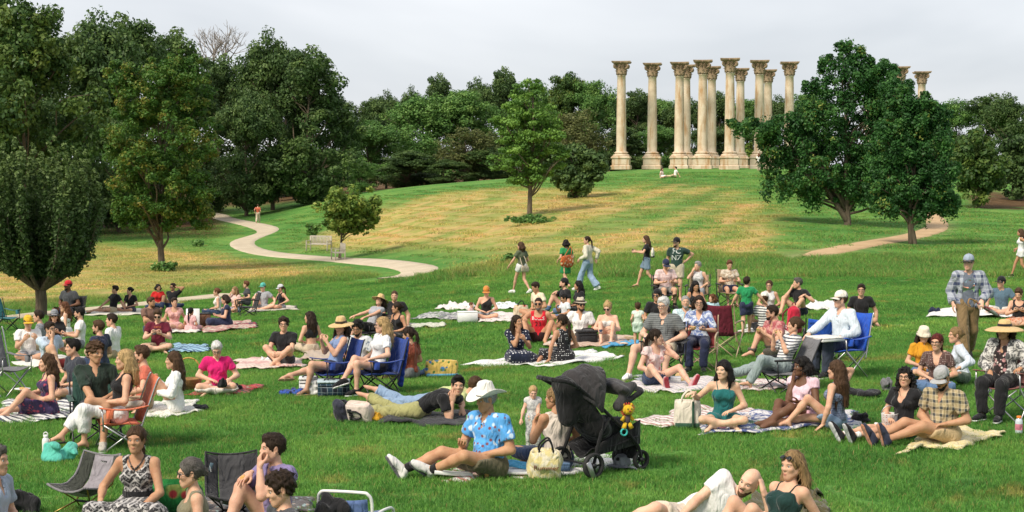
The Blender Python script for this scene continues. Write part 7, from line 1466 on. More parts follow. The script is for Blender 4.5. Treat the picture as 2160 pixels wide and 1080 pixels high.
B([(400, 838), (520, 834), (560, 818), (430, 812)], T(.42, .03, .035, pat='plaid', col2=(.02, .02, .02), sc=1.6), 'red and black plaid blanket beside the magenta tee')
B([(640, 765), (720, 765), (700, 745), (640, 742)], T(.45, .36, .28), 'brown blanket under the person with bare back')
B([(858, 698), (938, 692), (934, 687), (866, 689)], T(.42, .44, .34, pat='blotch', col2=(.6, .6, .5)), 'small mottled mat behind the persons in black tops')
B([(868, 676), (968, 678), (975, 664), (905, 664)], T(.58, .57, .55, pat='blotch', col2=(.12, .12, .14), sc=2.4), 'grey and black patterned blanket left of the white box')
B([(912, 658), (1000, 656), (1000, 646), (948, 643)], T(.72, .66, .64), 'rumpled white cloth behind the baby', fold=.03)
B([(1006, 684), (1090, 682), (1100, 664), (1010, 664)], T(.70, .62, .60), 'pale pink blanket under the one-shoulder top')
B([(1040, 655), (1090, 655), (1088, 643), (1044, 643)], T(.74, .74, .76), 'white sheet behind the orange cap')
B([(970, 774), (1165, 776), (1320, 757), (1250, 742), (1000, 756)][:4], T(.74, .73, .72), 'white sheet under the two persons in polka dot dresses', fold=.02)
B([(1150, 738), (1330, 734), (1325, 716), (1160, 716)], T(.60, .50, .40, pat='plaid', col2=(.44, .28, .2), sc=2), 'beige checked blanket under the white shirt and the top knot')
B([(1276, 738), (1350, 734), (1352, 727), (1290, 726)], T(.06, .30, .52), 'bright blue towel in front of the toddler in green', name='towel', cat='towel')
B([(1690, 657), (1772, 656), (1775, 641), (1712, 640)], T(.74, .73, .70), 'white blanket right of the grey-haired person in black tee', fold=.02)
B([(1955, 671), (2165, 674), (2165, 652), (1990, 656)], T(.72, .71, .69), 'white blanket under the slate tee at the right edge', fold=.02)
B([(1345, 897), (1500, 912), (1600, 872), (1468, 862)], T(.70, .64, .60, pat='dstripe', col2=(.38, .22, .2), sc=.8), 'pale striped blanket under the canvas tote')
B([(1465, 920), (1815, 906), (1800, 868), (1560, 876)], T(.64, .62, .62, pat='blotch', col2=(.06, .09, .24), sc=2.2), 'navy and white patterned blanket under the three persons at right')
B([(1880, 962), (2046, 944), (2134, 918), (1985, 905)], T(.64, .53, .24, pat='blotch', col2=(.68, .60, .38)), 'pale yellow blanket under the plaid shirt')
B([(1325, 824), (1440, 834), (1570, 806), (1340, 798)], T(.68, .62, .58, pat='plaid', col2=(.20, .24, .42), sc=1.4), 'white and blue checked blanket under the pink floral top')
B([(1545, 828), (1700, 826), (1690, 806), (1570, 806)], T(.50, .32, .32, pat='blotch', col2=(.66, .62, .6), sc=1.4), 'red and white mottled blanket beneath the low black chair')
B([(800, 897), (1015, 901), (1015, 873), (835, 873)], T(.035, .035, .04), 'black mat under the persons lying on their stomachs', name='mat', cat='mat')
B([(1110, 1008), (1350, 990), (1345, 956), (1180, 962)], T(.52, .53, .55, pat='hstripe', col2=(.70, .70, .70), sc=2), 'grey striped blanket under the stroller and the cream knit', lift=.03)
B([(930, 1018), (1130, 1010), (1120, 985), (960, 985)], T(.70, .66, .64, pat='dstripe', col2=(.5, .2, .2), sc=.7), 'small striped blanket at the feet of the cowboy hat', lift=.03)
B([(1520, 1120), (1760, 1092), (1730, 1048), (1600, 1050)], T(.085, .075, .035), 'dark olive blanket under the dark green camisole', fold=.025)
B([(180, 1118), (660, 1092), (655, 1056), (290, 1062)], T(.10, .09, .09, pat='floral', col2=(.40, .30, .24), col3=(.25, .34, .34), sc=1.2), 'dark mosaic patterned blanket along the bottom edge')
B([(1560, 706), (1680, 708), (1690, 692), (1580, 690)], T(.62, .60, .56), 'white blanket under the white cap and striped top')
# ---------------- chairs
BLUE = T(.022, .055, .26); NAVYC = T(.015, .022, .05); BURG = T(.12, .012, .026); BRBLUE = T(.02, .09, .48); ORG = T(.62, .16, .075); GRN = T(.03, .075, .06); GRYC = T(.16, .16, .17); BLKC = T(.02, .02, .022)
camp_chair(706, 834, -62, BLUE, 'dark blue camp chair under the straw sun hat', seat=.32, back=.52)
camp_chair(798, 834, -62, BLUE, 'dark blue camp chair with a blue carry bag hanging behind', seat=.32, back=.52, bag=T(.02, .05, .30))
camp_chair(252, 947, -68, ORG, 'orange camp chair under the white trousers', frame=STEEL, seat=.31, back=.55, lean=.22)
camp_chair(204, 936, 20, GRN, 'dark green camp chair under the dark green shirt', seat=.34, back=.5)
camp_chair(147, 695, -25, BLKC, 'dark camp chair under the red-capped person', seat=.37)
camp_chair(782, 724, -50, BLKC, 'low dark chair under the reclining straw fedora', seat=.22, back=.40, lean=.28)
camp_chair(1400, 802, -22, BLKC, 'black camp chair under the grey striped polo', seat=.39)
camp_chair(1474, 784, -12, T(.30, .06, .06), 'folding chair with curved tan arms under the blue patterned blouse', frame=TAN, seat=.39, arms='curved')
camp_chair(1526, 752, 158, BURG, 'empty burgundy camp chair turned away, behind the blue patterned blouse', frame=TAN, seat=.40, back=.56, arms='curved')
camp_chair(1403, 654, 10, BLKC, 'folding chair with black arms under the navy cap', seat=.39, arms='rigid')
camp_chair(1472, 654, -12, T(.26, .19, .12), 'folding chair with tan back and black arms under the grey-haired person', seat=.39, arms='rigid')
camp_chair(1538, 650, 5, T(.30, .22, .14), 'tan folding chair under the beige patterned blouse', seat=.39, arms='rigid', back=.6)
camp_chair(1652, 826, -72, GRYC, 'low black framed chair with grey cloth under the striped tee', seat=.25, arms='rigid', back=.52, lean=.26)
camp_chair(1778, 798, -55, BRBLUE, 'bright blue camp chair with white back under the cream cap', frame=STEEL, seat=.43, back=.58)
camp_chair(1733, 762, 172, BRBLUE, 'empty bright blue low chair facing away, left of the cream cap', seat=.30, back=.46, arms='none')
camp_chair(2120, 888, -40, T(.24, .10, .09), 'steel framed folding chair under the wide straw hat', frame=STEEL, seat=.43)
camp_chair(10, 700, 60, T(.03, .14, .16), 'teal camp chair at the left edge beneath the fan-shaped tree', seat=.34)
camp_chair(14, 838, 60, GRYC, 'large grey camp chair cut off by the left edge', frame=STEEL, seat=.42, back=.62)
camp_chair(522, 668, -70, BLKC, 'low dark chair behind the person with short auburn hair', seat=.27, back=.46, arms='none')
MESH = T(.045, .05, .04); lc, fn1 = low_chair(172, 1082, -28, T(.27, .25, .27), MESH, 'empty grey low chair with dark mesh sides, bottom left', solid('gold_tube', (.30, .20, .05), .35, .7), T(.20, .19, .20), w=.56, seat=.22, back=.38)
mb = MB(); e1 = fn1(.5, .90); mb.box(e1+np.array([0, .012, 0]), (.085, .006, .028), rotx(R(-17)), bev=.1); lb = mb.build('label_patch', BLACK, lc); flat_text(lb, 'HELINOX', .016, WHITEP, (e1+np.array([0.005, .016, -.006]), (-1, 0, 0), (0, -.29, .957)))
lc.scale = (.82,)*3
lc, fn2 = low_chair(492, 1098, 12, T(.055, .055, .058), T(.03, .03, .033), 'empty black low chair behind the purple polo', DKMET, T(.03, .03, .032), w=.56, seat=.20, back=.44)
mb = MB(); e2 = fn2(.94, .80); mb.box(e2+np.array([-.02, .03, 0]), (.035, .008, .11), rotx(R(-17)) @ roty(R(-14)), bev=.1); lc.scale = (.86,)*3; lb = mb.build('label_patch', solid('label_blue', (.10, .16, .20), .6), lc); flat_text(lb, 'Helinox', .022, WHITEP, (e2+np.array([-.022, .036, -.01]), (.24, 0, .97), (1, 0, -.24)))
# white tube chair at the bottom edge with a black jacket on it
p = onground(735, 1128); o = empty('lawn_chair', p, R(180+165), 'white tube lawn chair with blue cloth at the bottom edge', 'chair')
mb = MB(); mb.tube(spline([(-.24, -.06, .0), (-.25, -.08, .30), (-.22, -.10, .385), (-.15, -.10, .40), (.15, -.10, .40), (.22, -.10, .385), (.25, -.08, .30), (.24, -.06, .0)], 4), .015, 8); mb.build('back_frame', WHITEP, o)
for sx in (-1, 1): mb = MB(); mb.tube(spline([(sx*.25, -.06, .18), (sx*.27, .18, .2), (sx*.27, .42, .16), (sx*.26, .46, 0)], 4), .014, 8); mb.build('arm_frame', WHITEP, o)
mb = MB(); mb.sheet(lambda u, v: np.array([(u-.5)*.46, -.06+.46*v, .17-.04*math.sin(PI*u)]), 6, 6, .01); mb.build('seat', T(.10, .16, .34), o)
mb = MB(); mb.sheet(lambda u, v: np.array([(u-.5)*.42, -.065-.03*v, .18+.16*v-.02*math.sin(PI*u)]), 6, 4, .008); mb.build('backrest', T(.10, .16, .34), o)
q = p+np.array([-.14, -.08, .2]); heap(0, 0, .38, .19, BLK, 'black jacket dropped on the white tube chair', seed=8, at=q)
# ---------------- bags and things on the grass
cooler(1237, 730, .40, .30, .28, 12, BLKC, T(.03, .03, .033), 'square black soft cooler in front of the white shirt')
cooler(704, 838, .46, .24, .30, 5, T(.018, .055, .085, pat='plaid', col2=(.008, .012, .02), sc=2), T(.42, .52, .56), 'dark teal soft cooler under the blue camp chair')
cooler(650, 834, .26, .26, .24, 5, T(.62, .62, .62), T(.70, .70, .70), 'white and grey small cooler left of the dark teal one')
heap(668, 836, .22, .24, T(.68, .67, .66), 'crumpled white plastic bag between the two coolers', name='plastic_bag', cat='bag', seed=3)
heap(622, 836, .42, .12, T(.03, .08, .36, pat='blotch', col2=(.015, .02, .05), sc=2), 'royal blue and black bag lying left of the coolers', name='soft_bag', cat='bag', seed=4)
tote(932, 796, .50, .27, .16, 8, T(.62, .44, .12, pat='floral', col2=(.05, .18, .40), col3=(.10, .20, .05), sc=1.6), 'yellow and blue printed shopping bag alone on the grass', trim=T(.10, .30, .45), handle=None)
heap(898, 796, .26, .12, T(.03, .06, .12), 'dark blue cloth beside the yellow printed shopping bag', name='cloth', cat='cloth', seed=5)
o = tote(764, 890, .33, .27, .17, -28, T(.62, .52, .46), 'beige tote bag with a black swirl lying open beside the lying person', trim=BLK, tilt=R(-26))
mb = MB(); RT = rotx(R(-26)); mb.tube([RT @ np.array(q) for q in [(.07, .104, .20), (-.02, .102, .20), (-.08, .103, .165), (-.08, .104, .12), (-.03, .105, .09), (.06, .105, .09)]], .012, 6); mb.box(RT @ np.array((.08, .102, .20)), (.06, .02, .055), RT); mb.box(RT @ np.array((.07, .102, .145)), (.06, .02, .04), RT); mb.box(RT @ np.array((.08, .104, .09)), (.05, .02, .045), RT); mb.build('print', BLK, o)
backpack(730, 888, .28, .26, .18, -60, T(.03, .032, .05), T(.02, .02, .03), 'dark navy bag beside the beige tote', tilt=R(-30))
heap(800, 890, .20, .10, T(.52, .28, .02), 'mustard cloth beside the beige tote bag', name='cloth', cat='cloth', seed=6)
small(at_ground(772, 890, .05), 'can', 'small green box of food in front of the beige tote', m=T(.20, .48, .34), name='snack_can', cat='can')
small(at_ground(989, 898, .08), 'can', 'green drink can by the elbow of the lying person', m=T(.12, .30, .08))
bottle(97, 960, .23, .042, WHITEP, WHITEP, 'white steel bottle with a loop lid by the teal bag')
heap(120, 974, .44, .20, T(.10, .46, .36), 'crumpled turquoise plastic bag beside the white bottle', name='plastic_bag', cat='bag', seed=9, amp=.03)
heap(62, 1082, .34, .22, BLK, 'black bag heaped at the bottom left beside the grey low chair', name='soft_bag', cat='bag', seed=10)
heap(38, 1078, .20, .12, T(.62, .52, .50), 'pale pink cloth beside the black bag at bottom left', name='cloth', cat='cloth', seed=12)
tote(372, 1088, .40, .34, .16, 10, T(.03, .26, .06, pat='floral', col2=(.36, .44, .10), col3=(.45, .05, .05), sc=3), 'green fruit-printed shopping bag behind the grey bun', handle=None, tilt=R(-18), sag=.04)
heap(1102, 768, .34, .17, T(.62, .56, .46), 'cream cloth bag lying between the polka dot dresses', name='soft_bag', cat='bag', seed=13)
shoebox(986, 682, (.48, .30, .25), 8, WHITEP, 'large white box in front of the baby', lid=WHITEP)
tote(1099, 670, .34, .30, .14, 5, T(.60, .50, .36, pat='floral', col2=(.52, .07, .05), col3=(.62, .40, .05), sc=2), 'flower printed shopping bag behind the red jersey', handle=BLK)
backpack(1674, 706, .34, .58, .26, 30, T(.52, .02, .05), T(.20, .01, .03), 'tall bright red backpack standing beside the red patterned shirt')
heap(1664, 700, .26, .18, T(.45, .02, .03), 'red jacket spilling below the bright red backpack', seed=14)
heap(1972, 662, .34, .17, NAVYC, 'navy shoulder bag on the white blanket at right', name='shoulder_bag', cat='bag', seed=15)
o = tote(1450, 904, .31, .34, .16, -6, T(.68, .62, .52), 'white canvas tote with a dark green stripe beside the teal top', handle=T(.68, .62, .52), sag=.012)
mb = MB(); mb.box((-.07, .098, .17), (.03, .02, .32), rotx(R(4))); mb.build('stripe', T(.03, .08, .05), o); mb = MB(); mb.box((0, .086, .03), (.30, .018, .06)); mb.build('base_trim', T(.03, .08, .05), o)
heap(1822, 838, .60, .11, BLK, 'black jacket lying on the grass right of the blue gingham top', seed=16)
heap(1870, 826, .20, .22, GRYC, 'folded dark umbrella bag behind the curly-haired person', name='soft_bag', cat='bag', seed=17)
p = at_ground(1876, 926, .03); o = empty('ice_bucket', p, 0, 'tall white dotted tub beside the curly black hair', 'bucket'); mb = MB(); mb.lathe([(.085, 0), (.10, .27), (.104, .28), (.096, .28), (.080, .02)], 20, cap=True); mb.build('tub', T(.68, .66, .64, pat='dots', col2=(.5, .2, .2), sc=.7), o)
mb = MB(); mb.tube([(.10*math.cos(a), 0, .27+.10*math.sin(a)) for a in np.linspace(0, PI, 9)], .005, 5); mb.build('handle', STEEL, o)
CLEAR = solid('clear_plastic', (.55, .62, .66), .12, var=.05, bmp=.05)
bottle(1848, 928, .20, .034, CLEAR, WHITEP, 'clear water bottle left of the white dotted tub', loop=False)
bottle(2149, 918, .23, .045, CLEAR, T(.72, .20, .03), 'clear drink bottle with orange cap and pink label at the right edge', loop=False, band=T(.62, .22, .28))
o = empty('straw_fan', at_ground(1438, 806, .04), 0, 'round straw hat lying on the checked blanket behind the pink floral top', 'hat'); mb = MB(); mb.lathe([(.22, .0), (.20, .012), (.11, .02), (.10, .07), (.07, .10), (.003, .105)], 24); mb.build('hat_shell', STRAW, o); o.name = 'straw_hat'
heap(1518, 910, .24, .10, T(.62, .28, .36), 'pink cloth at the knees of the teal top', name='cloth', cat='cloth', seed=18)
heap(1816, 895, .26, .13, BLK, 'black cloth bag behind the gingham top', name='soft_bag', cat='bag', seed=19)
heap(500, 830, .26, .14, BLK, 'black cloth lying on the red plaid blanket', name='cloth', cat='cloth', seed=20)
heap(466, 830, .22, .16, BLK, 'black handbag in the lap of the magenta tee', name='handbag', cat='bag', seed=21, at=onground(466, 838)+np.array([0, -.05, .16]))
heap(530, 690, .40, .12, T(.06, .065, .10, pat='blotch', col2=(.35, .05, .06), sc=3), 'dark jacket heaped at the end of the cream and red blanket', seed=22)
heap(416, 868, .30, .07, BLK, 'black bag strap lying at the edge of the plain white blanket', name='cloth', cat='cloth', seed=23)
heap(560, 770, .20, .14, T(.70, .70, .68), 'white cloth bundle on the cream and pink blanket', name='cloth', cat='cloth', seed=24)
heap(1110, 650, .12, .10, BLK, 'black camera beside the cream tee', name='camera', cat='camera', seed=25)
heap(625, 652, .16, .10, OLIVE, 'small dark bag at the end of the tan blanket', name='soft_bag', cat='bag', seed=26)
heap(1170, 690, .30, .08, OLIVE, 'olive cloth behind the straw trilby', name='cloth', cat='cloth', seed=27)
o = shoebox(428, 692, (.36, .30, .34), 20, T(.20, .10, .06), 'brown case with black lid behind the child in pink', name='case', cat='case', lid=BLK)
o = empty('white_board', at_ground(407, 694, .02), R(180+8), 'white board leaning beside the brown case', 'board'); mb = MB(); mb.box((0, 0, .26), (.34, .02, .48), rotx(R(10))); mb.build('board_face', WHITEP, o); mb = MB(); mb.box((0, -.02, .03), (.36, .04, .03)); mb.build('ledge', DKMET, o)
# picnic basket with an arched handle
o = empty('picnic_basket', at_ground(398, 826, .03), R(10), 'tan wicker basket with tall arched handle left of the magenta tee', 'basket'); WK = T(.36, .20, .08, pat='hstripe', col2=(.25, .13, .05), sc=.5)
mb = MB(); mb.lathe([(.15, 0), (.19, .16), (.20, .18), (.18, .18), (.14, .02)], 20, sx=1.1, sy=.8, cap=True); mb.build('basket_body', WK, o); mb = MB(); mb.tube([(.20*math.cos(a), 0, .16+.34*math.sin(a)**.7) for a in np.linspace(0.01, PI-.01, 15)], .014, 6); mb.build('handle', T(.50, .30, .08), o)
# pizza boxes
p = onground(1738, 800)+np.array([0, -.05, .60]); o = shoebox(0, 0, (.44, .42, .045), -62, WHITEP, 'white pizza box on the knees of the pale blue shirt', name='pizza_box', cat='box', at=p, lid=T(.72, .70, .66)); mb = MB(); mb.box((0, .2125, .022), (.26, .003, .024)); mb.build('side_print', T(.45, .04, .04), o)
# food by the cowboy hat
o = empty('food_tray', at_ground(1082, 1006, .05), R(-14), 'white open food tray with a pale blue lid in front of the cowboy hat', 'tray'); mb = MB(); mb.box((0, 0, .015), (.42, .26, .03), bev=.3); mb.build('tray_base', WHITEP, o); mb = MB(); mb.sheet(lambda u, v: np.array([-.12+.3*u, .02+.12*v, .05+.05*v+.01*math.sin(6*u)]), 5, 4, .006); mb.build('lid', T(.10, .42, .66), o)
o = empty('food_tray', at_ground(955, 1012, .05), R(8), 'long white box lid beside the shoe of the cowboy hat', 'tray'); mb = MB(); mb.box((0, 0, .02), (.40, .16, .02), roty(R(6)), bev=.3); mb.build('tray_base', WHITEP, o); mb = MB(); mb.box((0, -.09, .03), (.40, .02, .04), roty(R(6))); mb.build('rim', WHITEP, o)
heap(1010, 1006, .24, .13, T(.72, .50, .50), 'pink crumpled food bag among the trays', name='plastic_bag', cat='bag', seed=28)
small(at_ground(1027, 1014, .09), 'cup', 'small brown paper cup among the food trays', m=T(.45, .24, .09), sc=.8)
o = tote(1150, 1012, .31, .32, .15, 4, T(.66, .56, .26, pat='blotch', col2=(.68, .62, .46), sc=1.6), 'pale yellow lettered tote slumped beside the stroller wheel', handle=BLK, tilt=R(-10), sag=.035, taper=.9)
bd = [c for c in o.children if c.name.startswith('bag_body')][0]; tq = flat_text(o, 'Rummer', .075, T(.30, .05, .03), (np.array([.0, 0, .10]), (-1, 0, 0), (0, 0, 1))); bv = BVHTree.FromPolygons([v.co for v in bd.data.vertices], [p.vertices for p in bd.data.polygons])
for v in tq.data.vertices:
    h_ = bv.ray_cast(Vector((v.co.x, 1, v.co.z)), Vector((0, -1, 0))); v.co = (h_[0] if h_[0] else v.co)+Vector((0, .005, 0))
o = empty('baseball_cap', at_ground(1312, 990, .05), R(180-35), 'grey and white cap lying on the striped blanket under the stroller', 'cap'); mb = MB(); mb.lathe([(.095, 0), (.098, .03), (.085, .08), (.055, .11), (.004, .122)], 20, sx=.95, sy=1.05); mb.build('cap_dome', T(.22, .23, .25), o); mb = MB(); mb.sheet(lambda u, v: np.array([math.sin((u-.5)*2.1)*(.09+.07*v), math.cos((u-.5)*2.1)*(.098+.075*v), .008-.01*v]), 8, 3, .005); mb.build('brim', T(.12, .13, .15), o); mb = MB(); mb.ball((0, .085, .07), (.025, .012, .025), 10); mb.build('badge', BLK, o)
# a few sandwiches and bits that give the blankets life
for px, py, c, lab in ((80, 762, (.72, .60, .40), 'open food box on the white sheet at the far left'), (1540, 796, (.55, .10, .10), 'red snack box on the checked blanket near the low chair'), (1330, 722, (.6, .45, .3), 'cardboard food box on the beige checked blanket'), (1420, 812, (.70, .70, .68), 'white food box beside the pink floral top'), (1180, 1000, (.08, .14, .24), 'dark blue pouch at the stroller wheel')):
    shoebox(px, py, (.22, .16, .06), px % 40-20, T(*c), lab, name='food_box', cat='box', lid=T(*[min(.8, q*1.2) for q in c]), dz=.05)
# ---------------- things worn over the shoulder or carried by the walkers
def shoulder_bag(px, py, d_up, side, m, strapm, lab, w, h, face, foot, trim=None, sh=None):
    p = onground(px, foot); f = R(180+face); s = FPX/p[1]; z = (foot-py)/s; x = (px-CX)/FPX*p[1]; c = np.array([x, p[1]+side, p[2]+z])
    o = empty('shoulder_bag', c, f, lab, 'bag', 'bags carried by the walkers'); F = Field((-w, -.2, -h), (w, .2, h), .014); F.cone((-w*.28, 0, -h*.12), (w*.28, 0, -h*.12), h*.40, h*.40, .03, (0, 1., 0), .42); F.cone((-w*.3, 0, h*.2), (w*.3, 0, h*.2), h*.24, h*.24, .05, (0, 1., 0), .4); F.ripple(.006, 40, 2); V, Q = F.mesh(); mkobj('bag_body', V, Q, m, o)
    a = rotz(-f) @ (np.asarray(sh)-c); mb = MB(); mb.tube(spline([(-w*.36, 0, h*.25), a*.6+np.array([-.05, .05, .02]), a, a*.6+np.array([.05, -.05, .02]), (w*.36, 0, h*.25)], 5), .012, 6); mb.build('strap', strapm, o)
    if trim is not None: mb = MB(); mb.box((0, 0, -h*.42), (w*.9, .13, h*.16), bev=.3); mb.build('base_trim', trim, o)
    return o
def shp(px, foot, py): p = onground(px, foot); return np.array([(px-CX)/FPX*p[1], p[1]-.02, p[2]+(foot-py)/(FPX/p[1])])
shoulder_bag(1108, 566, 0, -.22, T(.50, .42, .31), T(.45, .37, .27), 'beige crossbody bag on the walking person in olive', .34, .22, -130, 620, sh=shp(1098, 620, 530))
shoulder_bag(1196, 549, 0, -.26, T(.50, .12, .03, pat='floral', col2=(.62, .50, .30), col3=(.40, .03, .03), sc=1.4), T(.50, .12, .03), 'orange flower printed bag on the walking person in green', .42, .40, -140, 610, sh=shp(1204, 610, 520))
shoulder_bag(1376, 531, 0, -.20, T(.68, .64, .56), BLK, 'white tote with dark base on the walking person in denim shorts', .46, .32, -95, 607, trim=BLK, sh=shp(1367, 607, 513))
# closed umbrella carried by the walking person in plaid
hp = handpos(S6, 'L', .06); o = empty('umbrella', hp, R(35), 'closed umbrella with curved wooden handle carried by the plaid overshirt', 'umbrella'); ax = nrm((.85, -.1, -.42)); mb = MB(); mb.tube([ax*q for q in (-.10, .02, .10, .38, .46)], [.018, .03, .038, .030, .008], 9); mb.build('folded_canopy', T(.30, .34, .30, pat='blotch', col2=(.25, .03, .05), sc=2), o)
mb = MB(); mb.tube(spline([ax*-.10, ax*-.24, ax*-.30+np.array([0, 0, -.02]), ax*-.31+np.array([-.02, 0, -.09]), ax*-.24+np.array([-.03, 0, -.12])], 4), .011, 7); mb.build('crook_handle', T(.38, .20, .07), o); mb = MB(); mb.tube([ax*.44, ax*.52], .005, 6); mb.build('tip', STEEL, o)
# print on the tee of the walking person
try:
    o = S6['inner']; bv = BVHTree.FromPolygons([v.co for v in o.data.vertices], [p.vertices for p in o.data.polygons]); f, u, r_ = S6['fw'], S6['u2'], np.cross(S6['u2'], S6['fw'])
    for poly, c in (([(-.10, .04), (.02, .09), (.10, .00), (-.02, -.05), (-.10, -.03)], (.62, .30, .20)), ([(-.08, .05), (.0, .11), (.09, .10), (.09, .02)], (.40, .55, .66)), ([(-.10, -.04), (0, -.06), (.10, -.01), (.10, -.12), (-.10, -.12)], (.30, .46, .28))):
        P_ = []
        for x, y in poly:
            q = S6['chest']+r_*x+u*(y-.04); h_ = bv.ray_cast(Vector(q+f*.5), Vector(-f)); P_.append(np.array(h_[0])+f*.006 if h_[0] else q+f*.14)
        mb = MB(); k = len(P_); mb.add(P_+[q-f*.004 for q in P_], [list(range(k)), list(range(2*k-1, k-1, -1))]+[[i, (i+1) % k, k+(i+1) % k, k+i] for i in range(k)]); mb.build('shirt_print', T(*c), o)
except Exception as ex: print('print', ex)
# ---------------- the stroller
p = onground(1262, 998); SF = 128; st = empty('stroller', p+np.array([0, 0, .015]), R(180+SF), 'black folding stroller with charcoal sunshade standing beside the cream knit', 'stroller'); SB = T(.012, .012, .013); SG = T(.040, .037, .038)
for sx in (-1, 1):
    for y, x, r_ in ((-.30, .27, .135), (.46, .17, .105)):
        m = MB(); m.lathe([(r_*.74, -.022), (r_*.97, -.022), (r_, -.01), (r_, .01), (r_*.97, .022), (r_*.74, .022), (r_*.74, -.022)], 24, rot=roty(PI/2)); w = m.build('tyre', RUB, st); w.location = (sx*x, y, r_)
        m = MB()
        for k in range(5): a = k*2*PI/5; m.tube([(0, 0, 0), (0, r_*.76*math.cos(a), r_*.76*math.sin(a))], .010, 5)
        m.lathe([(.026, -.03), (.026, .03)], 12, rot=roty(PI/2), cap=True); q = m.build('spokes', DKMET, w)
    m = MB(); m.tube(spline([(sx*.17, .46, .13), (sx*.20, .36, .30), (sx*.22, .10, .52), (sx*.23, -.25, .80), (sx*.22, -.48, .98)], 5), .019, 8); m.build('main_tube', SB, st)
    m = MB(); m.tube([(sx*.27, -.30, .135), (sx*.24, -.17, .46), (sx*.22, -.02, .63)], .018, 8); m.build('rear_leg', SB, st)
    m = MB(); m.box((sx*.30, -.36, .10), (.02, .06, .19), rotx(R(24)), bev=.3); m.build('brake_lever', STEEL, st)
m = MB(); m.tube(spline([(.22, -.46, .96), (.22, -.60, 1.03), (.14, -.70, 1.05), (-.14, -.70, 1.05), (-.22, -.60, 1.03), (-.22, -.46, .96)], 5), .024, 9); m.build('handlebar', SB, st)
m = MB(); m.tube([(-.27, -.30, .135), (.27, -.30, .135)], .013, 7); m.build('axle', DKMET, st)
F = Field((-.34, -.72, .22), (.34, .52, 1.12), .013)
F.cone((0, .22, .47), (0, -.06, .50), .19, .20, .06, (0, 0, 1), .55); F.cone((0, -.10, .50), (0, -.40, .88), .22, .22, .08, (0, .78, .62), .52); F.cone((0, .20, .47), (0, .34, .36), .17, .14, .05, (0, .6, .7), .35); F.cone((0, -.40, .80), (0, -.42, .62), .15, .10, .06)
F.cone((0, .12, .74), (0, -.26, 1.0), .18, .20, .03, (0, .78, .62), .55, op='cut'); F.ripple(.007, 24, 4); V, Q = F.mesh(); mkobj('seat_tub', V, Q, SB, st)
def canopy(u, v):
    a = -PI/2+PI*u; t = R(4)+R(112)*v; k = 1+.030*math.sin(v*PI*6)*math.cos(a)+.012*math.sin(u*17+v*9); yy = -.30-.40*math.cos(t)*.62+.0; return np.array([math.sin(a)*.265*k, -.12-.42*math.cos(t)*math.cos(a)*k*.9-.05, .80+.36*max(0, math.cos(a))**.8*(.35+.65*math.sin(t))*k-.12*(1-math.cos(a))])
m = MB(); m.sheet(canopy, 18, 24, .012); m.build('sunshade', SG, st)
F = Field((-.32, .0, .5), (.32, .55, 1.15), .013); F.cone((-.20, .16, .88), (.20, .16, .88), .10, .10, .04, nrm((0, .5, .8)), .5); F.cone((.22, .08, .72), (.20, .30, .92), .055, .05, .04); F.cone((-.22, .08, .72), (-.20, .30, .92), .055, .05, .04); F.cone((0, .20, .94), (0, .30, .90), .16, .13, .05, (0, 0, 1), .35); F.ripple(.008, 28, 6); V, Q = F.mesh(); mkobj('front_hood', V, Q, T(.05, .048, .05), st)
m = MB(); m.tube(spline([(.24, .06, .70), (.25, .26, .80), (.18, .44, .86), (-.18, .44, .86), (-.25, .26, .80), (-.24, .06, .70)], 5), .030, 8); m.build('bumper_bar', SB, st)
m = MB(); m.sheet(lambda u, v: np.array([(u-.5)*.40, -.26+.66*v, .20+.10*(2*u-1)**2+.06*v+.02*math.sin(9*u+5*v)]), 8, 10, .01); m.build('basket', SB, st)
for sx in (-1, 1): m = MB(); m.sheet(lambda u, v: np.array([sx*(.21-.03*u), -.22+.66*u, .22+.06*u+(.10+.16*u)*v]), 8, 3, .008); m.build('basket_side', SB, st)
m = MB(); m.sheet(lambda u, v: np.array([(u-.5)*.36, .36+.06*v, .12+.24*v]), 4, 4, .012); m.build('footrest', SB, st)
m = MB(); m.tube(spline([(.23, -.12, .62), (.25, -.16, .50), (.24, -.14, .44), (.22, -.05, .50)], 4), .007, 5); m.build('strap', SB, st); m = MB(); m.box((.24, .18, .66), (.02, .09, .10), rotx(.4)); m.build('blue_pouch', T(.03, .20, .34), st)
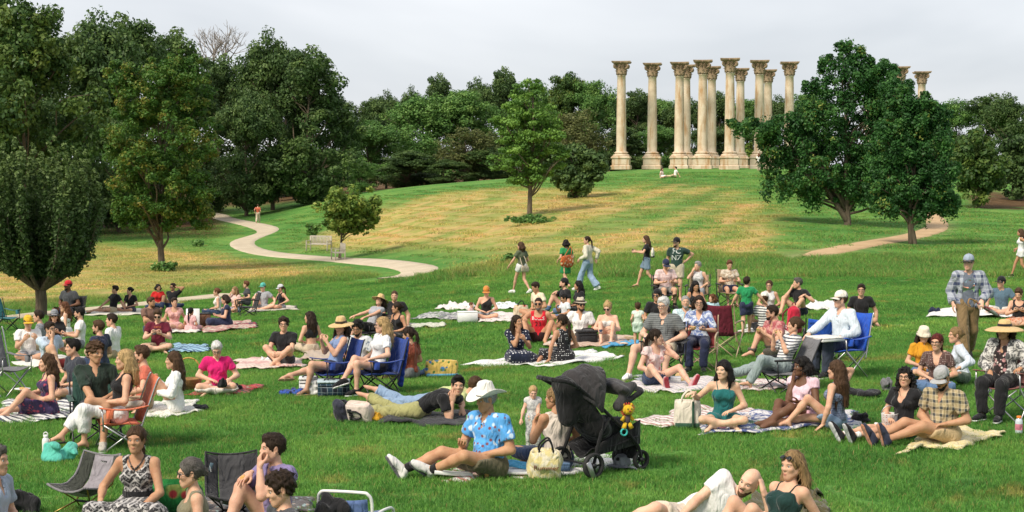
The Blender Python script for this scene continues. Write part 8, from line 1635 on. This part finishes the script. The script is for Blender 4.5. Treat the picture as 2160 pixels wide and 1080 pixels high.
# plush lion on the stroller
pl = rotz(R(180+SF)) @ np.array([.28, .16, .60])+p; o = empty('toy_lion', pl, R(180+20), 'yellow plush lion toy with red mane hanging on the stroller', 'toy'); YL = T(.66, .42, .02); m = MB(); m.ball((0, .02, .10), (.062, .05, .055), 12); m.build('head', YL, o)
m = MB(); r = np.random.default_rng(4)
for k in range(22): a = 2*PI*k/22; m.tube([(.055*math.cos(a), 0, .10+.05*math.sin(a)), (.088*math.cos(a+r.uniform(-.1, .1)), .005, .10+.078*math.sin(a))], [.009, .004], 5)
m.build('mane', T(.52, .05, .03), o); m = MB(); m.ball((0, 0, 0), (.038, .03, .055), 10); m.build('body', T(.08, .06, .07), o)
for sx in (-1, 1):
    m = MB(); m.tube([(sx*.03, 0, .03), (sx*.065, .01, -.015)], [.02, .022], 7); m.build('arm', YL, o); m = MB(); m.tube([(sx*.02, 0, -.04), (sx*.045, .01, -.10)], [.02, .028], 7); m.build('leg', YL, o); m = MB(); m.ball((sx*.045, .0, .15), (.018, .012, .018), 8); m.build('ear', YL, o)
    m = MB(); m.ball((sx*.022, .066, .115), (.008, .006, .008), 7); m.build('eye', BLACK, o)
m = MB(); m.ball((0, .070, .092), (.014, .010, .010), 8); m.build('nose', T(.25, .05, .03), o); m = MB(); m.tube([(.045+.035*math.cos(a), .02, -.135+.035*math.sin(a)) for a in np.linspace(0, 2*PI, 14)], .010, 6, cap=False); m.build('ring', T(.05, .45, .42), o)

# ---------------- thin out the dense skins: fewer triangles, same shapes
jobs = []
for o in list(bpy.data.objects):
    if o.type == 'MESH' and len(o.data.polygons) > 1500 and o.data.users == 1 and o.parent is not None and o.parent.name.startswith('person') and not o.name.startswith('hair'):
        md = o.modifiers.new('thin', 'DECIMATE'); md.ratio = .48; jobs.append(o)
dg = bpy.context.evaluated_depsgraph_get()
for o in jobs:
    me = bpy.data.meshes.new_from_object(o.evaluated_get(dg), preserve_all_data_layers=True, depsgraph=dg); nm = o.data.name; o.modifiers.clear(); o.data = me; me.name = nm
